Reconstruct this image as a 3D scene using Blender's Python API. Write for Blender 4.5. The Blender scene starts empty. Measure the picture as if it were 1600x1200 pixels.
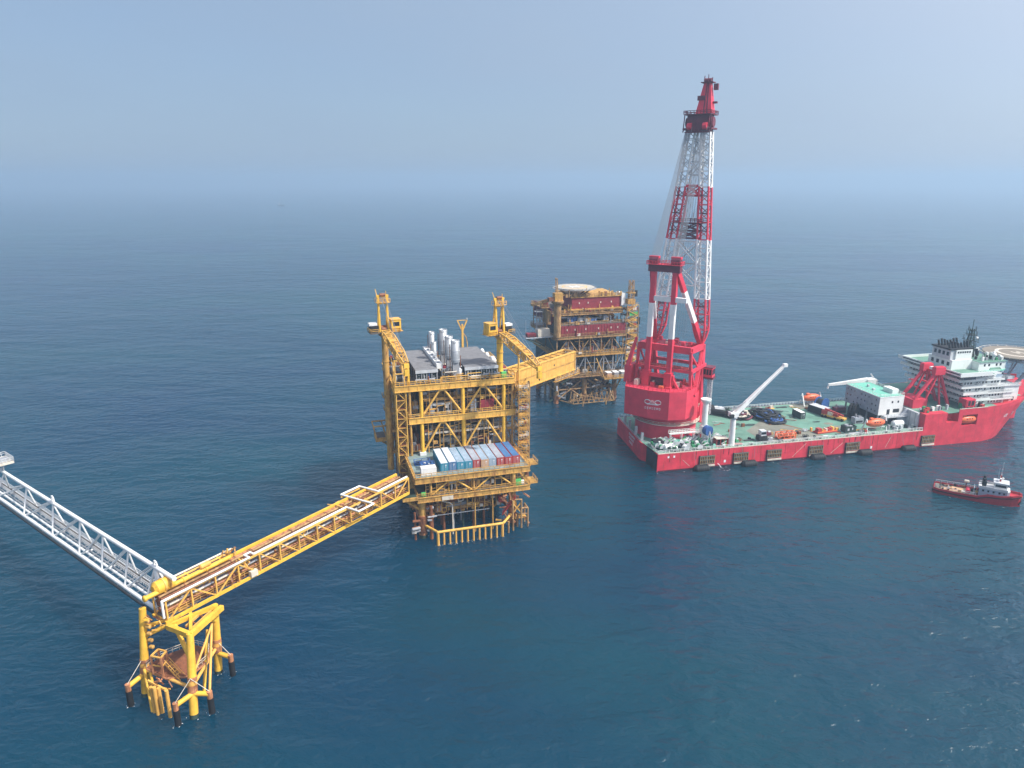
import bpy, math, random
from mathutils import Vector, Matrix

R = math.radians
scene = bpy.context.scene

# ------------------------------------------------------------------ camera
CAM_H = 105.0
F_PX = 1110.0                      # focal length in pixels of a 1600 px wide frame
PITCH = math.atan(320.0 / F_PX)    # true horizon 320 px above the middle of the frame
cam_d = bpy.data.cameras.new("camera")
cam_d.sensor_fit = 'HORIZONTAL'
cam_d.sensor_width = 36.0
cam_d.lens = 36.0 * F_PX / 1600.0
cam_d.clip_start = 1.0
cam_d.clip_end = 60000.0
cam = bpy.data.objects.new("camera", cam_d)
scene.collection.objects.link(cam)
cam.location = (0, 0, CAM_H)
cam.rotation_euler = (math.pi / 2 - PITCH, 0, 0)
scene.camera = cam

# ------------------------------------------------------------------ light
SUN_EL, SUN_AZ = 50.0, 110.0       # azimuth clockwise from +Y
VEIL_A = (2.45, 3.3, 4.5, 1)
AUREOLE = (9.6, 8.8, 8.4, 1)
world = bpy.data.worlds.new("World")
scene.world = world
world.use_nodes = True
wn = world.node_tree
wn.nodes.clear()
w_out = wn.nodes.new('ShaderNodeOutputWorld')
w_bg = wn.nodes.new('ShaderNodeBackground')
w_sky = wn.nodes.new('ShaderNodeTexSky')
w_sky.sky_type = 'NISHITA'
w_sky.sun_disc = False
w_sky.sun_elevation = R(SUN_EL)
w_sky.sun_rotation = R(SUN_AZ)
w_sky.altitude = 0
w_sky.air_density = 1.0
w_sky.dust_density = 1.2
w_sky.ozone_density = 6.0
w_bg.inputs['Strength'].default_value = 0.09
# hazy maritime air: a veil over the clear sky, brighter and warmer towards the sun's side
w_tc = wn.nodes.new('ShaderNodeTexCoord')
w_dot = wn.nodes.new('ShaderNodeVectorMath')
w_dot.operation = 'DOT_PRODUCT'
w_dot.inputs[1].default_value = (math.sin(R(SUN_AZ)) * math.cos(R(SUN_EL)), math.cos(R(SUN_AZ)) * math.cos(R(SUN_EL)), math.sin(R(SUN_EL)))
w_mr = wn.nodes.new('ShaderNodeMapRange')
w_mr.inputs['From Min'].default_value = -0.62
w_mr.inputs['From Max'].default_value = 1.0
w_pw = wn.nodes.new('ShaderNodeMath')
w_pw.operation = 'POWER'
w_pw.inputs[1].default_value = 3.0
w_veil = wn.nodes.new('ShaderNodeMix')
w_veil.data_type = 'RGBA'
w_veil.inputs[6].default_value = (0, 0, 0, 1)
w_veil.inputs[7].default_value = AUREOLE
w_mix = wn.nodes.new('ShaderNodeMix')
w_mix.data_type = 'RGBA'
w_mix.inputs[0].default_value = 0.72
wn.links.new(w_tc.outputs['Generated'], w_dot.inputs[0])
wn.links.new(w_dot.outputs['Value'], w_mr.inputs['Value'])
wn.links.new(w_mr.outputs[0], w_pw.inputs[0])
wn.links.new(w_pw.outputs[0], w_veil.inputs[0])
wn.links.new(w_sky.outputs[0], w_mix.inputs[6])
w_mix.inputs[7].default_value = VEIL_A
w_sum = wn.nodes.new('ShaderNodeMix')
w_sum.data_type = 'RGBA'
w_sum.blend_type = 'ADD'
w_sum.inputs[0].default_value = 1.0
wn.links.new(w_mix.outputs[2], w_sum.inputs[6])
wn.links.new(w_veil.outputs[2], w_sum.inputs[7])
wn.links.new(w_sum.outputs[2], w_bg.inputs[0])
# the veil thins towards the zenith and is faintly uneven
w_sep = wn.nodes.new('ShaderNodeSeparateXYZ')
wn.links.new(w_tc.outputs['Generated'], w_sep.inputs[0])
w_el = wn.nodes.new('ShaderNodeMapRange')
w_el.inputs['From Min'].default_value = 0.2
w_el.inputs['From Max'].default_value = 0.6
w_el.inputs['To Min'].default_value = 0.78
w_el.inputs['To Max'].default_value = 0.22
wn.links.new(w_sep.outputs['Z'], w_el.inputs['Value'])
w_ns = wn.nodes.new('ShaderNodeTexNoise')
w_ns.inputs['Scale'].default_value = 3.2
w_ns.inputs['Detail'].default_value = 4.0
w_ns.inputs['Roughness'].default_value = 0.5
w_nm = wn.nodes.new('ShaderNodeMapRange')
w_nm.inputs['From Min'].default_value = 0.3
w_nm.inputs['From Max'].default_value = 0.7
w_nm.inputs['To Min'].default_value = -0.10
w_nm.inputs['To Max'].default_value = 0.10
w_st = wn.nodes.new('ShaderNodeMapping')
w_st.inputs['Scale'].default_value = (1.0, 1.0, 3.0)
wn.links.new(w_tc.outputs['Generated'], w_st.inputs[0])
wn.links.new(w_st.outputs[0], w_ns.inputs['Vector'])
wn.links.new(w_ns.outputs['Fac'], w_nm.inputs['Value'])
w_ad = wn.nodes.new('ShaderNodeMath')
wn.links.new(w_el.outputs[0], w_ad.inputs[0])
wn.links.new(w_nm.outputs[0], w_ad.inputs[1])
wn.links.new(w_ad.outputs[0], w_mix.inputs[0])
wn.links.new(w_bg.outputs[0], w_out.inputs[0])

sun_d = bpy.data.lights.new("sun", 'SUN')
sun_d.energy = 3.8
sun_d.angle = R(2.0)
sun_d.color = (1.0, 0.95, 0.87)
sun = bpy.data.objects.new("sun", sun_d)
scene.collection.objects.link(sun)
sdir = Vector((math.sin(R(SUN_AZ)) * math.cos(R(SUN_EL)), math.cos(R(SUN_AZ)) * math.cos(R(SUN_EL)), math.sin(R(SUN_EL))))
sun.location = sdir * 500
sun.rotation_euler = sdir.to_track_quat('Z', 'Y').to_euler()

vs = scene.view_settings
vs.view_transform = 'Standard'
vs.look = 'None'
vs.exposure = 0.65
vs.gamma = 1.0
vs.use_curve_mapping = False
scene.cycles.max_bounces = 6
scene.cycles.diffuse_bounces = 3
scene.cycles.glossy_bounces = 3
scene.cycles.transmission_bounces = 3
scene.cycles.volume_bounces = 1
scene.cycles.use_denoising = True
scene.cycles.sample_clamp_indirect = 6.0
scene.cycles.sample_clamp_direct = 2.5

# ------------------------------------------------------------------ materials
MATS = {}


def paint(name, col, rough=0.55, wear=0.25, rust=0.0, rcol=(0.16, 0.055, 0.02), scale=0.5, metal=0.0, spec=0.35):
    """Painted steel: blotchy fading, vertical streaks and rust patches in the thing's own coordinates."""
    m = bpy.data.materials.new(name)
    m.use_nodes = True
    nt = m.node_tree
    N, L = nt.nodes, nt.links
    b = N['Principled BSDF']
    tc = N.new('ShaderNodeTexCoord')
    mp = N.new('ShaderNodeMapping')
    mp.inputs['Scale'].default_value = (1.0, 1.0, 0.22)
    L.new(tc.outputs['Object'], mp.inputs[0])
    n1 = N.new('ShaderNodeTexNoise')
    n1.inputs['Scale'].default_value = scale
    n1.inputs['Detail'].default_value = 6.0
    n1.inputs['Roughness'].default_value = 0.65
    L.new(tc.outputs['Object'], n1.inputs['Vector'])
    n2 = N.new('ShaderNodeTexNoise')
    n2.inputs['Scale'].default_value = scale * 2.6
    n2.inputs['Detail'].default_value = 7.0
    n2.inputs['Roughness'].default_value = 0.7
    L.new(mp.outputs[0], n2.inputs['Vector'])
    r1 = N.new('ShaderNodeMapRange')
    r1.inputs['From Min'].default_value = 0.3
    r1.inputs['From Max'].default_value = 0.7
    L.new(n1.outputs['Fac'], r1.inputs['Value'])
    mx = N.new('ShaderNodeMix')
    mx.data_type = 'RGBA'
    mx.inputs[6].default_value = tuple(c * (1 - wear) for c in col) + (1,)
    mx.inputs[7].default_value = tuple(min(0.9, c * (1 + wear * 0.55) + 0.012 * wear) for c in col) + (1,)
    L.new(r1.outputs[0], mx.inputs[0])
    last = mx.outputs[2]
    if rust > 0:
        r2 = N.new('ShaderNodeMapRange')
        r2.inputs['From Min'].default_value = 0.66 - 0.24 * rust
        r2.inputs['From Max'].default_value = 0.80 - 0.20 * rust
        r2.inputs['To Max'].default_value = 0.9
        L.new(n2.outputs['Fac'], r2.inputs['Value'])
        m2 = N.new('ShaderNodeMix')
        m2.data_type = 'RGBA'
        m2.inputs[7].default_value = tuple(rcol) + (1,)
        L.new(r2.outputs[0], m2.inputs[0])
        L.new(last, m2.inputs[6])
        last = m2.outputs[2]
    L.new(last, b.inputs['Base Color'])
    b.inputs['Roughness'].default_value = rough
    b.inputs['Metallic'].default_value = metal
    b.inputs['Specular IOR Level'].default_value = spec
    MATS[name] = m
    return m


paint('yellow', (0.75, 0.435, 0.09), rust=0.48, rcol=(0.30, 0.10, 0.02))
paint('old_yellow', (0.57, 0.33, 0.085), rust=0.7, rcol=(0.20, 0.075, 0.03), wear=0.4)
paint('bright_yellow', (0.80, 0.46, 0.05), rust=0.34, rcol=(0.30, 0.10, 0.02))
paint('orange_yellow', (0.72, 0.40, 0.09), rust=0.25, rcol=(0.36, 0.14, 0.03))
paint('rusty', (0.24, 0.09, 0.04), rust=0.6, rcol=(0.09, 0.04, 0.025), wear=0.5)
paint('splash', (0.50, 0.22, 0.10), rust=0.8, rcol=(0.16, 0.06, 0.035), wear=0.5)
paint('dark_green', (0.03, 0.055, 0.045), wear=0.4)
paint('dark', (0.022, 0.024, 0.028), wear=0.4, rough=0.6)
paint('rubber', (0.012, 0.013, 0.015), wear=0.3, rough=0.75)
paint('grating', (0.13, 0.115, 0.10), wear=0.4, rust=0.4, rough=0.8)
paint('grey', (0.30, 0.31, 0.33), wear=0.25, rust=0.12)
paint('roof_grey', (0.17, 0.165, 0.17), wear=0.2, rough=0.7)
paint('light_grey', (0.52, 0.54, 0.56), wear=0.2, rust=0.1)
paint('steel', (0.36, 0.38, 0.40), rough=0.38, metal=0.35, wear=0.25, rust=0.12)
paint('white', (0.78, 0.78, 0.76), wear=0.12, rust=0.14, rcol=(0.36, 0.24, 0.14))
paint('ship_white', (0.76, 0.79, 0.76), wear=0.1, rust=0.1, rcol=(0.4, 0.3, 0.22))
paint('old_white', (0.66, 0.60, 0.50), wear=0.2, rust=0.45, rcol=(0.34, 0.18, 0.08))
paint('crane_red', (0.66, 0.042, 0.080), wear=0.2, rust=0.1, rcol=(0.28, 0.02, 0.03), scale=0.25)
paint('hull_red', (0.66, 0.042, 0.070), wear=0.28, rust=0.42, rcol=(0.36, 0.055, 0.06), scale=0.22)
paint('crane_dark', (0.15, 0.03, 0.05), wear=0.3)
paint('boot', (0.10, 0.015, 0.025), wear=0.3)
paint('deck_green', (0.13, 0.27, 0.205), wear=0.4, rust=0.55, rcol=(0.17, 0.24, 0.18), scale=0.12, rough=0.75)
paint('roof_green', (0.16, 0.47, 0.36), wear=0.15, rust=0.1, rough=0.7)
paint('pale_deck', (0.46, 0.43, 0.37), wear=0.25, rust=0.4, rcol=(0.25, 0.2, 0.15), rough=0.8)
paint('weathered', (0.44, 0.27, 0.11), rust=0.8, rcol=(0.17, 0.085, 0.05), wear=0.45)
paint('platform_deck', (0.20, 0.27, 0.27), wear=0.35, rust=0.45, rcol=(0.12, 0.13, 0.12), scale=0.4)
paint('deck_brown', (0.20, 0.20, 0.16), wear=0.3, rust=0.3, rcol=(0.12, 0.11, 0.09), scale=0.2, rough=0.8)
paint('maroon', (0.27, 0.032, 0.045), wear=0.3, rust=0.15, rcol=(0.13, 0.025, 0.03))
paint('tug_red', (0.42, 0.026, 0.04), wear=0.3, rust=0.3, rcol=(0.16, 0.03, 0.03))
paint('lifeboat_orange', (0.80, 0.16, 0.06), wear=0.12, rough=0.4)
paint('blue', (0.035, 0.11, 0.32), wear=0.3, rust=0.15)
paint('box_blue', (0.07, 0.17, 0.34), wear=0.25, rust=0.12)
paint('box_teal', (0.03, 0.24, 0.36), wear=0.25, rust=0.12)
paint('box_pale', (0.30, 0.39, 0.48), wear=0.25, rust=0.15)
paint('box_grey', (0.34, 0.37, 0.42), wear=0.25, rust=0.2)
paint('box_red', (0.42, 0.05, 0.045), wear=0.3, rust=0.2)
paint('box_tan', (0.55, 0.33, 0.19), wear=0.25, rust=0.15)
paint('box_white', (0.60, 0.63, 0.66), wear=0.2, rust=0.25, rcol=(0.3, 0.24, 0.2))
paint('green', (0.05, 0.28, 0.12), wear=0.3)
paint('safety_green', (0.10, 0.50, 0.14), wear=0.2)
paint('helideck', (0.22, 0.19, 0.15), wear=0.25, rough=0.8)
paint('wire', (0.22, 0.24, 0.27), wear=0.1, rough=0.6)
paint('window', (0.015, 0.02, 0.028), rough=0.15, wear=0.2, spec=0.6)
paint('mark_white', (0.80, 0.80, 0.80), wear=0.12)


def solid(name, col, rough=0.6):
    return paint(name, col, rough=rough, wear=0.15)


# ------------------------------------------------------------------ mesh builder
class MB:
    """Collects boxes, bars, tubes and turned shapes and links them as ONE mesh object."""

    def __init__(self, mat='grey'):
        self.v, self.f, self.fm, self.sm = [], [], [], []
        self.mats, self.cur = [], None
        self.m(mat)

    def m(self, mat):
        if mat not in self.mats:
            self.mats.append(mat)
        self.cur = self.mats.index(mat)
        return self

    def add(self, vs, fs, smooth=False):
        o = len(self.v)
        self.v.extend([tuple(p) for p in vs])
        for f in fs:
            self.f.append([i + o for i in f])
            self.fm.append(self.cur)
            self.sm.append(smooth)
        return self

    def box(self, x0, x1, y0, y1, z0, z1):
        vs = [(x0, y0, z0), (x1, y0, z0), (x1, y1, z0), (x0, y1, z0), (x0, y0, z1), (x1, y0, z1), (x1, y1, z1), (x0, y1, z1)]
        return self.add(vs, [(0, 3, 2, 1), (4, 5, 6, 7), (0, 1, 5, 4), (1, 2, 6, 5), (2, 3, 7, 6), (3, 0, 4, 7)])

    def _frame(self, p, q):
        p, q = Vector(p), Vector(q)
        d = (q - p)
        if d.length < 1e-6:
            d = Vector((0, 0, 1))
        d.normalize()
        up = Vector((0, 0, 1)) if abs(d.z) < 0.95 else Vector((1, 0, 0))
        s = d.cross(up).normalized()
        u = s.cross(d).normalized()
        return p, q, s, u

    def bar(self, p, q, w, h=None, w2=None, h2=None):
        """rectangular beam from p to q, w wide (sideways) and h high, optionally tapering"""
        h = w if h is None else h
        w2 = w if w2 is None else w2
        h2 = h if h2 is None else h2
        p, q, s, u = self._frame(p, q)
        vs = []
        for c, ww, hh in ((p, w, h), (q, w2, h2)):
            vs += [c - s * ww / 2 - u * hh / 2, c + s * ww / 2 - u * hh / 2, c + s * ww / 2 + u * hh / 2, c - s * ww / 2 + u * hh / 2]
        return self.add(vs, [(0, 3, 2, 1), (4, 5, 6, 7), (0, 1, 5, 4), (1, 2, 6, 5), (2, 3, 7, 6), (3, 0, 4, 7)])

    def tube(self, p, q, r, r2=None, n=7):
        r2 = r if r2 is None else r2
        p, q, s, u = self._frame(p, q)
        vs = []
        for c, rr in ((p, r), (q, r2)):
            for k in range(n):
                a = 2 * math.pi * k / n
                vs.append(c + s * (rr * math.cos(a)) + u * (rr * math.sin(a)))
        fs = [(k, (k + 1) % n, n + (k + 1) % n, n + k) for k in range(n)]
        self.add(vs, fs, True)
        self.add(vs[:n], [tuple(range(n))[::-1]])
        return self.add(vs[n:], [tuple(range(n))])

    def path(self, pts, r, n=7):
        for i in range(len(pts) - 1):
            self.tube(pts[i], pts[i + 1], r, n=n)
            if i:
                self.ball(pts[i], r * 1.02, n, 4)
        return self

    def ball(self, c, r, n=8, k=5, sz=1.0):
        c = Vector(c)
        vs, fs = [], []
        for i in range(k + 1):
            t = math.pi * i / k
            for j in range(n):
                a = 2 * math.pi * j / n
                vs.append(c + Vector((r * math.sin(t) * math.cos(a), r * math.sin(t) * math.sin(a), r * sz * math.cos(t))))
        for i in range(k):
            for j in range(n):
                fs.append((i * n + j, (i + 1) * n + j, (i + 1) * n + (j + 1) % n, i * n + (j + 1) % n))
        return self.add(vs, fs, True)

    def lathe(self, c, prof, n=24, smooth=True):
        """turned about the vertical through c; prof = [(r, z), ...] from the bottom up"""
        vs, fs = [], []
        for r, z in prof:
            for j in range(n):
                a = 2 * math.pi * j / n
                vs.append((c[0] + r * math.cos(a), c[1] + r * math.sin(a), c[2] + z))
        for i in range(len(prof) - 1):
            for j in range(n):
                fs.append((i * n + j, i * n + (j + 1) % n, (i + 1) * n + (j + 1) % n, (i + 1) * n + j))
        self.add(vs, fs, smooth)
        k = len(prof) - 1
        self.add(vs[:n], [tuple(range(n))[::-1]])
        return self.add(vs[k * n:], [tuple(range(n))])

    def hcyl(self, p, q, r, n=12, dome=0.35):
        """horizontal vessel with dished ends"""
        p, q = Vector(p), Vector(q)
        d = (q - p).normalized()
        self.tube(p, q, r, n=n)
        self.tube(p, p - d * r * dome, r, r * 0.55, n=n)
        return self.tube(q, q + d * r * dome, r, r * 0.55, n=n)

    def prism(self, poly, z0, z1):
        n = len(poly)
        vs = [(x, y, z0) for x, y in poly] + [(x, y, z1) for x, y in poly]
        fs = [tuple(range(n))[::-1], tuple(range(n, 2 * n))] + [(k, (k + 1) % n, n + (k + 1) % n, n + k) for k in range(n)]
        return self.add(vs, fs)

    def loft(self, rings, cap=True, smooth=False):
        n = len(rings[0])
        vs = [p for r in rings for p in r]
        fs = []
        for i in range(len(rings) - 1):
            for j in range(n):
                fs.append((i * n + j, i * n + (j + 1) % n, (i + 1) * n + (j + 1) % n, (i + 1) * n + j))
        self.add(vs, fs, smooth)
        if cap:
            self.add(rings[0], [tuple(range(n))[::-1]])
            self.add(rings[-1], [tuple(range(n))])
        return self

    def rail(self, pts, h=1.15, r=0.055, step=2.0, mid=True, closed=False):
        pts = [Vector(p) for p in pts]
        if closed:
            pts = pts + [pts[0]]
        for a, b in zip(pts, pts[1:]):
            L = (b - a).length
            k = max(1, int(round(L / step)))
            up = Vector((0, 0, h))
            self.bar(a + up, b + up, r * 2)
            if mid:
                self.bar(a + up * 0.55, b + up * 0.55, r * 1.6)
            for i in range(k + 1):
                c = a.lerp(b, i / k)
                self.bar(c, c + up, r * 1.8)
        return self

    def lattice(self, A, B, n, rc, rb, mats=None):
        """square lattice: A and B are the four corner points of the two ends"""
        A = [Vector(p) for p in A]
        B = [Vector(p) for p in B]
        for a, b in zip(A, B):
            self.tube(a, b, rc, n=6)
        for i in range(n):
            t0, t1 = i / n, (i + 1) / n
            P0 = [a.lerp(b, t0) for a, b in zip(A, B)]
            P1 = [a.lerp(b, t1) for a, b in zip(A, B)]
            for k in range(4):
                j = (k + 1) % 4
                self.bar(P0[k], P0[j], rb * 1.7)
                if (i + k) % 2:
                    self.bar(P0[k], P1[j], rb * 1.7)
                else:
                    self.bar(P0[j], P1[k], rb * 1.7)
        return self

    def stairs(self, p, q, w):
        """stair flight between two landings, w = sideways vector"""
        p, q, w = Vector(p), Vector(q), Vector(w)
        self.bar(p, q, 0.12, 0.3)
        self.bar(p + w, q + w, 0.12, 0.3)
        k = max(3, int(abs(q.z - p.z) / 0.45))
        for i in range(1, k):
            c = p.lerp(q, i / k)
            self.bar(c, c + w, 0.3, 0.06)
        up = Vector((0, 0, 1.0))
        self.bar(p + up, q + up, 0.09)
        return self.bar(p + w + up, q + w + up, 0.09)

    def build(self, name, parent=None, **props):
        me = bpy.data.meshes.new(name)
        me.from_pydata(self.v, [], self.f)
        for k in self.mats:
            me.materials.append(MATS[k])
        me.polygons.foreach_set('material_index', self.fm)
        me.polygons.foreach_set('use_smooth', self.sm)
        me.validate()
        me.update()
        o = bpy.data.objects.new(name, me)
        scene.collection.objects.link(o)
        if parent is not None:
            o.parent = parent
        for k, val in props.items():
            o[k] = val
        return o


def thing(name, label, cat, loc=(0, 0, 0), rz=0.0, group=None):
    o = bpy.data.objects.new(name, None)
    o.empty_display_size = 2.0
    scene.collection.objects.link(o)
    o.location = loc
    o.rotation_euler = (0, 0, rz)
    o['label'] = label
    o['category'] = cat
    if group:
        o['group'] = group
    return o


def dup(root, loc, rz=0.0, label=None):
    """a copy of a thing with copies of its parts and sub-parts (mesh data shared)"""
    r = root.copy()
    scene.collection.objects.link(r)
    r.location = loc
    r.rotation_euler = (0, 0, rz)
    if label:
        r['label'] = label
    for ch in list(root.children):
        c = ch.copy()
        scene.collection.objects.link(c)
        c.parent = r
        for g in list(ch.children):
            d = g.copy()
            scene.collection.objects.link(d)
            d.parent = c
    return r


class Frame:
    """a thing's own ground frame: a along, b across, z up"""

    def __init__(self, x, y, deg):
        self.x, self.y, self.rz = x, y, R(deg)
        self.c, self.s = math.cos(self.rz), math.sin(self.rz)

    def w(self, a, b, z=0.0):
        return (self.x + a * self.c - b * self.s, self.y + a * self.s + b * self.c, z)


# ------------------------------------------------------------------ sea
def make_sea():
    me = bpy.data.meshes.new('sea')
    S = 26000.0
    me.from_pydata([(-S, -S, 0), (S, -S, 0), (S, S, 0), (-S, S, 0)], [], [(0, 1, 2, 3)])
    o = bpy.data.objects.new('sea', me)
    scene.collection.objects.link(o)
    o['kind'] = 'structure'
    m = bpy.data.materials.new('sea_water')
    m.use_nodes = True
    nt = m.node_tree
    N, L = nt.nodes, nt.links
    b = N['Principled BSDF']
    geo = N.new('ShaderNodeNewGeometry')

    def noise(scale, detail, rot, stretch, dist=0.0, rough=0.55):
        mp = N.new('ShaderNodeMapping')
        mp.inputs['Rotation'].default_value = (0, 0, R(rot))
        mp.inputs['Scale'].default_value = (stretch, 1.0, 1.0)
        L.new(geo.outputs['Position'], mp.inputs[0])
        n = N.new('ShaderNodeTexNoise')
        n.inputs['Scale'].default_value = scale
        n.inputs['Detail'].default_value = detail
        n.inputs['Roughness'].default_value = rough
        n.inputs['Distortion'].default_value = dist
        L.new(mp.outputs[0], n.inputs['Vector'])
        return n.outputs['Fac']

    # colour of the water body: slow patches of greener and bluer water
    c1 = noise(0.0055, 3.0, 20, 0.6, 0.6)
    mr = N.new('ShaderNodeMapRange')
    mr.inputs['From Min'].default_value = 0.35
    mr.inputs['From Max'].default_value = 0.65
    L.new(c1, mr.inputs['Value'])
    mx = N.new('ShaderNodeMix')
    mx.data_type = 'RGBA'
    mx.inputs[6].default_value = SEA_A
    mx.inputs[7].default_value = SEA_B
    L.new(mr.outputs[0], mx.inputs[0])
    L.new(mx.outputs[2], b.inputs['Base Color'])
    b.inputs['IOR'].default_value = 1.33
    b.inputs['Roughness'].default_value = 0.11
    b.inputs['Specular IOR Level'].default_value = 0.6
    # light entering the water comes back up spread over metres: soft shadows below the bridges
    b.subsurface_method = 'BURLEY'
    b.inputs['Subsurface Weight'].default_value = 1.0
    b.inputs['Subsurface Radius'].default_value = (0.5, 1.0, 1.0)
    b.inputs['Subsurface Scale'].default_value = 30.0
    # waves: swell, wind sea, ripples
    hs = [(noise(0.035, 2.0, 14, 0.45), 2.4), (noise(0.11, 3.0, 24, 0.5, 0.3), 2.2), (noise(0.33, 4.0, -8, 0.6, 0.4), 1.2), (noise(1.1, 3.0, 30, 0.7), 0.22)]
    gust = noise(0.012, 3.0, 32, 0.35, 0.8)
    gr = N.new('ShaderNodeMapRange')
    gr.inputs['From Min'].default_value = 0.36
    gr.inputs['From Max'].default_value = 0.66
    gr.inputs['To Min'].default_value = 0.62
    gr.inputs['To Max'].default_value = 1.1
    L.new(gust, gr.inputs['Value'])
    tot = None
    for k, (fac, amp) in enumerate(hs):
        if k >= 1:
            mg = N.new('ShaderNodeMath')
            mg.operation = 'MULTIPLY'
            L.new(fac, mg.inputs[0])
            L.new(gr.outputs[0], mg.inputs[1])
            fac = mg.outputs[0]
        mu = N.new('ShaderNodeMath')
        mu.operation = 'MULTIPLY'
        mu.inputs[1].default_value = amp
        L.new(fac, mu.inputs[0])
        if tot is None:
            tot = mu.outputs[0]
        else:
            ad = N.new('ShaderNodeMath')
            ad.operation = 'ADD'
            L.new(tot, ad.inputs[0])
            L.new(mu.outputs[0], ad.inputs[1])
            tot = ad.outputs[0]
    bp = N.new('ShaderNodeBump')
    bp.inputs['Strength'].default_value = 1.0
    bp.inputs['Distance'].default_value = 1.0
    L.new(tot, bp.inputs['Height'])
    L.new(bp.outputs[0], b.inputs['Normal'])
    me.materials.append(m)
    return o


SEA_A = (0.0, 0.026, 0.062, 1)
SEA_B = (0.0, 0.044, 0.060, 1)
make_sea()


def make_haze():
    mb = MB('grey')
    mb.box(-27000, 27000, -27000, 27000, -1.0, 158.0)
    m = bpy.data.materials.new('haze_air')
    m.use_nodes = True
    nt = m.node_tree
    nt.nodes.clear()
    out = nt.nodes.new('ShaderNodeOutputMaterial')
    pv = nt.nodes.new('ShaderNodeVolumePrincipled')
    pv.inputs['Color'].default_value = HAZE_COL
    pv.inputs['Density'].default_value = HAZE_D
    pv.inputs['Anisotropy'].default_value = 0.25
    nt.links.new(pv.outputs[0], out.inputs['Volume'])
    MATS['haze_air'] = m
    mb.mats = ['haze_air']
    o = mb.build('haze')
    o['kind'] = 'stuff'
    return o


HAZE_D = 0.00036
HAZE_COL = (0.485, 0.645, 0.80, 1)
make_haze()

# ================================================================== main production platform
PF = Frame(-27.3, 193.2, 16.7)
rng = random.Random(7)
platform = thing('production_platform', 'tall yellow production platform with grey roofed modules and a container deck', 'oil platform', PF.w(0, 0), PF.rz)


def equip(parent, rg, a0, a1, b0, b1, z0, z1, skids, vessels, pipes, tint=('grey', 'dark', 'old_yellow', 'light_grey', 'rusty', 'box_grey', 'maroon', 'dark_green')):
    """machinery of one storey: skids with housings, vessels on saddles and pipe runs"""
    for _ in range(skids):
        w, d, h = rg.uniform(1.6, 4.5), rg.uniform(1.6, 4.5), rg.uniform(1.2, min(4.2, (z1 - z0) * 0.62))
        x, y = rg.uniform(a0, a1 - w), rg.uniform(b0, b1 - d)
        mb = MB(rg.choice(tint))
        mb.box(x, x + w, y, y + d, z0 + 0.35, z0 + h)
        mb.m(rg.choice(tint)).box(x + w * 0.15, x + w * 0.6, y + d * 0.1, y + d * 0.7, z0 + h, z0 + h + rg.uniform(0.3, 1.0))
        mb.m('old_yellow').box(x - 0.15, x + w + 0.15, y - 0.15, y + d + 0.15, z0, z0 + 0.35)
        for q in range(rg.randint(2, 4)):
            px_ = x + rg.uniform(0.1, 0.9) * w
            mb.m(rg.choice(('light_grey', 'dark', 'old_white', 'yellow'))).tube((px_, y - 0.2, z0 + 0.4), (px_, y - 0.2, z0 + h * rg.uniform(0.7, 1.2)), 0.13, n=5)
        mb.build('equipment_skid', parent)
    for _ in range(vessels):
        mb = MB(rg.choice(('steel', 'light_grey', 'grey', 'old_white', 'old_yellow')))
        r = rg.uniform(0.7, 1.35)
        x, y = rg.uniform(a0 + r, a1 - r), rg.uniform(b0 + r, b1 - r)
        if rg.random() < 0.5:
            h = min(z1 - z0 - 1.0, rg.uniform(3, 6))
            mb.lathe((x, y, z0 + 0.5), [(r * 0.5, 0), (r, 0.4), (r, h - 0.6), (r * 0.55, h)], n=14)
            mb.m('dark').tube((x, y, z0), (x, y, z0 + 0.6), r * 0.8, n=8)
            mb.m('old_yellow').lathe((x, y, z0 + h * 0.6), [(r + 0.5, 0), (r + 0.5, 0.12)], n=14)
        else:
            L_ = rg.uniform(3, 7)
            x2 = min(a1, x + L_)
            zc = z0 + r + 0.7
            mb.hcyl((x, y, zc), (x2, y, zc), r, n=12)
            mb.m('old_yellow').box(x + 0.4, x + 0.8, y - r, y + r, z0, zc - r * 0.3).box(x2 - 0.8, x2 - 0.4, y - r, y + r, z0, zc - r * 0.3)
        mb.build('process_vessel', parent)
    for _ in range(pipes):
        mb = MB(rg.choice(('old_yellow', 'grey', 'light_grey', 'rusty', 'old_white', 'steel', 'yellow')))
        r = rg.uniform(0.12, 0.32)
        x, y, z = rg.uniform(a0, a1), rg.uniform(b0, b1), rg.uniform(z0 + 1.0, z1 - 0.8)
        pts = [(x, y, z0)]
        pts.append((x, y, z))
        for q in range(rg.randint(1, 3)):
            c = list(pts[-1])
            k = rg.choice((0, 0, 1, 2))
            lim = ((a0, a1), (b0, b1), (z0 + 0.6, z1 - 0.3))[k]
            c[k] = min(lim[1], max(lim[0], c[k] + rg.choice((-1, 1)) * rg.uniform(2, 9)))
            pts.append(tuple(c))
        mb.path(pts, r, n=6)
        c = pts[1]
        mb.m('rusty').tube((c[0], c[1], c[2] - 0.9), (c[0], c[1], c[2] - 0.6), r * 1.8, n=6)
        mb.build('pipe_run', parent)


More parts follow.
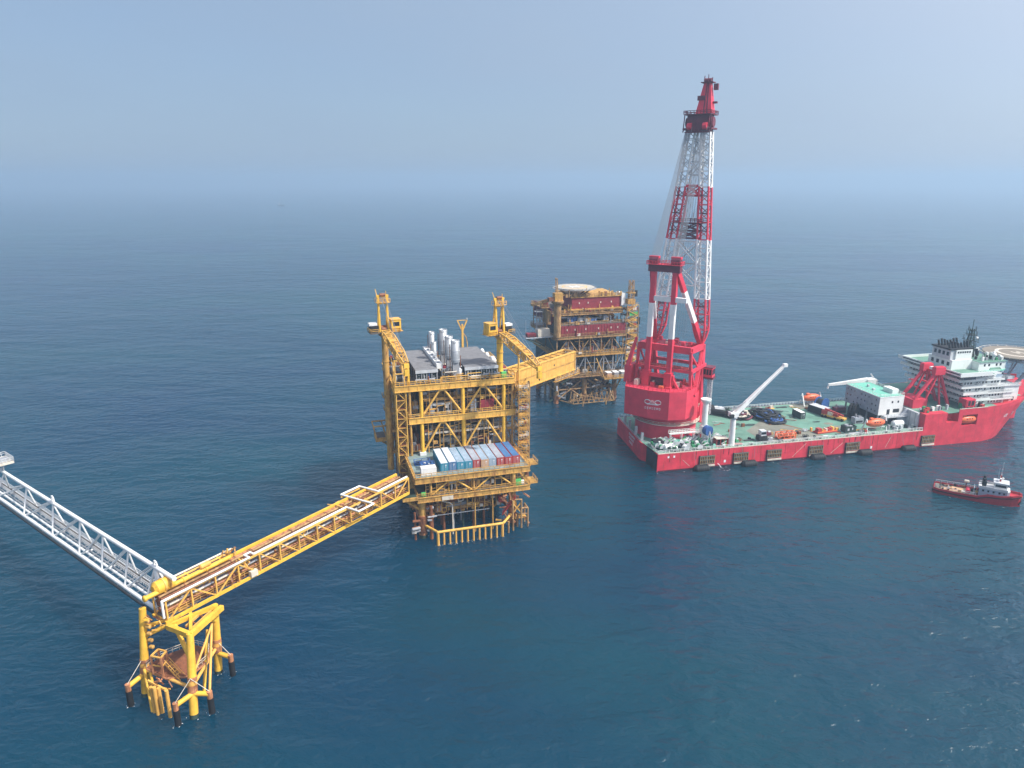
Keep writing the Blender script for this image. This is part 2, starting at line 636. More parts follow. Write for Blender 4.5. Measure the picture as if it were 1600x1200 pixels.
def deck(parent, a0, a1, b0, b1, z, th, mat='yellow', floor='grating', kick=True, rails=('f', 'l', 'r', 'b'), label=None):
    """plated deck with an I-girder round its edge, joists below and a railing as its sub-part"""
    mb = MB(floor)
    mb.box(a0 + 0.05, a1 - 0.05, b0 + 0.05, b1 - 0.05, z - 0.25, z)
    mb.m(mat)
    for (p, q) in (((a0, b0), (a1, b0)), ((a1, b0), (a1, b1)), ((a1, b1), (a0, b1)), ((a0, b1), (a0, b0))):
        P_, Q_ = Vector((p[0], p[1], 0)), Vector((q[0], q[1], 0))
        mb.bar(P_ + Vector((0, 0, z - th / 2 - 0.03)), Q_ + Vector((0, 0, z - th / 2 - 0.03)), 0.18, th)
        mb.bar(P_ + Vector((0, 0, z - 0.0)), Q_ + Vector((0, 0, z - 0.0)), 0.62, 0.16)
        mb.bar(P_ + Vector((0, 0, z - th)), Q_ + Vector((0, 0, z - th)), 0.62, 0.16)
        d = (Q_ - P_)
        k = int(d.length / 2.4)
        n_ = Vector((d.y, -d.x, 0)).normalized() * 0.14
        for i in range(1, k):
            c = P_.lerp(Q_, i / k) + n_
            mb.bar(c + Vector((0, 0, z - th + 0.1)), c + Vector((0, 0, z - 0.1)), 0.12, 0.22)
    y = b0 + 3.0
    while y < b1 - 1:
        mb.box(a0 + 0.3, a1 - 0.3, y, y + 0.22, z - th * 0.9, z - 0.26)
        y += 3.6
    o = mb.build('deck', parent)
    if label:
        o['label'] = label
    r = MB(mat)
    c = {'f': ((a0, b0), (a1, b0)), 'r': ((a1, b0), (a1, b1)), 'b': ((a1, b1), (a0, b1)), 'l': ((a0, b1), (a0, b0))}
    for k in rails:
        (x0, y0), (x1, y1) = c[k]
        r.rail([(x0, y0, z + 0.08), (x1, y1, z + 0.08)], h=1.2, r=0.07, step=1.6)
    r.build('railing', o)
    return o


# decks
deck(platform, -0.6, 34.2, 0.0, 48.0, 14.0, 1.5, 'old_yellow', label='lowest plated deck above the legs')
deck(platform, -1.2, 34.2, 0.0, 48.0, 20.3, 1.7, 'old_yellow', 'platform_deck', label='wide deck that carries the containers')
deck(platform, 0.3, 35.0, 18.0, 48.4, 33.0, 1.9, 'yellow')
deck(platform, -3.8, 34.7, 18.0, 48.8, 43.7, 1.9, 'yellow', label='top deck below the grey module roofs')

# jacket legs, splash zone and braces
for a in (0.9, 29.2):
    for b in (2.2, 22.0, 41.5):
        mb = MB('splash')
        mb.tube((a, b, -6), (a, b, 7.5), 1.25, n=14)
        mb.m('dark_green').tube((a, b, -6), (a, b, 1.1), 1.31, n=14)
        mb.m('old_yellow').tube((a, b, 7.5), (a, b, 12.6), 1.15, n=14)
        mb.m('rusty').lathe((a, b, 6.6), [(1.5, 0), (1.5, 0.7)], n=14).lathe((a, b, 2.0), [(1.45, 0), (1.45, 0.4)], n=14)
        mb.build('jacket_leg', platform)
mb = MB('splash')
for a in (0.9, 29.2):
    for b0, b1 in ((2.2, 22.0), (22.0, 41.5)):
        mb.tube((a, b0, 11.5), (a, b1, 0.0), 0.5, n=8).tube((a, b0, 3.6), (a, b1, 3.6), 0.5, n=8)
for b in (22.0, 41.5):
    mb.tube((0.9, b, 4.2), (29.2, b, 4.2), 0.48, n=8)
    if b > 5:
        mb.tube((0.9, b, 11.6), (15, b, 4.2), 0.42, n=8).tube((29.2, b, 11.6), (15, b, 4.2), 0.42, n=8)
mb.build('jacket_brace', platform)

# conductors and risers hanging under the lowest deck
for i in range(28):
    a, b = 4.5 + (i % 7) * 3.3 + rng.uniform(-.5, .5), 5 + (i // 7) * 4.4 + rng.uniform(-.8, .8)
    mb = MB(rng.choice(('rusty', 'dark', 'splash', 'grey', 'dark_green')))
    mb.tube((a, b, -5), (a, b, 12.6), rng.uniform(0.28, 0.5), n=8)
    mb.m('old_yellow').tube((a, b, 6.0), (a, b, 6.6), 0.75, n=8)
    mb.build('riser', platform)
for i in range(22):
    a, b = 3.5 + (i % 8) * 3.3 + rng.uniform(-.8, .8), 22 + (i // 8) * 6.0 + rng.uniform(-1.5, 1.5)
    MB(rng.choice(('dark', 'dark', 'dark_green', 'rusty'))).tube((a, b, -5), (a, b, 12.6), rng.uniform(0.6, 1.1), n=9).build('caisson', platform)
mb = MB('old_yellow')
mb.path([(17.0, 1.2, 12.6), (17.0, 1.2, -1)], 0.22, 6).path([(22.6, 1.2, 12.6), (22.6, 1.2, -1)], 0.22, 6)
mb.m('old_white').path([(7.0, 1.5, 12.5), (7.0, 1.5, 11.4), (9.2, 1.5, 10.6), (10.0, 1.5, 9.8), (10.0, 1.5, -1)], 0.2, 6)
mb.path([(13.4, 1.8, 12.6), (13.4, 1.8, 10.8), (12.0, 1.8, 10.4), (12.0, 1.8, 12.6)], 0.2, 6)
mb.m('light_grey').path([(5, 3.0, 6.2), (22, 3.0, 6.2)], 0.16, 6)
mb.m('rusty').hcyl((9.5, 3.0, 11.2), (13.0, 3.0, 11.2), 1.0)
mb.build('hanging_pipe', platform)
equip(platform, rng, 2.5, 27, 3, 20, 6.8, 12.5, 6, 3, 22, tint=('dark', 'rusty', 'dark_green', 'grey', 'splash'))
# spider walkway between the legs
mb = MB('rusty')
for b in (5.0, 20.0):
    mb.box(1.5, 28.5, b, b + 1.4, 6.4, 6.6)
for a in (3.5, 14, 26.0):
    mb.box(a, a + 1.4, 6.4, 20, 6.42, 6.58)
mb.m('old_yellow').rail([(2.5, 5, 6.6), (27.6, 5, 6.6)], r=0.05)
mb.build('spider_deck', platform)
# clutter by the two front legs: clamps, sumps and rusty boat bumpers
mb = MB('splash')
for k in range(16):
    z = rng.uniform(1.2, 11.0)
    s = rng.choice((-1, 1))
    mb.m(rng.choice(('rusty', 'splash', 'old_yellow', 'grey'))).hcyl((0.9 + s * 1.2, 1.0 + rng.uniform(-1.2, .8), z), (0.9 + s * rng.uniform(2.2, 4.0), 1.0 + rng.uniform(-1.2, 1), z + rng.uniform(-.4, .4)), rng.uniform(0.22, 0.5), n=8)
mb.m('rusty').tube((3.2, 0.4, -3), (3.2, 0.4, 11), 0.55, n=9).tube((-1.6, 1.2, -3), (-1.6, 1.2, 9), 0.35, n=9)
mb.m('old_white').box(-2.8, -1.4, 0.0, 1.0, 2.6, 3.5)
mb.build('leg_fitting', platform)
mb = MB('splash')
for k in range(26):
    z = rng.uniform(1.0, 11.6)
    x, y = 29.2 + rng.uniform(-4.5, 3.6), 1.0 + rng.uniform(-1.2, 1.2)
    dz = rng.choice((0, rng.uniform(-3, 3), rng.uniform(-3, 3)))
    mb.m(rng.choice(('rusty', 'splash', 'orange_yellow', 'splash', 'rusty', 'box_tan'))).bar((x, y, z), (x + rng.uniform(-2.2, 2.2), y + rng.uniform(-.8, .8), max(.2, z + dz)), rng.uniform(.2, .45))
mb.m('box_red').box(24.6, 26.6, 1.0, 2.4, 8.8, 10.6).stairs((25.5, .6, 4.6), (29.6, -.6, 10.6), (.3, 1.0, 0))
mb.build('leg_fitting', platform)

# row of yellow guard posts standing in the sea before the risers
guard = MB('yellow')
guard.tube((4.0, -4.2, 4.3), (24.4, -4.2, 4.3), 0.42, n=8).tube((24.4, -4.2, 4.3), (28.4, 0.9, 4.3), 0.4, n=8)
guard.tube((4.3, -4.2, 4.3), (1.4, 1.4, 4.3), 0.38, n=8)
guard = guard.build('riser_guard', platform)
for i in range(12):
    a = 4.3 + i * (24.2 - 4.3) / 11
    MB('orange_yellow').tube((a, -4.2, -3.5), (a, -4.2, 4.0), 0.44 if i in (0, 11) else 0.30, n=8).build('post', guard)
# boat landing frame at the right-hand front leg
bl = MB('weathered')
for a, b, z in ((30.6, -0.6, 9.6), (33.4, -0.6, 9.6), (35.6, -0.2, 6.4), (35.6, 3.2, 6.4), (32.4, 0.4, 4.8), (30.4, -1.6, 4.0), (28.6, -2.6, 3.8)):
    bl.tube((a - 2.0, b, -3), (a - 2.0, b, z), 0.3, n=8)
bl.tube((28.0, 0.4, 9.6), (31.6, -0.6, 9.6), 0.26, n=6).tube((30.4, 0.2, 4.4), (33.6, -0.2, 4.4), 0.26, n=6).tube((29.6, 0, 6.4), (33.6, -0.2, 6.4), 0.3, n=6).tube((33.6, -0.2, 6.3), (33.6, 3.2, 6.3), 0.26, n=6)
bl.m('orange_yellow').box(29.6, 33.4, 0.2, 3.0, 2.9, 3.1).bar((28.6, -0.4, 8.6), (31.4, -0.5, 5.2), 0.3).bar((31.4, -0.5, 8.8), (28.6, -0.4, 5.2), 0.3)
bl.build('boat_landing', platform)

# columns above the decks, front row and rear row, with a middle row
for b in (18.4, 33.0, 47.6):
    for a in (4.3, 17.7, 31.2):
        mb = MB('bright_yellow' if b < 20 else 'old_yellow')
        mb.tube((a, b, 20.3), (a, b, 31.2), 0.6, n=10).tube((a, b, 33.0), (a, b, 41.9), 0.6, n=10)
        if b < 20:
            mb.m('white').box(a - 1.0, a + 1.0, b - 0.9, b + 0.9, 20.32, 21.4)
        mb.build('column', platform)
for a in (3.4, 16.6, 29.2):
    for b in (0.7, 24, 46):
        mb = MB('old_yellow')
        mb.tube((a, b, 14.0), (a, b, 18.7), 0.42 if a < 20 else 0.75, n=9)
        mb.build('column', platform)
# diagonal braces: an inverted V in every bay
def vbrace(b, apexes, feet, z_top, z_bot, r, mat):
    mb = MB(mat)
    for i, ax in enumerate(apexes):
        for s, ft in ((-0.45, feet[i][0]), (0.45, feet[i][1])):
            mb.tube((ax + s, b, z_top), (ft, b, z_bot), r, n=8)
        mb.box(ax - 1.0, ax + 1.0, b - 0.12, b + 0.12, z_top - 0.8, z_top + 0.1)
    return mb.build('diagonal_brace', platform)


for b, mt in ((18.4, 'yellow'), (47.6, 'old_yellow')):
    vbrace(b, (11.0, 24.4), ((4.8, 17.2), (18.2, 30.8)), 41.8, 33.6, 0.34, mt)
    vbrace(b, (11.0, 24.4), ((4.8, 17.2), (18.2, 30.8)), 31.1, 21.4, 0.34, mt)
vbrace(0.7, (10.0, 23.2), ((3.8, 16.2), (17.0, 29.0)), 18.7, 14.3, 0.28, 'yellow')
for a in (0.8, 34.2):
    mb = MB('old_yellow')
    for z0, z1 in ((33.2, 41.8), (21, 31.1)):
        for b0, b1 in ((18.4, 33), (47.6, 33)):
            mb.tube((a, b0, z0), (a, b1, z1), 0.32, n=7)
        mb.tube((a, 33, z0 - 1), (a, 33, z1), 0.5, n=8).tube((a, 47.6, z0 - 1), (a, 47.6, z1), 0.5, n=8).tube((a, 18.6, z0 - 1), (a, 18.6, z1), 0.4, n=8)
    mb.build('diagonal_brace', platform)
# mezzanine floors set back in the two tall storeys
for z, mt in ((38.2, 'old_yellow'), (27.0, 'old_white')):
    mb = MB('grating')
    mb.box(5.5, 33.8, 20.0, 46, z - 0.2, z)
    mb.m(mt).bar((5.4, 19.8, z - 0.2), (34, 19.8, z - 0.2), 0.3, 0.7)
    mb.rail([(5.6, 19.8, z + .15), (33.8, 19.8, z + .15)], r=0.05)
    mb.build('mezzanine', platform)

# walls, machinery and pipes on every storey
mb = MB('dark')  # dark sheets added behind the bays, standing in for interior shade
mb.box(1.4, 33.5, 34.0, 34.3, 20.4, 31.0).box(1.4, 33.5, 34.0, 34.3, 33.1, 41.7).box(1.0, 33.0, 30.0, 30.3, 14.1, 18.5)
mb.m('grey').box(9.5, 9.8, 22, 30, 33.1, 37.9).box(22, 22.3, 22, 30, 21.5, 26.7)
mb.build('dark_backing', platform)
equip(platform, rng, 2, 33, 1.6, 12.0, 14.1, 18.4, 14, 4, 16)
equip(platform, rng, 5, 33, 20.0, 33, 21.0, 26.6, 14, 5, 18)
equip(platform, rng, 6, 33, 20.4, 33, 27.1, 31.2, 11, 3, 9)
equip(platform, rng, 5, 33, 20.0, 33, 33.1, 37.9, 14, 4, 16)
equip(platform, rng, 6, 33, 20.4, 33, 38.3, 41.8, 10, 3, 10)
equip(platform, rng, 0.6, 4.0, 20, 46, 21.0, 31.0, 6, 2, 6)
equip(platform, rng, 0.6, 4.0, 20, 46, 33.1, 41.8, 6, 2, 6)
# thin posts, rails and drops of every storey's outer bay
for z0, z1, b_, a0_, a1_ in ((20.4, 31.0, 19.3, 5, 34), (33.1, 41.7, 19.3, 5, 34), (14.1, 18.4, 1.2, 2, 33), (6.8, 12.4, 3.4, 2, 27)):
    x = a0_
    while x < a1_:
        mb = MB(rng.choice(('yellow', 'orange_yellow', 'old_yellow', 'weathered', 'weathered')))
        mb.bar((x, b_, z0), (x, b_, z1), .2)
        w = rng.uniform(1.2, 2.6)
        for q in range(rng.randint(2, 4)):
            z = rng.uniform(z0 + .8, z1 - .4)
            mb.bar((x, b_, z), (x + w, b_ + rng.uniform(0, .6), z), rng.uniform(.12, .3))
        if rng.random() < .5:
            zz = rng.uniform(z0, z1 - 1.5)
            mb.m(rng.choice(('old_yellow', 'rusty', 'grey', 'old_white'))).box(x + .2, x + rng.uniform(.8, 1.6), b_, b_ + .7, zz, zz + rng.uniform(.6, 1.4))
        mb.build('secondary_frame', platform)
        x += w
# the pieces one can pick out in the photograph
mb = MB('light_grey')
mb.hcyl((9.0, 3.2, 17.3), (18.0, 3.2, 17.3), 1.15, n=16)
mb.m('white').box(10.0, 10.5, 2.6, 3.8, 14.1, 16.4).box(16.4, 16.9, 2.6, 3.8, 14.1, 16.4)
mb.build('process_vessel', platform)
mb = MB('dark')
mb.box(21.5, 27.5, 2.0, 6.0, 14.4, 17.9)
mb.m('grey').box(21.3, 27.7, 1.8, 6.2, 17.9, 18.15)
mb.build('dark_tank', platform)
mb = MB('maroon')
mb.box(23.5, 28.2, 19.2, 22.0, 33.1, 36.6)
mb.m('dark').box(23.9, 27.8, 19.12, 19.2, 33.6, 33.9)
mb.build('maroon_cabin', platform)
mb = MB('light_grey')
mb.box(7.6, 14.5, 20.3, 23.5, 33.1, 36.6)
for k in range(6):
    mb.m('window').box(8.2 + k * 1.05, 8.9 + k * 1.05, 20.18, 20.3, 34.0, 35.8)
mb.build('control_cabin', platform)
MB('light_grey').box(20.4, 22.3, 19.4, 22, 33.1, 37.2).build('electrical_cabinet', platform)
mb = MB('safety_green')
mb.box(29.8, 31.6, 0.4, 1.4, 14.1, 16.0).box(0.6, 1.9, 0.5, 1.4, 14.1, 15.2)
mb.m('white').box(31.7, 32.6, 0.5, 1.3, 14.1, 15.4)
mb.build('safety_locker', platform)
mb = MB('old_white')
mb.box(6.6, 10.0, -0.32, -0.1, 12.5, 13.7)
mb.build('name_board', platform)

# lattice ladder tower on the left front corner
lt = MB('yellow')
lt.lattice([(-3.4, 18.2, 15.0), (-0.4, 18.2, 15.0), (-0.4, 21.4, 15.0), (-3.4, 21.4, 15.0)],
           [(-3.4, 18.2, 42), (-0.4, 18.2, 42), (-0.4, 21.4, 42), (-3.4, 21.4, 42)], 9, 0.2, 0.09)
for i in range(9):
    z = 15 + i * 3.0
    lt.m('rusty').box(-3.1, -.7, 18.5, 21.1, z, z + 0.12)
    x0, x1 = ((-2.9, -.9) if i % 2 else (-.9, -2.9))
    lt.m('old_yellow').stairs((x0, 19.0, z + .1), (x1, 19.0, z + 3.0), (0, 1.1, 0))
lt.build('ladder_tower', platform)
# yellow frame with a hose reel where the tower passes the top deck
fr = MB('yellow')
for a in (-3.4, -0.6):
    fr.bar((a, 18.3, 43.8), (a, 18.3, 52.0), 0.35).bar((a, 22.5, 43.8), (a, 22.5, 51.0), 0.3).bar((a, 18.3, 51.9), (a, 22.5, 50.9), 0.3)
    fr.bar((a, 18.3, 44.2), (a, 22.5, 50.4), 0.18)
fr.bar((-3.4, 18.3, 47.6), (-0.6, 18.3, 47.6), 0.3).bar((-3.4, 18.3, 51.8), (-0.6, 18.3, 51.8), 0.3)
fr.m('dark').tube((-2.9, 19.6, 46.0), (-1.1, 19.6, 46.0), 1.25, n=14)
fr.m('old_white').tube((-3.05, 19.6, 46.0), (-2.9, 19.6, 46.0), 1.6, n=14).tube((-1.1, 19.6, 46.0), (-0.95, 19.6, 46.0), 1.6, n=14)
fr.m('bright_yellow').tube((0.6, 18.6, 43.8), (0.6, 18.6, 49.0), 0.45, n=8).tube((0.6, 18.6, 48.8), (-0.4, 18.4, 50.6), 0.4, n=8)
fr.build('hose_reel_frame', platform)

# scaffold-like stair tower on the right flank
st = MB('old_yellow')
X0, X1, Y0, Y1 = 35.3, 39.0, 15.2, 19.6
st.lattice([(X0, Y0, 14.2), (X1, Y0, 14.2), (X1, Y1, 14.2), (X0, Y1, 14.2)], [(X0, Y0, 42.6), (X1, Y0, 42.6), (X1, Y1, 42.6), (X0, Y1, 42.6)], 12, 0.15, 0.07)
for i in range(12):
    z = 14.2 + i * 2.37
    st.m('grating').box(X0 + .2, X1 - .2, Y0 + .2, Y1 - .2, z, z + 0.1)
    st.m(rng.choice(('yellow', 'orange_yellow', 'old_yellow', 'old_white'))).rail([(X0, Y0, z + .1), (X1, Y0, z + .1), (X1, Y1, z + .1)], r=0.06, step=0.9)
    p, q = ((X0 + .4, X1 - .5) if i % 2 else (X1 - .5, X0 + .4))
    st.m('yellow').stairs((p, Y0 + 0.6, z + 0.1), (q, Y0 + 0.6, z + 2.37), (0, 1.3, 0))
    for k in range(5):
        st.m(rng.choice(('rusty', 'old_white', 'orange_yellow', 'box_red', 'grey'))).box(X0 + rng.uniform(.2, 2.4), X0 + rng.uniform(2.5, 3.4), Y0 + rng.uniform(.1, 1.4), Y0 + rng.uniform(1.5, 2), z + .15, z + rng.uniform(.4, 1.5))
st.build('stair_tower', platform)
st = MB('old_yellow')
for z in (24.5, 29, 35.5, 39.5):
    st.m('grating').box(34.6, 37.5, 21, 27, z, z + .12)
    st.m('orange_yellow').rail([(37.4, 21, z + .1), (37.4, 27, z + .1)], r=.06)
    st.bar((34.6, 24, z - 1.8), (37.4, 24, z), .18)
for z in (14.3, 20.5):
    st.m('old_yellow').box(34.6, 37.2, 1.0, 6.0, z - .5, z - .3).rail([(34.6, 1.0, z - .3), (37.2, 1.0, z - .3), (37.2, 6, z - .3)], r=.06)
st.build('side_platform', platform)

# platforms sticking out on the left flank
for b, z, dep, w in ((30.0, 37.0, 5.6, 2.4), (38.0, 30.2, 4.6, 2.4)):
    mb = MB('old_yellow')
    mb.box(-0.6 - dep, 0.5, b, b + w, z - .3, z)
    mb.rail([(-0.6 - dep, b, z), (-0.6 - dep, b + w, z)], r=.06).rail([(-0.6 - dep, b, z), (0.3, b, z)], r=.06)
    mb.bar((-0.6 - dep, b + w / 2, z - .3), (0.3, b + w / 2, z - 2.6), .25)
    mb.m('box_grey').box(-dep, -dep + 1.6, b + .4, b + 1.6, z + .02, z + 1.4)
    mb.build('side_platform', platform)
mb = MB('old_yellow')
mb.box(-9.4, 0.2, 28.0, 34.0, 22.6, 23.9)
for a in (-9.1, -6.0, -3.0):
    mb.bar((a, 28.2, 23.9), (a - .8, 28.2, 27.8), .35).bar((a, 33.6, 23.9), (a - .8, 33.6, 27.8), .35)
mb.bar((-9.9, 28.2, 27.9), (-3.2, 28.2, 27.9), .4).bar((-9.9, 33.6, 27.9), (-3.2, 33.6, 27.9), .4).bar((-9.9, 28.2, 27.9), (-9.9, 33.6, 27.9), .3)
mb.tube((-8.2, 31, 22.6), (0.4, 31, 15.8), .4)
mb.m('grating').box(-9.0, 0.2, 28.3, 33.7, 23.92, 24.0)
mb.build('lifeboat_station', platform)
mb = MB('rusty')
mb.box(-2.4, 0.0, 22, 47, 20.0, 20.25)
for b in (24, 30, 36, 42):
    mb.m('old_yellow').tube((-2.2, b, 14), (-2.2, b, 42), .28)
    mb.m('rusty').tube((-1.2, b + 1.5, 4), (-1.2, b + 1.5, 41), .22)
for z in (24, 28, 33, 37, 41):
    mb.m('old_yellow').box(-2.5, 0.0, 22, 47, z - .3, z).rail([(-2.5, 22, z), (-2.5, 47, z)], r=.06)
mb.build('side_walkway', platform)
# bracket that carries the end of the access bridge
mb = MB('old_yellow')
mb.box(-5.2, -0.7, -0.6, 6.6, 13.6, 14.6)
mb.tube((-4.6, 1.0, 13.6), (0.9, 2.2, 8.6), .4).tube((-4.6, 5.0, 13.6), (0.9, 2.2, 8.6), .4)
mb.m('dark_green').box(-5.0, -1.0, -0.2, 6.0, 14.6, 14.75)
mb.build('bridge_seat', platform)
# top deck furniture
equip(platform, rng, 0.5, 33, 18.2, 19.2, 43.8, 46.2, 0, 0, 10)
equip(platform, rng, 12.2, 18.2, 18.8, 40, 43.8, 48.0, 7, 3, 8, tint=('rusty', 'old_yellow', 'maroon', 'grey', 'dark'))
equip(platform, rng, -3, 2.5, 24, 46, 43.8, 48.0, 8, 1, 8)
equip(platform, rng, 30, 34, 22, 46, 43.8, 46.6, 6, 0, 4)
mb = MB('safety_green')
mb.box(30.6, 32.2, 18.4, 19.4, 43.8, 45.6)
mb.build('safety_locker', platform)


# ------------------------------------------------------------------ things standing on the platform
def shed(a0, a1, b0, b1, z0, z1, label, rows):
    t = thing('generator_module', label, 'machine module', PF.w((a0 + a1) / 2, (b0 + b1) / 2, z0), PF.rz, 'grey roofed generator modules')
    hx, hy, h = (a1 - a0) / 2, (b1 - b0) / 2, z1 - z0
    mb = MB('roof_grey')
    mb.box(-hx, hx, -hy, hy, h - 0.35, h)
    mb.m('grey')
    k = int(2 * hy / 1.2)
    for i in range(k):
        y = -hy + 0.6 + i * (2 * hy - 1.2) / (k - 1)
        mb.box(-hx + .1, hx - .1, y - .06, y + .06, h, h + .1)
    mb.m('light_grey').box(-hx - .12, hx + .12, -hy - .12, -hy - .02, h - .95, h + .02)
    mb.build('roof', t)
    mb = MB('dark')
    mb.box(-hx + .5, hx - .5, -hy + .9, hy - .5, 0.05, h - .4)
    mb.build('wall', t)
    mb = MB('grey')
    n = rows
    for i in range(n + 1):
        x = -hx + .2 + i * (2 * hx - .4) / n
        mb.box(x - .14, x + .14, -hy + .1, -hy + .38, 0, h - .36).box(x - .14, x + .14, hy - .38, hy - .1, 0, h - .36)
    for i in range(7):
        y = -hy + .3 + i * (2 * hy - .6) / 6
        mb.box(-hx + .05, -hx + .3, y - .14, y + .14, 0, h - .36).box(hx - .3, hx - .05, y - .14, y + .14, 0, h - .36)
    mb.build('frame', t)
    for i in range(n):
        x = -hx + .5 + i * (2 * hx - .4) / n
        w = (2 * hx - .4) / n - .55
        mb = MB('dark_green')
        mb.box(x, x + w, -hy + .55, -hy + .88, .9, h - .9)
        for q in range(6):
            mb.m(rng.choice(('light_grey', 'grey', 'dark', 'white'))).box(x + rng.uniform(0, w * .4), x + rng.uniform(w * .5, w), -hy + .4, -hy + .55, .5 + q * .6, .5 + q * .6 + rng.uniform(.12, .3))
        mb.m(rng.choice(('light_grey', 'old_white', 'blue', 'steel'))).tube((x + w * .5, -hy + .35, 0), (x + w * .5, -hy + .35, rng.uniform(1.2, h - 1)), .16, n=6)
        mb.build('louvre', t)
    return t


shed(3.2, 10.1, 19.8, 47.6, 43.75, 47.8, 'narrower grey roofed module at the left of the platform top', 4)
shed(18.8, 29.6, 19.4, 47.0, 43.75, 47.8, 'wider grey roofed module between the silver stacks and a crane', 6)

t = thing('air_cooler_bank', 'long white bank of cooler boxes beside the narrower grey roof', 'cooler', PF.w(11.2, 35, 43.75), PF.rz)
mb = MB('grey')
for y in (-12.5, -6, 0, 6, 12):
    mb.box(-.9, -.6, y, y + .3, 0, 3.6).box(.6, .9, y, y + .3, 0, 3.6)
mb.build('frame', t)
for i in range(7):
    mb = MB('white')
    y = -13 + i * 3.7
    mb.box(-.95, .95, y, y + 3.4, 3.6, 5.2)
    mb.m('dark').box(-.4, .2, y + .9, y + 1.6, 5.2, 5.24).box(-.3, .5, y + 2.2, y + 2.5, 5.2, 5.23)
    mb.m('light_grey').lathe((0, y + 1.7, 5.2), [(.5, 0), (.5, .35)], n=10)
    mb.build('cooler_box', t)


def stack(a, b, z0, z1, r, label, base=True):
    t = thing('exhaust_stack', label, 'exhaust stack', PF.w(a, b, z0), PF.rz, 'silver exhaust stacks')
    h = z1 - z0
    mb = MB('steel')
    hb = h * .45 if base else .4
    mb.lathe((0, 0, hb), [(r, 0), (r, h - hb), (r * .86, h - hb), (r * .86, h - hb - .8)], n=20)
    mb.m('light_grey')
    for k in range(3):
        mb.lathe((0, 0, hb + (h - hb) * (.12 + .4 * k)), [(r + .07, 0), (r + .07, .16)], n=20)
    mb.m('dark').lathe((0, 0, h - .9), [(r * .85, 0), (r * .85, .02)], n=20)
    mb.build('silencer', t)
    mb = MB('grey')
    mb.loft([[(-r * .8, -r * .8, 0), (r * .8, -r * .8, 0), (r * .8, r * .8, 0), (-r * .8, r * .8, 0)], [(-r * .7, -r * .7, hb), (r * .7, -r * .7, hb), (r * .7, r * .7, hb), (-r * .7, r * .7, hb)]])
    mb.m('rusty').bar((-r - .3, 0, 0), (-r - .3, 0, h * .9), .2).bar((r + .3, .3, 0), (r + .3, .3, h * .6), .2)
    mb.build('duct', t)
    return t


stack(16.0, 20.6, 43.75, 56.6, 1.4, 'front silver exhaust stack between the two grey roofs')
stack(15.2, 26.4, 43.75, 56.8, 1.3, 'middle silver exhaust stack, half hidden by the one before it')
stack(14.4, 31.5, 43.75, 58.0, 1.35, 'tallest silver exhaust stack at the back of the close row of three')
stack(12.8, 40.0, 43.75, 52.2, .9, 'short silver vent at the end of the white cooler bank', False)
stack(13.0, 45.0, 43.75, 54.6, 1.0, 'rearmost short silver vent behind the narrow grey roof', False)

t = thing('vent_mast', 'yellow Y-shaped vent mast behind the wider grey roof', 'mast', PF.w(24.6, 48.0, 43.75), PF.rz)
mb = MB('yellow')
mb.bar((0, 0, 0), (0, 0, 12.2), .8, .8, .6, .6)
mb.build('post', t)
mb = MB('yellow')
mb.bar((0, 0, 9.6), (-1.7, 0, 13.6), .42).bar((0, 0, 9.6), (1.7, 0, 13.6), .42).bar((-1.9, 0, 13.6), (1.9, 0, 13.6), .25)
mb.m('grey').box(1.4, 2.0, -.3, .3, 13.7, 14.3)
mb.build('fork', t)
mb = MB('old_yellow')
mb.path([(.3, 0, 9), (1.3, 0, 7.4), (1.7, 0, 5), (1.6, 0, 0)], .18, 6)
mb.build('vent_pipe', t)

for i, (a, b, s, txt) in enumerate(((31.2, 24, 1.0, 'white rounded tank nearest the crane pedestal beside the wider roof'), (31.1, 31, 1.15, 'white rounded tank second along the edge of the wider roof'), (30.9, 38, .9, 'small white rounded tank third along the edge of the wider roof'), (30.7, 44, .9, 'white rounded tank farthest back beside the wider roof'))):
    t = thing('storage_tank', txt, 'tank', PF.w(a, b, 43.75), PF.rz, 'white tanks beside the wider roof')
    MB('white').hcyl((-.2, -1.6 * s, 2.9), (.3, 1.6 * s, 2.9), .8 * s).build('vessel', t)
    MB('grey').box(-.5, .5, -1.4, -1.0, 0, 2.4).box(-.5, .5, 1.0, 1.4, 0, 2.4).build('saddle', t)


# ------------------------------------------------------------------ containers on the container deck
CW = 2.50
roofs = ['box_white', 'box_white', 'box_pale', 'box_pale', 'box_grey', 'box_pale', 'box_pale', 'box_grey', 'box_blue', 'box_blue']
bodies = ['box_teal', 'box_blue', 'box_teal', 'box_teal', 'box_red', 'box_tan', 'box_pale', 'box_red', 'box_red', 'box_red']
clab = ['blue-fronted container with a white roof, left end of the container row', 'blue container with a white roof, second in the row of ten',
        'teal container with a pale roof right beside the white roofed pair', 'teal container with a pale roof, on the left of a red-fronted one',
        'red-fronted grey-roofed container between a teal and a tan one', 'tan-fronted container near the middle of the row',
        'pale blue container between the tan one and the red ones', 'red container with a grey roof beside the pale blue one',
        'red container with a blue roof, second from the right end', 'red container with a blue roof at the right end of the row']


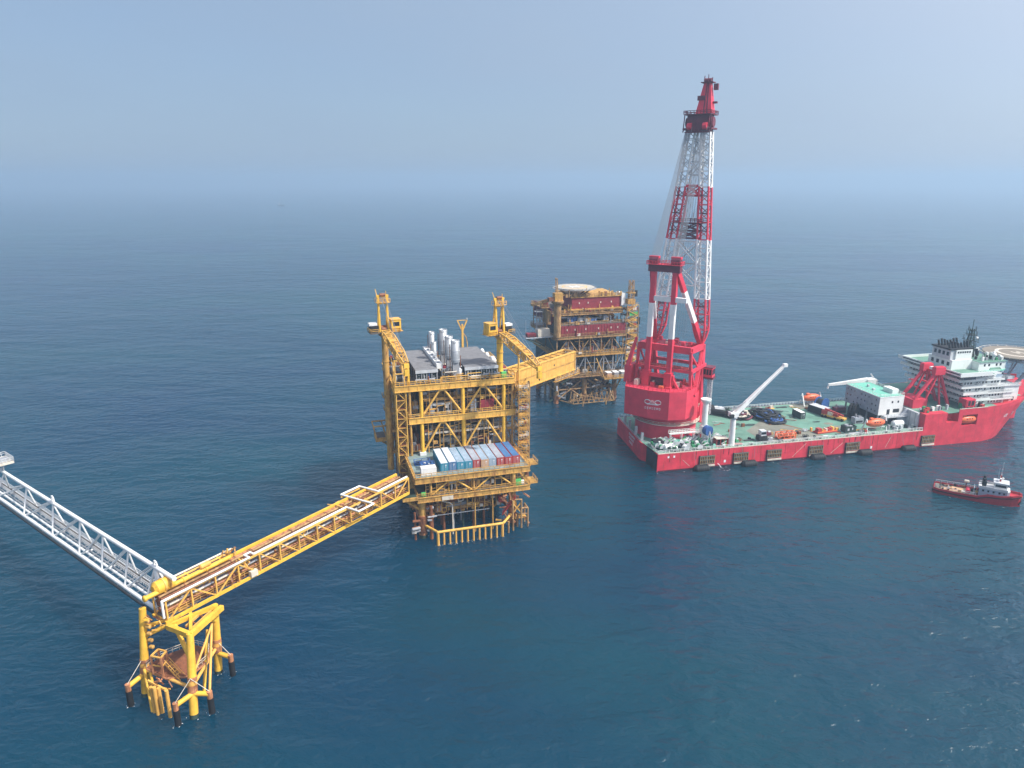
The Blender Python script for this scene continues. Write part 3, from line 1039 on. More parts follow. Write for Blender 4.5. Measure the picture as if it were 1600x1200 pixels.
def container(loc, rz, L_, body, roof, label, group, H=2.6, W=2.4, cat='container', name='shipping_container'):
    t = thing(name, label, cat, loc, rz, group)
    mb = MB(body)
    w = W / 2
    n = int(L_ / .45)
    mb.box(-w + .07, w - .07, .07, L_ - .07, .12, H - .06)
    for i in range(n):                      # corrugated sides
        y = .2 + i * (L_ - .4) / n
        mb.box(-w + .02, -w + .07, y, y + .22, .2, H - .2).box(w - .07, w - .02, y, y + .22, .2, H - .2)
    for x in (-w, w - .16):
        for y in (0, L_ - .16):
            mb.box(x, x + .16, y, y + .16, 0, H)
        mb.box(x, x + .16, .16, L_ - .16, 0, .18).box(x + .02, x + .14, .16, L_ - .16, H - .14, H - .01)
    mb.box(-w + .16, w - .16, 0, .14, 0, .18).box(-w + .16, w - .16, 0.02, .14, H - .16, H - .01)
    mb.build('body', t)
    mb = MB(roof)
    mb.box(-w + .1, w - .1, .1, L_ - .1, H - .06, H - .01)
    for i in range(int(L_ / .9)):
        y = .4 + i * .9
        mb.box(-w + .18, w - .18, y, y + .4, H - .01, H + .025)
    mb.build('roof', t)
    for s in (-1, 1):
        mb = MB(body)
        x0, x1 = (-w + .2, -.02) if s < 0 else (.02, w - .2)
        mb.box(x0, x1, .0, .06, .2, H - .18)
        mb.m('light_grey')
        for q in (.3, .7):
            xx = x0 + (x1 - x0) * q
            mb.box(xx - .025, xx + .025, -.05, .0, .25, H - .25)
        if s > 0:
            mb.m('mark_white').box(x0 + .15, x0 + .55, -.012, 0, H - .9, H - .6).box(x0 + .15, x0 + .45, -.012, 0, H - 1.3, H - 1.15)
        mb.build('door', t)
    return t


for i in range(10):
    hh = 2.7 + (.25 if i < 2 else 0) + rng.uniform(-.06, .1)
    container(PF.w(8.1 + i * CW, 2.5 + rng.uniform(-.25, .25), 20.32), PF.rz, 12.6, bodies[i], roofs[i], clab[i], 'containers in a row on the platform deck', H=hh)
container(PF.w(3.9, 1.2, 20.32), PF.rz + R(-90), 4.6, 'white', 'white', 'white cabin lying across the left front corner of the container deck', None, H=2.4, W=2.4, cat='cabin', name='workshop_cabin').location = PF.w(.9, 2.6, 20.32)
t = thing('gas_bottle_rack', 'blue rack of gas bottles behind the white cabin', 'bottle rack', PF.w(1.6, 6.0, 20.32), PF.rz)
mb = MB('blue')
for x in (0, 4.2):
    for y in (0, 2.4):
        mb.bar((x, y, 0), (x, y, 1.8), .14)
mb.bar((0, 0, 1.75), (4.2, 0, 1.75), .14).bar((0, 2.4, 1.75), (4.2, 2.4, 1.75), .14).bar((0, 0, .2), (4.2, 0, .2), .14).bar((0, 0, 1.75), (0, 2.4, 1.75), .14).bar((4.2, 0, 1.75), (4.2, 2.4, 1.75), .14)
mb.build('frame', t)
for i in range(8):
    MB(('box_blue', 'blue', 'light_grey')[i % 3]).tube((.35 + (i % 4) * 1.1, .6 + (i // 4) * 1.2, .1), (.35 + (i % 4) * 1.1, .6 + (i // 4) * 1.2, 1.65), .36, n=9).build('bottle', t)
t = thing('cargo_basket', 'open blue cargo basket at the left edge of the container deck', 'basket', PF.w(.3, 9.6, 20.32), PF.rz)
mb = MB('blue')
mb.box(0, 4.8, 0, 2.2, .1, .25).rail([(0, 0, .2), (4.8, 0, .2), (4.8, 2.2, .2), (0, 2.2, .2)], h=1.2, r=.07, closed=True)
mb.build('basket', t)
MB('dark').box(.5, 2.2, .4, 1.7, .25, 1.1).build('load', t)


# ------------------------------------------------------------------ pedestal cranes
def pedestal_crane(loc, rz, H, cab_side, tip, label, low=0.0, col='bright_yellow'):
    """column, slew ring, machinery deck, tall mast frame, cab and a lattice boom lowered towards +x"""
    t = thing('pedestal_crane', label, 'crane', loc, rz, 'pedestal cranes on the yellow platform')
    mb = MB(col)
    mb.tube((0, 0, low), (0, 0, H), 1.02, n=16)
    mb.m('old_yellow').lathe((0, 0, H - 1.4), [(1.1, 0), (1.9, .7), (1.9, 1.4)], n=16)
    for k in range(4):
        mb.lathe((0, 0, low + (H - low) * (k + .5) / 4.4), [(1.18, 0), (1.18, .25)], n=16)
    mb.build('pedestal', t)
    mb = MB('grating')
    mb.box(-2.6, 1.8, -4.6, 4.6, H, H + .3)
    mb.m('yellow').rail([(-2.6, -4.6, H + .3), (1.8, -4.6, H + .3), (1.8, -2.2, H + .3)], r=.07).rail([(-2.6, -4.6, H + .3), (-2.6, 4.6, H + .3), (1.8, 4.6, H + .3), (1.8, 2.2, H + .3)], r=.07)
    mb.m('rusty').lathe((0, 0, H - .1), [(2.3, 0), (2.3, .1)], n=16)
    mb.build('slew_platform', t)
    mb = MB('bright_yellow')
    for s in (-1.35, 1.35):
        mb.bar((.4, s, H + .3), (-.4, s, H + 11.2), .55)
        mb.bar((-2.2, s, H + .3), (-.5, s, H + 10.8), .35)
        mb.bar((-1.3, s, H + 5.5), (.1, s, H + 5.5), .22)
    mb.bar((-.3, -1.6, H + 9.0), (-.3, 1.6, H + 9.0), .4)
    mb.bar((-.4, -1.9, H + 11.3), (-.4, 1.9, H + 11.3), .5, .7)
    mb.m('orange_yellow').box(-1.4, .8, -2.1, 2.1, H + 9.3, H + 9.45).rail([(.8, -2.1, H + 9.45), (.8, 2.1, H + 9.45)], r=.07, step=1).rail([(-1.4, -2.1, H + 9.45), (-1.4, 2.1, H + 9.45)], r=.07, step=1)
    mb.m('rusty').tube((-.4, -.9, H + 11.6), (-.4, .9, H + 11.6), .55, n=10)
    mb.m('yellow').bar((-.4, -1.7, H + 11.6), (-1.2, -1.9, H + 13.4), .16).bar((-.4, 1.2, H + 11.6), (-.2, 1.1, H + 12.8), .16)
    mb.build('mast_frame', t)
    s = cab_side
    cab = MB('bright_yellow')
    cab.box(-1.6, 1.6, min(s * 2.0, s * 5.0), max(s * 2.0, s * 5.0), H + .35, H + 3.9)
    cab.m('orange_yellow').box(-1.75, 1.75, min(s * 1.9, s * 5.1), max(s * 1.9, s * 5.1), H + 3.9, H + 4.15)
    cab.m('old_yellow').box(-1.9, 1.9, min(s * 1.8, s * 5.6), max(s * 1.8, s * 5.6), H + .3, H + .36)
    cab = cab.build('cab', t)
    mb = MB('window')
    mb.box(1.6, 1.64, min(s * 2.5, s * 4.5), max(s * 2.5, s * 4.5), H + 2.0, H + 3.3)
    mb.build('window', cab)
    mb = MB('dark')
    mb.box(-2.4, .6, min(-s * 1.9, -s * 4.2), max(-s * 1.9, -s * 4.2), H + .35, H + 2.4)
    mb.m('white').box(-1.9, .4, min(-s * 2.2, -s * 4.6), max(-s * 2.2, -s * 4.6), H + 2.4, H + 3.1)
    mb.m('rusty').tube((-1.4, -1.0, H + 1.2), (-1.4, 1.0, H + 1.2), .85, n=12).tube((-.2, -.8, H + 1.0), (-.2, .8, H + 1.0), .6, n=12)
    mb.build('engine_house', t)
    # boom
    root, tp = Vector((1.4, 0, H + .5)), Vector(tip)
    d = (tp - root)
    u = Vector((0, 0, 1)) - d.normalized() * d.normalized().z
    u.normalize()
    sd = Vector((0, 1, 0))
    m1, m2 = root + d * .25, root + d * .72

    def sq(c, w, h):
        return [c - sd * w - u * h, c + sd * w - u * h, c + sd * w + u * h, c - sd * w + u * h]
    mb = MB('yellow')
    mb.lattice(sq(root, 1.2, .5), sq(m1, 1.3, 1.25), 3, .22, .1)
    mb.lattice(sq(m1, 1.3, 1.25), sq(m2, 1.2, 1.2), 5, .22, .1)
    mb.lattice(sq(m2, 1.2, 1.2), sq(tp, .7, .5), 3, .2, .1)
    mb.m('orange_yellow')
    for k in (0.28, .45, .62):
        c = root + d * k
        mb.bar(c + u * 1.0, c + d * .13 + u * 1.0, 2.0, .12)
        mb.bar(c - sd * 1.1, c + d * .1 - sd * 1.1, .1, 1.6)
        mb.bar(c + sd * 1.1, c + d * .1 + sd * 1.1, .1, 1.6)
    mb.m('bright_yellow').bar(tp - u * .6, tp + d.normalized() * .9 - u * .2, 1.5, 1.3)
    mb.build('boom', t)
    mb = MB('wire')
    for s_ in (-.7, .7):
        mb.tube((-.4, s_, H + 11.4), tuple(tp + u * .5 + sd * s_ * .6), .06, n=4).tube((-.4, s_ * .6, H + 11.4), tuple(root + d * .7 + u * 1.2 + sd * s_), .05, n=4)
    mb.build('boom_rope', t)
    mb = MB('bright_yellow')
    tz = tp.z
    mb.tube((tp.x + .5, 0, tz - .4), (tp.x + .5, 0, tz - 1.6), .12, n=5)
    mb.box(tp.x, tp.x + 1.0, -.7, .7, tz - 3.4, tz - 1.5)
    mb.m('dark').tube((tp.x + .5, 0, tz - 3.4), (tp.x + .5, 0, tz - 4.1), .3, .12, n=6)
    mb.build('hook_block', t)
    return t


pedestal_crane(PF.w(30.6, 20.6, 43.75), PF.rz + R(-73.5), 13.8, -1, (21.5, 0, 7.8), 'yellow pedestal crane with its cab on the left, near the plated link bridge')
pedestal_crane(PF.w(-5.2, 25.5, 43.75), PF.rz + R(-82), 15.6, 1, (22.5, 0, 10.8), 'yellow pedestal crane on the tall column at the left edge', low=-30, col='old_yellow')  # column in a duller yellow that stands in for its shade
pb = MB('old_yellow')
for z in (20, 27.2, 33.2, 42.2):
    pb.box(-5.2, -0.4, 24.9, 26.1, z - .7, z)
pb.build('pedestal_bracket', platform)

# ------------------------------------------------------------------ plated link bridge on the right of the platform
LBR = Frame(0.7, 222.6, 52.0)
t = thing('link_bridge', 'orange-yellow plated bridge reaching out from the right of the yellow platform', 'bridge', LBR.w(0, 0, 38.2), LBR.rz)
LL = 35.5


def plate_side(y):
    mb = MB('orange_yellow')
    mb.box(0, LL, y - .12, y + .12, .3, 3.0).box(0, LL, y - .12, y + .12, 3.5, 6.6)
    mb.m('yellow').box(-.3, LL + .3, y - .35, y + .35, 6.6, 7.0).box(-.3, LL + .3, y - .35, y + .35, -.1, .3)
    mb.m('old_yellow').box(0, LL, y - .2, y + .2, 3.05, 3.45)
    for i in range(13):
        x = .2 + i * (LL - .4) / 12
        mb.m('orange_yellow').box(x - .05, x + .05, y - .16, y + .16, .3, 3.05).box(x - .05, x + .05, y - .16, y + .16, 3.45, 6.6)
    mb.m('dark').tube((7.4, y - .14, 1.5), (7.4, y + .14, 1.5), .62, n=14).tube((22.5, y - .14, 4.4), (22.5, y + .14, 4.4), .35, n=10).tube((5.0, y - .14, 2.6), (5.0, y + .14, 2.6), .25, n=10)
    mb.build('side_girder', t)


plate_side(-.2)
plate_side(4.6)
mb = MB('grating')
mb.box(-.2, LL + .2, .2, 4.2, .35, .5)
for i in range(10):
    mb.m('old_yellow').box(.5 + i * 3.8, .8 + i * 3.8, .15, 4.25, 6.62, 6.9)
mb.m('rusty').box(-.3, LL + .4, -.3, 4.7, -.35, -.12)
mb.build('walkway', t)
mb = MB('grey')
mb.tube((0, 1.2, 4.9), (LL + .5, 1.2, 4.9), .35).tube((0, 2.4, 4.9), (LL + .5, 2.4, 4.9), .45)
mb.m('old_white').tube((0, 3.4, 4.9), (LL + .5, 3.4, 4.9), .3)
mb.build('pipeline', t)
mb = MB('old_yellow')
mb.bar((LL + .2, -.2, -.1), (LL + .2, -.2, 7), .5).bar((LL + .2, 4.6, -.1), (LL + .2, 4.6, 7), .5).bar((LL + .2, -.2, 6.8), (LL + .2, 4.6, 6.8), .5)
mb.m('dark').box(LL + .3, LL + .45, .2, 4.2, 2.9, 5.8)
mb.build('end_frame', t)
mb = MB('old_yellow')
mb.box(LL - 14, LL + 2.0, -1.4, -.4, -1.6, -1.3).rail([(LL - 14, -1.4, -1.3), (LL + 2, -1.4, -1.3)], r=.06)
mb.m('old_white').tube((LL - 13, -.9, -1.0), (LL + 1.6, -.9, -1.0), .25)
for i in range(6):
    mb.m('orange_yellow').bar((LL - 13 + i * 2.8, -.9, -1.6), (LL - 11.6 + i * 2.8, -.3, .2), .2)
mb.build('service_walkway', t)
mb = MB('yellow')
mb.bar((1.2, -.9, -3.5), (1.2, -.9, 12.5), .45).bar((1.2, -.9, 3), (-1.5, -.9, -2), .3)
mb.build('hanger_post', t)

# ================================================================== bridge support standing in the sea (bottom left)
JX, JY = -69.0, 127.0
jacket = thing('bridge_support', 'yellow three-legged support standing in the sea where the two bridges meet', 'bridge support', (JX, JY, 0))


def J(x, y, z):
    return (x - JX, y - JY, z)


LEGS = {'l': ((-77.6, 126.4), (-76.6, 128.6), 19.6), 'f': ((-64.6, 120.0), (-64.9, 123.6), 17.0), 'r': ((-65.0, 133.6), (-64.4, 134.6), 16.4)}
for k, (base, top, zt) in LEGS.items():
    B, T = Vector((base[0], base[1], 0)), Vector((top[0], top[1], zt))
    d = (T - B) / zt
    mb = MB('bright_yellow')
    p = lambda z: J(*(B + d * z))
    mb.tube(p(-6), p(7.5), .84, n=16)
    mb.tube(p(7.5), p(10.0), .84, .82, n=16)
    mb.tube(p(10.0), p(zt), .82, .7, n=16)
    mb.m('dark_green').tube(p(-6), p(.7), .88, n=16)
    mb.m('splash').tube(p(5.2), p(6.6), .96, n=16).tube(p(7.6), p(8.3), .95, n=16)
    mb.m('orange_yellow').tube(p(6.7), p(7.5), .92, n=16)
    mb.build('leg', jacket)
# top frame that carries the bridge ends
mb = MB('bright_yellow')
fl, ff, fr_ = (-71.2, 127.2, 16.2), (-64.9, 123.7, 16.6), (-62.6, 134.0, 16.2)
mb.bar(J(*ff), J(*fr_), .9, 1.1).bar(J(*ff), J(*fl), .9, 1.1).bar(J(*fl), J(-64.0, 134.8, 16.2), .7, .9)
mb.bar(J(-65.6, 125.4, 16.3), J(-68.4, 131.8, 16.2), .6, .8)
mb.tube(J(-64.7, 122.6, 11.0), J(-70.0, 127.8, 16.0), .5, n=10)
mb.tube(J(-64.5, 134.4, 12.5), J(-64.6, 130.2, 16.0), .4, n=8)
mb.tube(J(-76.8, 128.2, 13.2), J(-71.4, 128.6, 15.8), .5, n=8)
mb.tube(J(-76.9, 128.2, 15.4), J(-71.6, 129.8, 16.2), .4, n=8)
mb.m('orange_yellow').bar(J(-66.0, 126.8, 15.9), J(-64.6, 133.0, 15.9), .35, .5).bar(J(-67.6, 127.6, 15.9), J(-66.3, 133.2, 15.9), .35, .5)
mb.m('rusty').bar(J(-65.6, 128.4, 15.7), J(-68.0, 130.0, 15.7), .3).bar(J(-65.1, 131.0, 15.7), J(-67.2, 132.0, 15.7), .3)
mb.build('top_frame', jacket)
# knuckle clutter beside the left leg
mb = MB('old_yellow')
for k in range(14):
    x, y, z = -75.8 + rng.uniform(0, 4.4), 127.8 + rng.uniform(-.8, 1.6), 14.6 + rng.uniform(0, 3.4)
    mb.m(rng.choice(('old_yellow', 'orange_yellow', 'rusty', 'bright_yellow'))).bar(J(x, y, z), J(x + rng.uniform(-1.6, 1.6), y + rng.uniform(-.8, .8), z + rng.uniform(-1.4, 1)), rng.uniform(.15, .4))
for z in (11.0, 12.6, 14.2, 15.8, 17.2):
    MB('old_yellow').hcyl(J(-75.8, 127.7, z), J(-75.0, 127.5, z), .42, n=8).build('pipe_end', jacket)
mb.build('pipe_cluster', jacket)
# boat deck between the legs
deck_ = MB('rusty')
poly = [(-76.4, 126.4), (-71.0, 123.4), (-66.4, 124.0), (-64.8, 128.5), (-65.8, 132.6), (-70.0, 134.0), (-75.4, 129.6)]
deck_.prism([(x - JX, y - JY) for x, y in poly], 6.6, 6.85)
for i in range(len(poly)):
    a, b = poly[i], poly[(i + 1) % len(poly)]
    deck_.m('splash').tube(J(a[0], a[1], 6.5), J(b[0], b[1], 6.5), .28, n=7)
deck_ = deck_.build('boat_deck', jacket)
mb = MB('old_white')
mb.rail([J(x, y, 6.85) for x, y in (poly[2], poly[3], poly[4], poly[5], poly[6], poly[0])], h=1.2, r=.05, step=1.3)
mb.build('railing', deck_)
mb = MB('orange_yellow')
mb.tube(J(-77.2, 126.7, 6.2), J(-64.7, 121.0, 6.2), .36, n=8).tube(J(-64.8, 121.4, 6.2), J(-64.9, 133.5, 6.2), .36, n=8).tube(J(-77.2, 127.0, 6.2), J(-65.2, 133.6, 6.2), .36, n=8)
mb.tube(J(-64.7, 121.6, 8.0), J(-64.8, 132.9, 12.6), .24, n=7).tube(J(-64.9, 133.2, 12.8), J(-61.9, 122.3, 4.2), .28, n=7)
mb.m('bright_yellow').tube(J(-65.6, 132.4, 11.8), J(-64.3, 124.4, 1.4), .34, n=8)
mb.tube(J(-76.9, 126.2, 6.6), J(-73.4, 120.9, -1.0), .3, n=7).tube(J(-75.0, 125.0, 6.6), J(-72.2, 121.0, -1.0), .28, n=7)
mb.build('brace', jacket)
# stair cage and little piles at the front of the boat deck
mb = MB('splash')
for x, y in ((-74.0, 124.4), (-71.7, 123.8), (-71.6, 126.0), (-73.6, 126.6)):
    mb.bar(J(x, y, 6.8), J(x, y, 11.2), .34)
mb.m('orange_yellow').bar(J(-74.0, 124.4, 11.1), J(-71.7, 123.8, 11.1), .3).bar(J(-71.7, 123.8, 11.1), J(-71.6, 126, 11.1), .3).bar(J(-71.6, 126, 11.1), J(-73.6, 126.6, 11.1), .3).bar(J(-73.6, 126.6, 11.1), J(-74, 124.4, 11.1), .3)
mb.bar(J(-74.0, 124.4, 9.0), J(-71.7, 123.8, 9.0), .22).bar(J(-71.7, 123.8, 9.0), J(-71.6, 126, 9.0), .22)
mb.m('rusty').box(-73.6 - JX, -71.8 - JX, 124.6 - JY, 126.0 - JY, 8.9, 9.05)
mb.m('orange_yellow').stairs(J(-71.4, 124.5, 9.0), J(-68.0, 123.2, 6.0), (.4, 1.0, 0))
for k in range(9):
    mb.m(rng.choice(('splash', 'rusty', 'orange_yellow', 'old_yellow'))).bar(J(-73 + rng.uniform(-1.5, 3.4), 122.4 + rng.uniform(-.6, 1.6), 4.4 + rng.uniform(0, 3)), J(-72 + rng.uniform(-1.5, 3), 122.4 + rng.uniform(-.6, 1.6), 4.2 + rng.uniform(0, 3)), rng.uniform(.2, .45))
mb.build('stair_cage', jacket)
for x, y, zt, r in ((-73.2, 121.3, 6.2, .34), (-72.2, 120.7, 6.6, .4), (-71.6, 121.2, 6.0, .4), (-69.4, 120.0, 6.4, .38)):
    MB('orange_yellow').tube(J(x, y, -3), J(x, y, zt), r, n=9).build('landing_post', jacket)
# four black rubber fenders hanging from stub arms
for (fx, fy), (lx, ly), txt in (((-79.1, 123.3), (-77.4, 126.6), 0), ((-66.8, 117.8), (-64.7, 120.6), 1), ((-61.4, 121.2), (-64.6, 120.8), 2), ((-61.5, 132.7), (-64.9, 133.7), 3)):
    a = MB('bright_yellow')
    a.tube(J(lx, ly, 5.0), J(fx, fy, 4.6), .52, n=10)
    a.m('splash').tube(J(fx, fy, 3.5), J(fx, fy, 5.2), .55, n=10)
    a.m('old_white').tube(J(fx, fy, 5.2), J(lx + (lx - fx) * .05, ly + (ly - fy) * .05, 8.6), .07, n=5)
    a = a.build('fender_arm', jacket)
    MB('rubber').tube(J(fx, fy, -3), J(fx, fy, 3.6), .62, n=12).build('fender', a)

# ================================================================== long yellow access bridge
A = Vector((-71.5, 128.3, 16.6))
Bv = Vector((-30.3, 191.7, 16.4))
ang = math.degrees(math.atan2(Bv.y - A.y, Bv.x - A.x))
bridge = thing('access_bridge', 'long yellow pipe and walkway bridge from the sea support to the big platform', 'bridge', tuple(A), R(ang))
BL = math.hypot(Bv.x - A.x, Bv.y - A.y)
SL = (Bv.z - A.z) / BL
BW, BH = 4.6, 4.8


def bz(x, z):
    return z + SL * x


nb = 13
step = BL / nb
chords = MB('bright_yellow')
for y, z in ((0, 0), (BW, 0), (BW, BH)):
    chords.bar((-.6, y, bz(-.6, z)), (BL, y, bz(BL, z)), .55, .6)
chords.m('yellow').bar((0, 0, bz(0, BH)), (BL, 0, bz(BL, BH)), .34, .4)
chords.build('chord', bridge)
mb = MB('yellow')
for y in (0, BW):
    for i in range(nb + 1):
        x = i * step
        mb.bar((x, y, bz(x, 0)), (x, y, bz(x, BH)), .3)
    for i in range(nb):
        x0, x1 = i * step, (i + 1) * step
        if i % 2:
            mb.bar((x0, y, bz(x0, BH)), (x1, y, bz(x1, 0)), .28)
        elif i < 3 or i == 12:
            mb.bar((x0, y, bz(x0, 0)), (x1, y, bz(x1, BH)), .28)
        else:
            mb.bar((x0, y, bz(x0, BH)), (x1, y, bz(x1, 0)), .24)
for i in range(nb + 1):
    x = i * step
    mb.bar((x, 0, bz(x, 0)), (x, BW, bz(x, 0)), .28)
    if i < nb:
        mb.m('old_yellow').bar((x, 0 if i % 2 else BW, bz(x, 0)), (x + step, BW if i % 2 else 0, bz(x + step, 0)), .2)
        mb.m('yellow')
mb.build('bracing', bridge)
mb = MB('rusty')
mb.box(0, .1, .5, 4.1, .3, .4)
for i in range(nb * 2):
    x0, x1 = i * step / 2, (i + 1) * step / 2 - .05
    mb.m(rng.choice(('rusty', 'grating', 'rusty', 'old_yellow'))).bar((x0, 2.4, bz(x0, .45)), (x1, 2.4, bz(x1, .45)), 3.4, .12)
mb.m('old_yellow').rail([(0, .7, bz(0, .5)), (BL, .7, bz(BL, .5))], h=1.2, r=.06, step=1.6).rail([(0, 3.9, bz(0, .5)), (BL, 3.9, bz(BL, .5))], h=1.2, r=.06, step=1.6)
mb.build('walkway', bridge)
for y, z, r, mt in ((1.2, 1.3, .26, 'rusty'), (1.9, 1.35, .34, 'splash'), (2.6, 1.3, .3, 'old_yellow'), (3.3, 1.4, .36, 'rusty'), (3.7, 2.6, .3, 'weathered'), (1.4, 2.7, .26, 'grey'), (2.6, 3.4, .22, 'old_yellow'), (3.4, 3.6, .3, 'rusty'), (4.1, 3.2, .26, 'weathered'), (4.2, 4.2, .28, 'splash'), (3.2, 4.3, .3, 'weathered'), (2.2, 4.2, .24, 'rusty')):
    mb = MB(mt)
    mb.tube((.4, y, bz(.4, z)), (BL - .2, y, bz(BL, z)), r, n=8)
    mb.m('rusty')
    for i in range(nb):
        mb.tube((i * step + .3, y, bz(i * step, z)), (i * step + .55, y, bz(i * step, z)), r * 1.5, n=8)
    if mt == 'grey':
        for i in range(nb):
            mb.m('old_white').tube((i * step + 1.5, y, bz(i * step, z) - .0), (i * step + 3.6, y, bz(i * step + 4, z)), r * 1.12, n=8)
    mb.build('pipeline', bridge)
# hangers and small valves strewn along the bridge
for i in range(98):
    x, y = rng.uniform(1, BL - 1), rng.uniform(.6, 4.3)
    z = rng.uniform(.7, 4.2)
    MB(rng.choice(('rusty', 'splash', 'old_yellow', 'old_white', 'dark', 'yellow'))).bar((x, y, bz(x, z)), (x + rng.uniform(-.9, .9), y + rng.uniform(-.6, .6), bz(x, z + rng.uniform(-.8, 1.0))), rng.uniform(.15, .42)).build('pipe_fitting', bridge)
# white pipe on the near top chord with its expansion loop
wz = BH + .45


def wp(x, y):
    return (x, y, bz(x, wz))


mb = MB('white')
mb.path([(-.9, -.3, bz(0, 1.4)), (-.9, -.3, bz(0, wz)), wp(18.6, -.3)], .27, 9)
mb.path([wp(22.0, .25), wp(51.2, .25), wp(51.2, -4.3), wp(56.7, -4.3), wp(56.0, 7.2), wp(62.8, 7.0), wp(63.2, .25), wp(BL - .3, .25)], .27, 9)
mb.build('white_pipe', bridge)
mb = MB('white')
mb.path([wp(18.6, -.3), wp(20.4, -.3), wp(20.4, 1.6), wp(22.0, 1.6), wp(22.0, .25)], .24, 8)
mb.build('white_pipe', bridge)
mb = MB('old_yellow')
mb.m('rusty')
for k in range(12):
    x = rng.uniform(15.5, 21)
    mb.m(rng.choice(('rusty', 'orange_yellow', 'old_yellow', 'bright_yellow'))).bar((x, rng.uniform(-.2, 2.5), bz(x, rng.uniform(1, 4.6))), (x + rng.uniform(-1, 1), rng.uniform(-.2, 2.5), bz(x, rng.uniform(2, 5.2))), rng.uniform(.2, .45))
mb.m('old_white').box(20.2, 22.0, -.7, .3, .2 + SL * 20, 1.6 + SL * 20)
mb.build('valve_station', bridge)
mb = MB('yellow')
for y, x0, x1 in ((-3.9, 50.8, 57.2), (6.6, 55.4, 63.4)):
    mb.bar((x0, y, bz(x0, BH)), (x1, y, bz(x1, BH)), .3)
for x, y0, y1 in ((51.2, -4.6, BW), (56.6, -4.6, 7.4), (62.8, 0, 7.4)):
    mb.bar((x, y0, bz(x, BH)), (x, y1, bz(x, BH)), .3)
    mb.bar((x, y0 if y0 < 0 else y1, bz(x, BH)), (x, 0 if y0 < 0 else BW, bz(x, 1.2)), .22)
mb.m('rusty')
for k in range(16):
    x, y = rng.uniform(51, 63), rng.uniform(-3, 6.5)
    mb.m(rng.choice(('rusty', 'old_yellow', 'orange_yellow'))).bar((x, y, bz(x, BH - .3)), (x + rng.uniform(-2, 2), y + rng.uniform(-2, 2), bz(x, BH - .2)), .2)
mb.build('loop_support', bridge)
# big yellow pipes over the tripod end, with the barrel-shaped launcher
mb = MB('bright_yellow')
mb.tube((-2.6, 3.4, bz(0, 5.4)), (18.0, 3.4, bz(18, 5.4)), .5, n=12)
mb.m('orange_yellow').tube((4.4, 4.9, bz(4, 5.6)), (19.0, 4.9, bz(19, 5.6)), .26, n=8)
mb.m('old_white').tube((4.4, 5.6, bz(4, 5.9)), (20.0, 5.6, bz(20, 5.9)), .22, n=8)
mb.m('bright_yellow')
for x in (-2.5, 6.2, 11.6):
    mb.tube((x, 3.4, bz(x, 5.4)), (x + .4, 3.4, bz(x, 5.4)), .68, n=12)
for x in (8, 12, 16):
    mb.bar((x, BW, bz(x, BH)), (x, 3.4, bz(x, 5.2)), .3).bar((x, 3.2, bz(x, 5.4)), (x, 5.8, bz(x, 5.8)), .22)
mb.m('orange_yellow').hcyl((10.6, 3.4, bz(10, 6.4)), (12.8, 3.4, bz(12, 6.4)), .6, n=10)
for k in range(8):
    x = 15.8 + rng.uniform(0, 4)
    mb.m(rng.choice(('old_yellow', 'rusty', 'orange_yellow'))).bar((x, 3.2 + rng.uniform(0, 2.4), bz(x, 5.2)), (x + rng.uniform(-.8, .8), 3.2 + rng.uniform(0, 2.4), bz(x, 6.6)), .3)
mb.build('pig_launcher', bridge)
mb = MB('bright_yellow')
mb.hcyl((.6, 4.2, bz(1, 6.0)), (4.2, 4.2, bz(4, 6.0)), 1.45, n=16, dome=.4)
mb.m('orange_yellow').tube((2.0, 4.2, bz(2, 6.0)), (2.4, 4.2, bz(2, 6.0)), 1.6, n=16).tube((3.2, 4.2, bz(3, 6)), (3.5, 4.2, bz(3, 6)), 1.6, n=16)
mb.m('yellow').bar((2, 3, bz(2, BH)), (2, 3.4, bz(2, 5)), .4).bar((3.4, 5.2, bz(3, BH)), (3.4, 5, bz(3, 5)), .4)
mb.build('launcher_barrel', bridge)

# ================================================================== white truss bridge running out of the picture
A = Vector((-71.9, 129.6, 16.5))
d2 = Vector((-.793, .609, 0)).normalized()
truss = thing('truss_bridge', 'white three-sided tubular truss bridge leaving the picture at the left', 'bridge', tuple(A), math.atan2(d2.y, d2.x))
TL = 118.0
TW, TH = -4.4, 7.8          # local y is to the left of the run: the far chord lies on the -y side
mb = MB('white')
mb.tube((-.4, 0, 0), (TL, 0, 0), .46, n=10)
mb.build('chord', truss)
mb = MB('light_grey')
mb.tube((2.0, TW, 0), (TL, TW, 0), .3, n=10)
mb.build('chord', truss)
mb = MB('white')
mb.tube((0.5, TW * .56, TH + .1), (TL, TW * .56, TH - .9), .48, n=10)
mb.build('chord', truss)
yt = TW * .56
mb = MB('white')
tops, bots = [], []
bots = [19.7, 31.0, 43.2, 59.0, 78.0, 98.5]
tops = [8.4, 20.6, 33.4, 45.8, 62.0, 79.5, 96.0, 112.0]
for i, bx in enumerate(bots):
    for y in (0, TW):
        e = 0 if y == 0 else 3.5
        mb.tube((bx + e, y, 0), (tops[i + 1] + (.3 if y == 0 else .8), yt, TH - tops[i + 1] * .008), .22, n=7)
        mb.tube((bx + e - .8, y, 0), (tops[i] + (.8 if y == 0 else 1.6), yt, TH - tops[i] * .008), .22, n=7)
    mb.tube((bx, 0, 0), (bx, TW, 0), .24, n=7)
for y, xx in ((0, 10.0), (TW, 12), (0, 1.2), (TW, 3.0), (0, 5.0)):
    mb.tube((xx, y, 0), (8.6, yt, TH), .27, n=7)
mb.build('bracing', truss)
mb = MB('grating')
mb.box(1.5, TL, TW + .2, TW + 1.3, .25, .34)
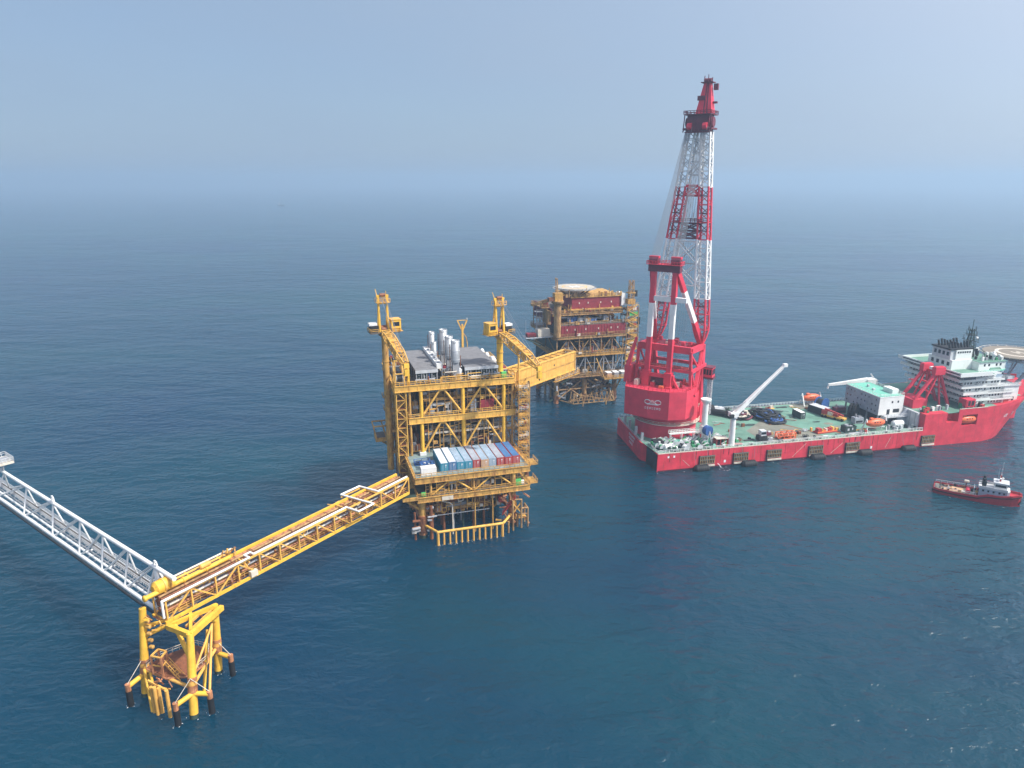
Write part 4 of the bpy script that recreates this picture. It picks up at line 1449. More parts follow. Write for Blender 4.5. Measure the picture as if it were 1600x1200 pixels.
mb.m('light_grey').rail([(1.5, TW + .1, .34), (TL, TW + .1, .34)], h=1.25, r=.05, step=.8).rail([(1.5, TW + 1.6, .34), (TL, TW + 1.6, .34)], h=1.25, r=.05, step=.8)
mb.m('grey')
x = 3
while x < TL:
    mb.bar((x, TW, .2), (x, 0, -.1), .16, .2)
    x += 3.1
mb.build('walkway', truss)
mb = MB('white')
mb.tube((1.0, -1.5, .1), (TL, -1.5, .1), .3, n=9)
mb.m('grey').tube((1.0, -2.4, .05), (TL, -2.4, .05), .2, n=8)
mb.m('dark').tube((1.0, .85, -.35), (TL, .85, -.35), .3, n=8)
mb.m('grey')
x = 4
while x < TL:
    mb.bar((x, .9, -.3), (x, 0, -.2), .14)
    x += 6.0
mb.build('pipeline', truss)
for x in (8.4, 62.0):
    mb = MB('white')
    for k in range(10):
        a0, a1 = math.pi * k / 9 - .1, math.pi * (k + 1) / 9 - .1
        if k < 9:
            mb.tube((x + .62 * math.cos(a0), yt, TH + .95 + .62 * math.sin(a0)), (x + .62 * math.cos(a1), yt, TH + .95 + .62 * math.sin(a1)), .2, n=6)
    mb.bar((x - .62, yt, TH), (x - .62, yt, TH + 1), .34).bar((x + .62, yt, TH), (x + .62, yt, TH + 1), .34)
    mb.build('lifting_eye', truss)
mb = MB('light_grey')
tx = 96.4
TH -= 2.4
mb.bar((tx, yt, TH + 1.6), (tx, yt, TH + 4.2), .3).bar((tx, yt, TH + .3), (tx + 1.6, yt, TH + 4.0), .2).bar((tx, yt, TH + 1.5), (tx - .8, yt, TH + 4.0), .16)
mb.m('old_white').box(tx - 1.3, tx + 5.5, yt - 2.6, yt + 2.2, TH + 4.1, TH + 4.7)
mb.m('light_grey').rail([(tx - 1.3, yt - 2.6, TH + 4.7), (tx - 1.3, yt + 2.2, TH + 4.7), (tx + 5.5, yt + 2.2, TH + 4.7), (tx + 5.5, yt - 2.6, TH + 4.7)], h=1.3, r=.07, step=.9, closed=True)
mb.m('grey').box(tx, tx + 2.2, yt - 1.8, yt + .6, TH + 4.7, TH + 5.6)
mb.build('lookout_platform', truss)

# ================================================================== second platform, behind
QF = Frame(24.8, 328.4, 16.7)
rg2 = random.Random(21)
plat2 = thing('process_platform', 'farther maroon and yellow platform with a round white helideck on top', 'oil platform', QF.w(0, 0), QF.rz)
for a in (-2.5, 12.0, 28.0):
    for b in (3.0, 30.0):
        mb = MB('weathered')
        mb.tube((a, b, -6), (a, b, 13.8), 1.25, n=12)
        mb.m('splash').tube((a, b, -6), (a, b, 4), 1.35, n=12)
        mb.build('jacket_leg', plat2)
mb = MB('weathered')
for a0, a1 in ((-2.5, 12), (12, 28)):
    for b in (3.0, 30):
        mb.tube((a0, b, 12), (a1, b, 1), .4, n=7).tube((a0, b, 1), (a1, b, 12), .4, n=7).tube((a0, b, 6.5), (a1, b, 6.5), .35, n=7)
for a in (-2.5, 28):
    mb.tube((a, 3, 12), (a, 30, 1), .4, n=7).tube((a, 3, 6), (a, 30, 6), .35, n=7)
mb.build('jacket_brace', plat2)
for k in range(97):
    a, b, z = rg2.uniform(-4, 30), rg2.uniform(-1.5, 9), rg2.uniform(.5, 13.0)
    MB(rg2.choice(('rusty', 'dark', 'grey', 'box_grey', 'old_white', 'weathered', 'dark_green'))).bar((a, b, z), (a + rg2.uniform(-4, 4), b + rg2.uniform(-1, 1), z + rg2.uniform(-2.6, 2.6)), rg2.uniform(.25, .7)).build('pipe_brace', plat2)
mb = MB('weathered')
mb.lattice([(3, -5.5, 1.6), (24, -5.5, 1.6), (24, -1.0, 1.6), (3, -1.0, 1.6)], [(3.5, -5.0, 6.5), (23.5, -5.0, 6.5), (23.5, -1.5, 6.5), (3.5, -1.5, 6.5)], 1, .3, .18)
for i in range(8):
    x = 3 + i * 2.7
    mb.bar((x, -5.5, 1.6), (x + 1.3, -5.2, 6.5), .28).bar((x + 1.3, -5.2, 6.5), (x + 2.6, -5.5, 1.6), .28)
mb.tube((3, -5.5, 1.6), (-1, 2, 1.6), .3).tube((24, -5.5, 1.6), (27, 2, 1.6), .3).tube((8, -5.5, -3), (8, -5.5, 2), .35).tube((20, -5.5, -3), (20, -5.5, 2), .35)
mb.build('boat_landing', plat2)
for z, th, a0, a1, b0, b1, mt, fl in ((14.2, 1.2, -4, 31, 0, 34, 'weathered', 'grating'), (24.6, 1.3, -4, 31.5, 0, 34, 'old_yellow', 'grating'),
                                      (33.4, 1.2, -5, 32, 0, 36, 'weathered', 'grating'), (44.0, 1.0, -5, 31, 3.0, 36, 'weathered', 'grating')):
    deck(plat2, a0, a1, b0, b1, z, th, mt, fl)
for z0, z1, n, mt in ((14.2, 23.4, 7, 'grey'), (24.6, 32.3, 6, 'weathered')):
    w = 34.0 / n
    for i in range(n):
        mb = MB(mt)
        a = -3.5 + i * w
        mb.bar((a, .6, z0), (a, .6, z1), .45)
        if i % 2:
            mb.tube((a, .6, z1), (a + w, .6, z0), .25, n=6)
        else:
            mb.tube((a, .6, z0), (a + w, .6, z1), .25, n=6)
        mb.build('diagonal_brace', plat2)
    mb = MB(mt)
    mb.bar((30.6, .6, z0), (30.6, .6, z1), .45)
    for b0, b1 in ((.6, 17), (33.5, 17)):
        mb.tube((-3.5, b0, z0), (-3.5, b1, z1), .28, n=6).bar((-3.5, b1, z0), (-3.5, b1, z1), .4)
    mb.build('diagonal_brace', plat2)
mb = MB('dark')  # dark sheets behind the outer bays stand in for the shade inside
mb.box(-2.5, 30, 7, 7.3, 14.3, 23.2).box(-2.5, 30, 7, 7.3, 24.7, 32)
mb.m('dark_green').box(-3.2, -2.9, 3, 33, 14.3, 23.2).box(-3.2, -2.9, 3, 33, 24.7, 32)
mb.build('dark_backing', plat2)
equip(plat2, rg2, -2, 29, 1.2, 6.8, 14.3, 23, 9, 3, 12, tint=('grey', 'dark', 'maroon', 'box_grey', 'dark_green', 'old_white'))
equip(plat2, rg2, -2, 29, 1.2, 6.8, 24.8, 32, 9, 4, 10, tint=('grey', 'dark', 'maroon', 'box_grey', 'dark_green', 'rusty'))
equip(plat2, rg2, -2, 29, 3.6, 9.0, 39.2, 43.2, 9, 3, 12, tint=('grey', 'weathered', 'box_grey', 'blue', 'rusty', 'light_grey'))
# the maroon walls
mb = MB('maroon')
mb.box(-3.4, 31.4, .1, .6, 33.6, 38.6)
for i in range(24):
    mb.box(-3.0 + i * 1.46, -2.75 + i * 1.46, -.05, .1, 33.8, 38.4)
for x in (1, 5, 10.5, 17, 23.5, 27):
    mb.m('old_white').box(x, x + .45, -.12, -.05, 36.2, 37.1)
mb.build('maroon_wall', plat2)
mb = MB('grating')
mb.box(-3.6, 31.6, .1, 10, 38.6, 38.8)
mb.m('weathered').rail([(-3.6, .2, 38.8), (31.6, .2, 38.8)], h=1.3, r=.09, step=1.2)
mb.build('ledge', plat2)
mb = MB('maroon')
mb.box(-3.6, 29, 9.5, 34, 38.8, 43.0)
mb.m('old_white').box(3.0, 11.5, 7.8, 9.6, 42.2, 42.6).box(15.0, 24.5, 7.6, 9.6, 42.0, 42.5)
mb.m('dark').box(4, 9, 9.3, 9.5, 39, 41.2).box(15, 23.5, 9.3, 9.5, 38.9, 41.2)
mb.m('grey').box(13.0, 14.0, 9.2, 9.5, 38.9, 43)
mb.build('module_wall', plat2)
top = MB('maroon')
top.box(5.0, 29.5, 4.2, 27, 45.6, 51.0)
top.m('old_yellow').box(3.0, 31.2, 3.5, 27.4, 45.0, 45.7).box(4.6, 30.5, 3.8, 27, 51.0, 51.4)
top.m('maroon').box(29.5, 30.2, 4.3, 27, 45.7, 51)
top.m('white').box(30.4, 32.4, 3.6, 10, 46.4, 52.2)
for x in (8.5, 13, 19.5, 25):
    top.m('old_white').box(x, x + .5, 4.08, 4.2, 48, 48.8)
top.build('quarters', plat2)
mb = MB('weathered')
mb.rail([(4.6, 3.8, 51.4), (30.5, 3.8, 51.4)], h=1.2, r=.08, step=1.3)
for k in range(26):
    a = rg2.uniform(-5, 30)
    z = rg2.choice((44.1, 44.1, 51.4))
    mb.m(rg2.choice(('weathered', 'old_yellow', 'rusty', 'old_white', 'yellow'))).box(a, a + rg2.uniform(.4, 1.6), 3.8, 4.4, z, z + rg2.uniform(.6, 2.4))
mb.build('roof_clutter', plat2)
# helideck
h = MB('pale_deck')
hc = (9.4, 12.5)
h.lathe((hc[0], hc[1], 54.2), [(9.2, 0), (9.6, .5), (9.6, .9)], n=32, smooth=False)
h = h.build('helideck', plat2)
mb = MB('grey')
mb.lathe((hc[0], hc[1], 54.5), [(10.6, 0), (10.6, .1)], n=32, smooth=False)
for k in range(32):
    an = 2 * math.pi * k / 32
    mb.bar((hc[0] + 9.5 * math.cos(an), hc[1] + 9.5 * math.sin(an), 54.6), (hc[0] + 10.8 * math.cos(an), hc[1] + 10.8 * math.sin(an), 55.4), .12)
mb.build('safety_net', h)
mb = MB('yellow')
mb.lathe((hc[0], hc[1], 55.105), [(6.2, 0), (6.2, .01)], n=32)
mb.m('pale_deck').lathe((hc[0], hc[1], 55.12), [(5.5, 0), (5.5, .01)], n=32)
mb.m('mark_white').box(hc[0] - 2.0, hc[0] - 1.3, hc[1] - 2.4, hc[1] + 2.4, 55.14, 55.15).box(hc[0] + 1.3, hc[0] + 2.0, hc[1] - 2.4, hc[1] + 2.4, 55.14, 55.15).box(hc[0] - 1.3, hc[0] + 1.3, hc[1] - .4, hc[1] + .4, 55.14, 55.15)
mb.build('landing_mark', h)
mb = MB('weathered')
for k in range(8):
    an = 2 * math.pi * k / 8 + .2
    mb.tube((hc[0] + 4 * math.cos(an), hc[1] + 4 * math.sin(an), 51.4), (hc[0] + 8.5 * math.cos(an), hc[1] + 8.5 * math.sin(an), 54.3), .3, n=6)
mb.build('helideck_support', plat2)
# yellow crane pedestal on the front left corner
mb = MB('weathered')
mb.tube((-4.0, -.8, 33.8), (-4.0, -.8, 50.0), 1.7, n=14)
mb.lathe((-4, -.8, 49), [(1.7, 0), (2.9, 1.0), (2.9, 2.0)], n=14)
mb.m('old_yellow').box(-6.0, -2.0, -2.4, 1.0, 51.0, 54.6)
mb.m('rusty').box(-8.6, -6.0, -2.0, .6, 51.0, 52.6)
mb.m('weathered').bar((-4.4, -1.6, 54), (-4.8, -1.6, 61.5), .4).bar((-4.4, .4, 54), (-4.8, .4, 61.5), .4).bar((-4.8, -1.8, 61), (-4.8, .6, 61), .4)
mb.m('weathered').lattice([(-6, -1.2, 51.4), (-6, .2, 51.4), (-6, .2, 52.6), (-6, -1.2, 52.6)], [(-14.5, 5, 48), (-14.5, 6, 48), (-14.5, 6, 48.8), (-14.5, 5, 48.8)], 5, .16, .08)
mb.build('crane_pedestal', plat2)
mb = MB('weathered')
mb.box(-7.0, -5.6, 4, 12, 39.0, 45.5)
mb.m('crane_dark').box(-5.55, -5.2, 4, 30, 38.9, 46.4)
for k in range(5):
    mb.m('weathered').bar((-7.2, 5 + k * 5, 33.6), (-7.2, 5 + k * 5, 46.5), .35).bar((-7.2, 5 + k * 5, 40), (-5.4, 5 + k * 5, 40), .3)
mb.m('weathered').box(-9.6, -5.6, 6, 20, 46.5, 46.8).rail([(-9.6, 6, 46.8), (-9.6, 20, 46.8)], r=.08).rail([(-9.6, 6, 46.8), (-5.6, 6, 46.8)], r=.08)
for k in range(12):
    mb.m(rg2.choice(('old_yellow', 'rusty', 'weathered', 'maroon'))).box(-9.4 + rg2.uniform(0, 1.5), -8.4 + rg2.uniform(.8, 2.6), 7, 8.5, 46.8, 47.4 + rg2.uniform(0, 3))
mb.m('grey')
for z in (36, 39, 42, 45):
    mb.box(-12.4, -9, 5, 9, z - .2, z).rail([(-12.4, 5, z), (-9, 5, z)], r=.06)
mb.bar((-12.3, 5.1, 33), (-12.3, 5.1, 45.5), .3)
mb.build('side_module', plat2)
mb = MB('light_grey')
mb.box(-18.5, -4, 2, 8, 33.2, 33.6)
mb.m('old_white').box(-12.5, -6.5, 2.2, 6.5, 33.8, 37.2)
mb.m('maroon').box(-17.5, -13.2, 2.6, 6, 33.8, 35.4)
mb.m('dark_green').tube((-18.3, 5, 33.2), (-8, 5, 28.5), .35).tube((-18.3, 2.5, 33.2), (-11, 2.5, 29.5), .3)
mb.m('dark').rail([(-18.5, 2, 33.6), (-12.6, 2, 33.6)], h=1.3, r=.08)
for x in (-17.6, -15, -12, -9.6, -7.2):
    mb.m('grey').bar((x, 5, 33.6), (x, 5, 41.5), .16)
mb.build('lifeboat_station', plat2)
# stair and scaffold tower at the right
mb = MB('weathered')
mb.lattice([(32, .2, 14.4), (38.6, .2, 14.4), (38.6, 7, 14.4), (32, 7, 14.4)], [(32, .2, 47), (38.0, .2, 47), (38.0, 7, 47), (32, 7, 47)], 12, .22, .1)
for i in range(12):
    z = 14.4 + i * 2.72
    mb.m('grating').box(32.2, 38.2, .4, 6.8, z, z + .1)
    for k in range(7):
        mb.m(rg2.choice(('old_yellow', 'weathered', 'yellow', 'rusty', 'old_white', 'safety_green', 'box_red'))).box(32.2 + rg2.uniform(0, 3), 32.6 + rg2.uniform(2.4, 5.6), .3 + rg2.uniform(0, .4), .9 + rg2.uniform(0, 2), z + .12, z + rg2.uniform(.5, 2.0))
    p, q = ((32.6, 37.8) if i % 2 else (37.8, 32.6))
    mb.m('yellow').stairs((p, .1, z), (q, .1, z + 2.72), (0, 1.2, 0))
mb.build('stair_tower', plat2)
mb = MB('weathered')
mb.lattice([(34.0, 2, 47), (36.4, 2, 47), (36.4, 4.4, 47), (34.0, 4.4, 47)], [(34.2, 2.4, 58.5), (36.0, 2.4, 58.5), (36.0, 4.0, 58.5), (34.2, 4.0, 58.5)], 6, .2, .12)
mb.m('old_yellow').box(33.2, 37, 2, 5, 52.2, 52.6).box(33.0, 36.8, 1.6, 5, 47, 49.4)
mb.build('crane_tower', plat2)
MB('dark').box(36.8, 38.2, 2.6, 3.4, 50.5, 53.5).bar((36, 3, 52), (37, 3, 52), .3).build('dish', plat2)
MB('dark').box(38.4, 39.6, 1.2, 2, 37, 40.5).build('dish', plat2)
# low shelf at the right with four white boxes
mb = MB('old_yellow')
mb.box(19, 36.5, -5.5, .0, 12.4, 13.0)
mb.rail([(19, -5.5, 13.0), (36.5, -5.5, 13.0), (36.5, 0, 13.0)], h=1.2, r=.08)
mb.bar((19, -5.5, 12.6), (16.5, -.2, 22), .35)
mb.tube((28.6, -3.6, 12.4), (28.6, 2.5, 5), .4)
mb.build('side_shelf', plat2)
for i in range(4):
    t = thing('supply_box', ('leftmost yellowish white box on the low shelf of the farther platform', 'second white box from the left on the low shelf of the farther platform', 'third white box from the left on the low shelf of the farther platform', 'rightmost white box on the low shelf of the farther platform')[i], 'box', QF.w(20.6 + i * 3.7, -4.8, 13.0), QF.rz, 'white boxes on the low shelf')
    MB('box_tan' if i == 0 else 'grey').box(0, 2.4, 0, 3.4, .1, 2.3).box(.1, .5, .1, .5, 0, .12).box(1.9, 2.3, 2.9, 3.3, 0, .12).build('body', t)
    MB('white').box(-.1, 2.5, -.1, 3.5, 2.3, 2.5).build('lid', t)

for k in range(70):
    a, z = rg2.uniform(-4.5, 32), rg2.choice((14.3, 24.7, 33.5, 38.9, 44.1, 44.1, 51.5))
    mb = MB(rg2.choice(('weathered', 'weathered', 'old_white', 'rusty', 'old_yellow', 'maroon', 'grey')))
    y = rg2.uniform(-.6, .3) if z < 40 else rg2.uniform(3.2, 4.6)
    if k % 3:
        mb.bar((a, y, z), (a + rg2.uniform(-.4, .4), y, z + rg2.uniform(1.2, 4.2)), .3).bar((a, y, z + 1), (a + rg2.uniform(1, 3.5), y, z + 1), .22)
    else:
        mb.box(a, a + rg2.uniform(.6, 1.8), y, y + .6, z, z + rg2.uniform(.6, 1.9))
    mb.build('scaffold_pole', plat2)

for i in range(30):
    a, b = -2 + (i % 10) * 3.1 + rg2.uniform(-.8, .8), 8 + (i // 10) * 6.5 + rg2.uniform(-1.5, 1.5)
    MB(rg2.choice(('dark', 'rusty', 'grey', 'weathered', 'box_grey'))).tube((a, b, -5), (a, b, 13.2), rg2.uniform(0.4, 1.0), n=8).build('riser', plat2)
for z in (5.5, 9.5):
    mb = MB('rusty')
    mb.box(-2, 28, 4, 28, z, z + .25)
    mb.m('weathered').rail([(-2, 4, z + .25), (28, 4, z + .25)], r=.09)
    mb.build('spider_deck', plat2)

# ================================================================== crane vessel
SF = Frame(53.7, 245.4, 13.0)
rg3 = random.Random(5)
ship = thing('crane_vessel', 'long red crane vessel with a green working deck and a white superstructure at the bow', 'ship', SF.w(0, 0), SF.rz)
WID = 44.0
hull = MB('hull_red')
plan = [(1.2, 9.5), (-0.2, 12.6), (1.6, 43.0), (3.0, WID), (116, WID), (116, 0), (0.3, 0.0), (0.3, 8.8)]
plan = [(0.3, 0.0), (116, 0), (116, WID), (3.0, WID), (1.2, 43.0), (-1.0, 13.4), (-0.6, 12.0), (0.9, 10.4)]
hull.prism(plan, -3, 7.0)
# forecastle side with its two openings
for x0, x1, z0, z1 in ((116, 126.6, -3, 13.8), (126.6, 132.2, -3, 9.6), (132.2, 134.2, -3, 13.4), (134.2, 141.6, -3, 7.6), (134.2, 141.6, 12.2, 13.4), (141.6, 146, -3, 13.4)):
    hull.box(x0, x1, 0, 3.2, z0, z1)
hull.box(116, 146, 3.2, 40.8, -3, 13.4).box(116, 146, 40.8, WID, -3, 13.4)
hull.m('dark').box(134.2, 141.6, 3.1, 3.19, 7.6, 12.2)  # dark sheet on the opening's back wall: its shade painted in
hull.m('hull_red')
stn = [(146, 22.0, 22.0, 22.0, 13.4), (152, 20.6, 21.4, 21.9, 13.7), (158, 17.6, 19.6, 21.2, 14.2), (164, 13.4, 16.8, 19.8, 15.0), (170, 8.4, 12.8, 17.2, 16.0), (176, 3.0, 7.8, 13.4, 17.0), (181, .5, 3.4, 9.0, 17.8), (186, .2, .5, 3.0, 18.4)]
rings = []
for x, h0, h1, h2, zt in stn:
    rings.append([(x, 22 - h0, -3), (x, 22 - h0, 0), (x, 22 - h1, 7), (x, 22 - h2, zt), (x, 22 + h2, zt), (x, 22 + h1, 7), (x, 22 + h0, 0), (x, 22 + h0, -3)])
hull.loft(rings, True, False)
hull.m('boot')
hull.box(0.6, 115, -.03, .0, -3, .5)
# weld seams, ladder strakes and rubbing marks on the side
hull.m('box_red')
for x in (9.5, 26, 43, 58, 75, 95, 104):
    hull.box(x, x + .18, -.05, 0, .6, 6.8)
for x in range(4, 114, 5):
    hull.m('hull_red').box(x + .6, x + .68, -.03, 0, .6, 6.9)
hull.box(.5, 115.5, -.035, 0, 3.55, 3.62)
rs_ = random.Random(17)
for k in range(60):
    x = rs_.uniform(2, 150)
    zt_ = 6.95 if x < 115 else 13.2
    hull.m(rs_.choice(('boot', 'boot', 'rusty', 'box_red'))).box(x, x + rs_.uniform(.08, .3), -.02, 0, zt_ - rs_.uniform(.8, 4.5), zt_) if x < 125 else None
hull.m('old_white')
for x0, x1, z0, z1 in ((10.5, 13.5, 4.0, 1.2), (57.0, 62.5, 1.0, 6.2), (74, 79, 1.0, 5.0), (99, 101, 1.2, 5.6)):
    hull.bar((x0, -.04, z0), (x1, -.04, z1), .05, .12)
hull.m('mark_white')
for x in (4.3, 6.6):
    hull.box(x, x + .7, -.05, 0, 5.2, 6.0)
for x in (27.6, 92):
    hull.box(x, x + .8, -.05, 0, 1.4, 2.4)
hull.m('dark').prism([(-.15, 9.2), (.9, 10.35), (.32, 0.3), (.2, 0.3)], 0.2, 6.6)
hull.build('hull', ship)
# lettering, only blurred strokes can be made out on the photograph
mb = MB('mark_white')
for r in range(3):
    for k in range(5 - r):
        y = 26.8 - k * 1.5 - r * .3
        z = 5.4 - r * 1.6
        xs = -1.0 + (y - 13.4) / (43 - 13.4) * 2.2 - .06
        mb.box(xs - .05, xs, y, y + .18, z, z + 1.0).box(xs - .05, xs, y - .7, y - .55, z, z + 1.0).box(xs - .05, xs, y - .7, y, z + (.85, .4, .0)[k % 3], z + (1.0, .55, .15)[k % 3])
mb.build('stern_name', ship)
mb = MB('mark_white')
for k in range(6):
    x = 156.4 + k * 1.25
    def hy(xx, z):
        for (xa, a0, a1, a2, za), (xb, b0, b1, b2, zb) in zip(stn, stn[1:]):
            if xa <= xx <= xb:
                t_ = (xx - xa) / (xb - xa)
                h1, h2, zt = a1 + (b1 - a1) * t_, a2 + (b2 - a2) * t_, za + (zb - za) * t_
                return 22 - (h1 + (h2 - h1) * (z - 7) / (zt - 7)) - .07
        return 0
    for zz in ((9.4, 10.5) if k % 2 else (9.4, 9.9, 10.5)):
        mb.bar((x, hy(x, zz), zz), (x + .8, hy(x + .8, zz), zz), .06, .18)
    mb.bar((x + .1, hy(x + .1, 9.4), 9.4), (x + .1, hy(x + .1, 10.5), 10.5), .06, .16)
    if k % 2:
        mb.bar((x + .75, hy(x + .75, 9.4), 9.4), (x + .75, hy(x + .75, 10.5), 10.5), .06, .16)
mb.build('bow_name', ship)
# bulwark round the forecastle
for s_ in (-1, 1):
    mb = MB('hull_red')
    if s_ < 0:
        mb.box(132.2, 146, 0.0, .25, 13.4, 14.9)
        mb.m('old_white').box(132.2, 146, -.06, .3, 14.9, 15.05)
        mb.m('hull_red')
    for (x0, _, _, h0, z0), (x1, _, _, h1, z1) in zip(stn, stn[1:]):
        mb.bar((x0 - .05, 22 + s_ * (h0 - .15), z0 + .75), (x1 + .05, 22 + s_ * (h1 - .15), z1 + .75), .25, 1.6)
    mb.build('bulwark', ship)
# decks
mb = MB('deck_green')
mb.prism([(.7, .35), (115.6, .35), (115.6, WID - .35), (3.2, WID - .35), (1.7, 42.8), (-.4, 13.6)], 7.0, 7.06)
mb.m('deck_brown').prism([(46, 1.5), (74, 1.5), (70, 9), (60, 27), (46, 16)], 7.06, 7.075)
mb.prism([(84, 36), (98, 36), (98, 43), (84, 43)], 7.06, 7.075)
mb.m('rusty').prism([(60, 27.2), (61.0, 27.6), (72.6, 8.0), (71.4, 7.8)], 7.075, 7.09)
mb.m('old_white').box(2, 115, .5, .8, 7.06, 7.075)
mb.build('main_deck', ship)
mb = MB('deck_green')
mb.box(116.3, 146, .4, WID - .4, 13.4, 13.46)
mb.prism([(146, .6), (158, 1.4), (164, 2.8), (170, 5.6), (176, 9.4), (181, 14), (181, 30), (176, 34.6), (170, 38.4), (164, 41.2), (158, 42.6), (146, 43.4)], 13.5, 13.9)
mb.build('forecastle_deck', ship)
mb = MB('old_white')
mb.box(.5, 115.8, .0, .22, 7.0, 7.35)
mb.m('ship_white').rail([(.5, .2, 7.3), (115.8, .2, 7.3)], h=1.1, r=.06, step=1.5).rail([(3, WID - .2, 7.0), (116, WID - .2, 7.0)], h=1.1, r=.06, step=1.5)
mb.m('light_grey').rail([(1.4, 42.6, 7.0), (-.7, 13.6, 7.0), (1.0, 10.4, 7.0), (.5, .4, 7.0)], h=1.1, r=.06, step=1.5)
for x in range(8, 116, 6):
    mb.m('dark').box(x, x + .5, .25, .7, 7.35, 8.0).box(x + .9, x + 1.4, .25, .7, 7.35, 8.0)
for y in (14.5, 22, 30, 36):
    mb.m('light_grey').box(-.2 + (y - 13) * .07, .7 + (y - 13) * .07, y, y + .9, 7.0, 10.4)
mb.build('bulwark', ship)
# grid frames for the ladders on the hull side
for x in (20.5, 34.6, 48.8, 67.0, 83.6, 118.8):
    mb = MB('dark')
    mb.box(x - 3.0, x + 3.0, -.25, -.06, 1.7, 4.9)  # dark backing sheet: shade of a recess painted behind the bars
    mb.m('weathered')
    for k in range(9):
        xx = x - 2.9 + k * .72
        mb.box(xx, xx + .22, -.42, -.25, 1.8, 4.8)
    mb.m('deck_brown').box(x - 3.1, x + 3.1, -.48, -.42, 4.55, 4.9).box(x - 3.1, x + 3.1, -.48, -.42, 3.1, 3.4).box(x - 3.1, x + 3.1, -.48, -.42, 1.6, 1.9)
    mb.m('old_white').box(x - 2.9, x + 3.1, -.6, -.2, .6, 1.2)
    mb.m('dark').box(x - 3.35, x - 3.1, -.4, .0, .4, 5.0)
    mb.build('ladder_rack', ship)
# pump discharge from the hull side
mb = MB('mark_white')
mb.path([(25.0, -.1, 1.3), (25.4, -.8, .9), (25.8, -1.6, .1)], .12, 6)
mb.build('water_discharge', ship)

# aft bulkhead of the forecastle, red block and boom rest
mb = MB('light_grey')
mb.box(115.0, 116.0, 3.0, 30, 7.06, 13.6)
for k in range(9):
    mb.m('grey').box(114.9, 115.0, 4 + k * 2.8, 4.2 + k * 2.8, 7.1, 13.4)
mb.m('box_grey').loft([[(108, 8.5, 7.06), (115, 8.5, 7.06), (115, 8.5, 13.5), (114, 8.5, 13.5)], [(108, 9.1, 7.06), (115, 9.1, 7.06), (115, 9.1, 13.5), (114, 9.1, 13.5)]])
mb.build('bulkhead', ship)
rest = MB('crane_red')
rest.box(117.5, 124.4, 9.0, 17.6, 13.46, 17.2)
for k in range(6):
    rest.box(117.38, 117.5, 9.4 + k * 1.5, 9.6 + k * 1.5, 13.6, 17)
for s in (9.6, 16.2):
    rest.bar((118.5, s, 17.2), (127.4, s + .6, 27.6), 1.0, 1.0)
    rest.bar((124, s, 17.2), (128.6, s + .6, 27.4), .6, .6)
    rest.bar((135.6, s, 13.46), (129.6, s + .6, 27.6), 1.0, 1.0)
    rest.bar((131.2, s, 13.46), (129.0, s + .6, 27.4), .6, .6)
    rest.bar((131, s, 20.0), (134.0, s, 17.0), .4).bar((122.2, s + .2, 21.6), (127, s + .3, 19), .4)
    rest.box(126.2, 131.0, s - .6, s + 1.6, 27.2, 30.4)
    rest.bar((126.6, s + .5, 30.4), (130.6, s + .5, 30.4), 1.4, .5)
rest.bar((128.6, 10.6, 28), (128.6, 16.6, 28), .8).bar((127.4, 10.0, 23.0), (127.4, 16.4, 23.0), .6).bar((131.4, 10.0, 21.0), (131.4, 16.4, 21.0), .6)
rest.m('white').box(128.0, 129.6, 12.6, 14.6, 28.5, 29.6)
rest.build('boom_rest', ship)
mb = MB('crane_red')
mb.box(137.4, 142.0, 2.6, 6.4, 14.6, 17.8).box(138, 138.6, 3, 3.6, 13.46, 14.6).box(141, 141.6, 3, 3.6, 13.46, 14.6).box(138, 138.6, 5.4, 6, 13.46, 14.6)
mb.m('dark').box(138.0, 141.4, 2.5, 2.6, 15.2, 17.2)
mb.m('crane_red').box(137.9, 138.3, 2.45, 2.5, 15.2, 17.2).box(139.6, 139.9, 2.45, 2.5, 15.2, 17.2)
mb.build('winch_house', ship)

# superstructure: stepped tiers with overhanging walkways towards the working deck
sup = MB('ship_white')
X1 = 163.0
tiers = 5
for i in range(tiers):
    z0 = 13.46 + i * 2.9
    xa = 142.5 - i * 1.5
    xf = X1 - max(0, i - 1) * 3.0
    sup.m('ship_white').box(xa, xf, 6.4, 36.0, z0, z0 + 2.62)
    yo = 5.0 if i < 4 else 4.4
    sup.m('light_grey').box(xa - 3.4, xf + .3, yo, 37.2 + i * .2, z0 + 2.62, z0 + 2.9)
    # solid white parapets round the walkways
    sup.m('ship_white').box(xa - 3.5, xa - 3.4, yo, 37.2 + i * .2, z0 + 2.5, z0 + 3.85)
    if i < 4:
        sup.box(xa - 3.4, xa + 9, yo - .1, yo, z0 + 2.5, z0 + 3.7)
    sup.box(xa + 9, xf + .3, yo - .1, yo, z0 + 2.4, z0 + 2.95)
    sup.m('dark').box(xa + .5, xf - 1.0, 6.36, 6.38, z0 + 2.1, z0 + 2.55)  # dark strip below each slab: walkway shade painted on the wall
    # dark window and doorway bands aft and on the near side
    sup.m('window')
    for k in range(17):
        y = 7.2 + k * 1.7
        sup.box(xa - .03, xa, y, y + (.8 if k % 4 else 1.1), z0 + (.9 if k % 5 else .15), z0 + 1.9)
    n = int((xf - xa) / 1.55)
    for k in range(n):
        x = xa + .7 + k * 1.5
        if (k * 7 + i * 3) % 5:
            sup.box(x, x + .75, 6.37, 6.4, z0 + .95, z0 + 1.8)
    for k in range(12):
        y = 8.0 + k * 2.4
        sup.box(xf, xf + .03, y, y + 1.0, z0 + 1.0, z0 + 1.9)
sup = sup.build('superstructure', ship)
mb = MB('ship_white')
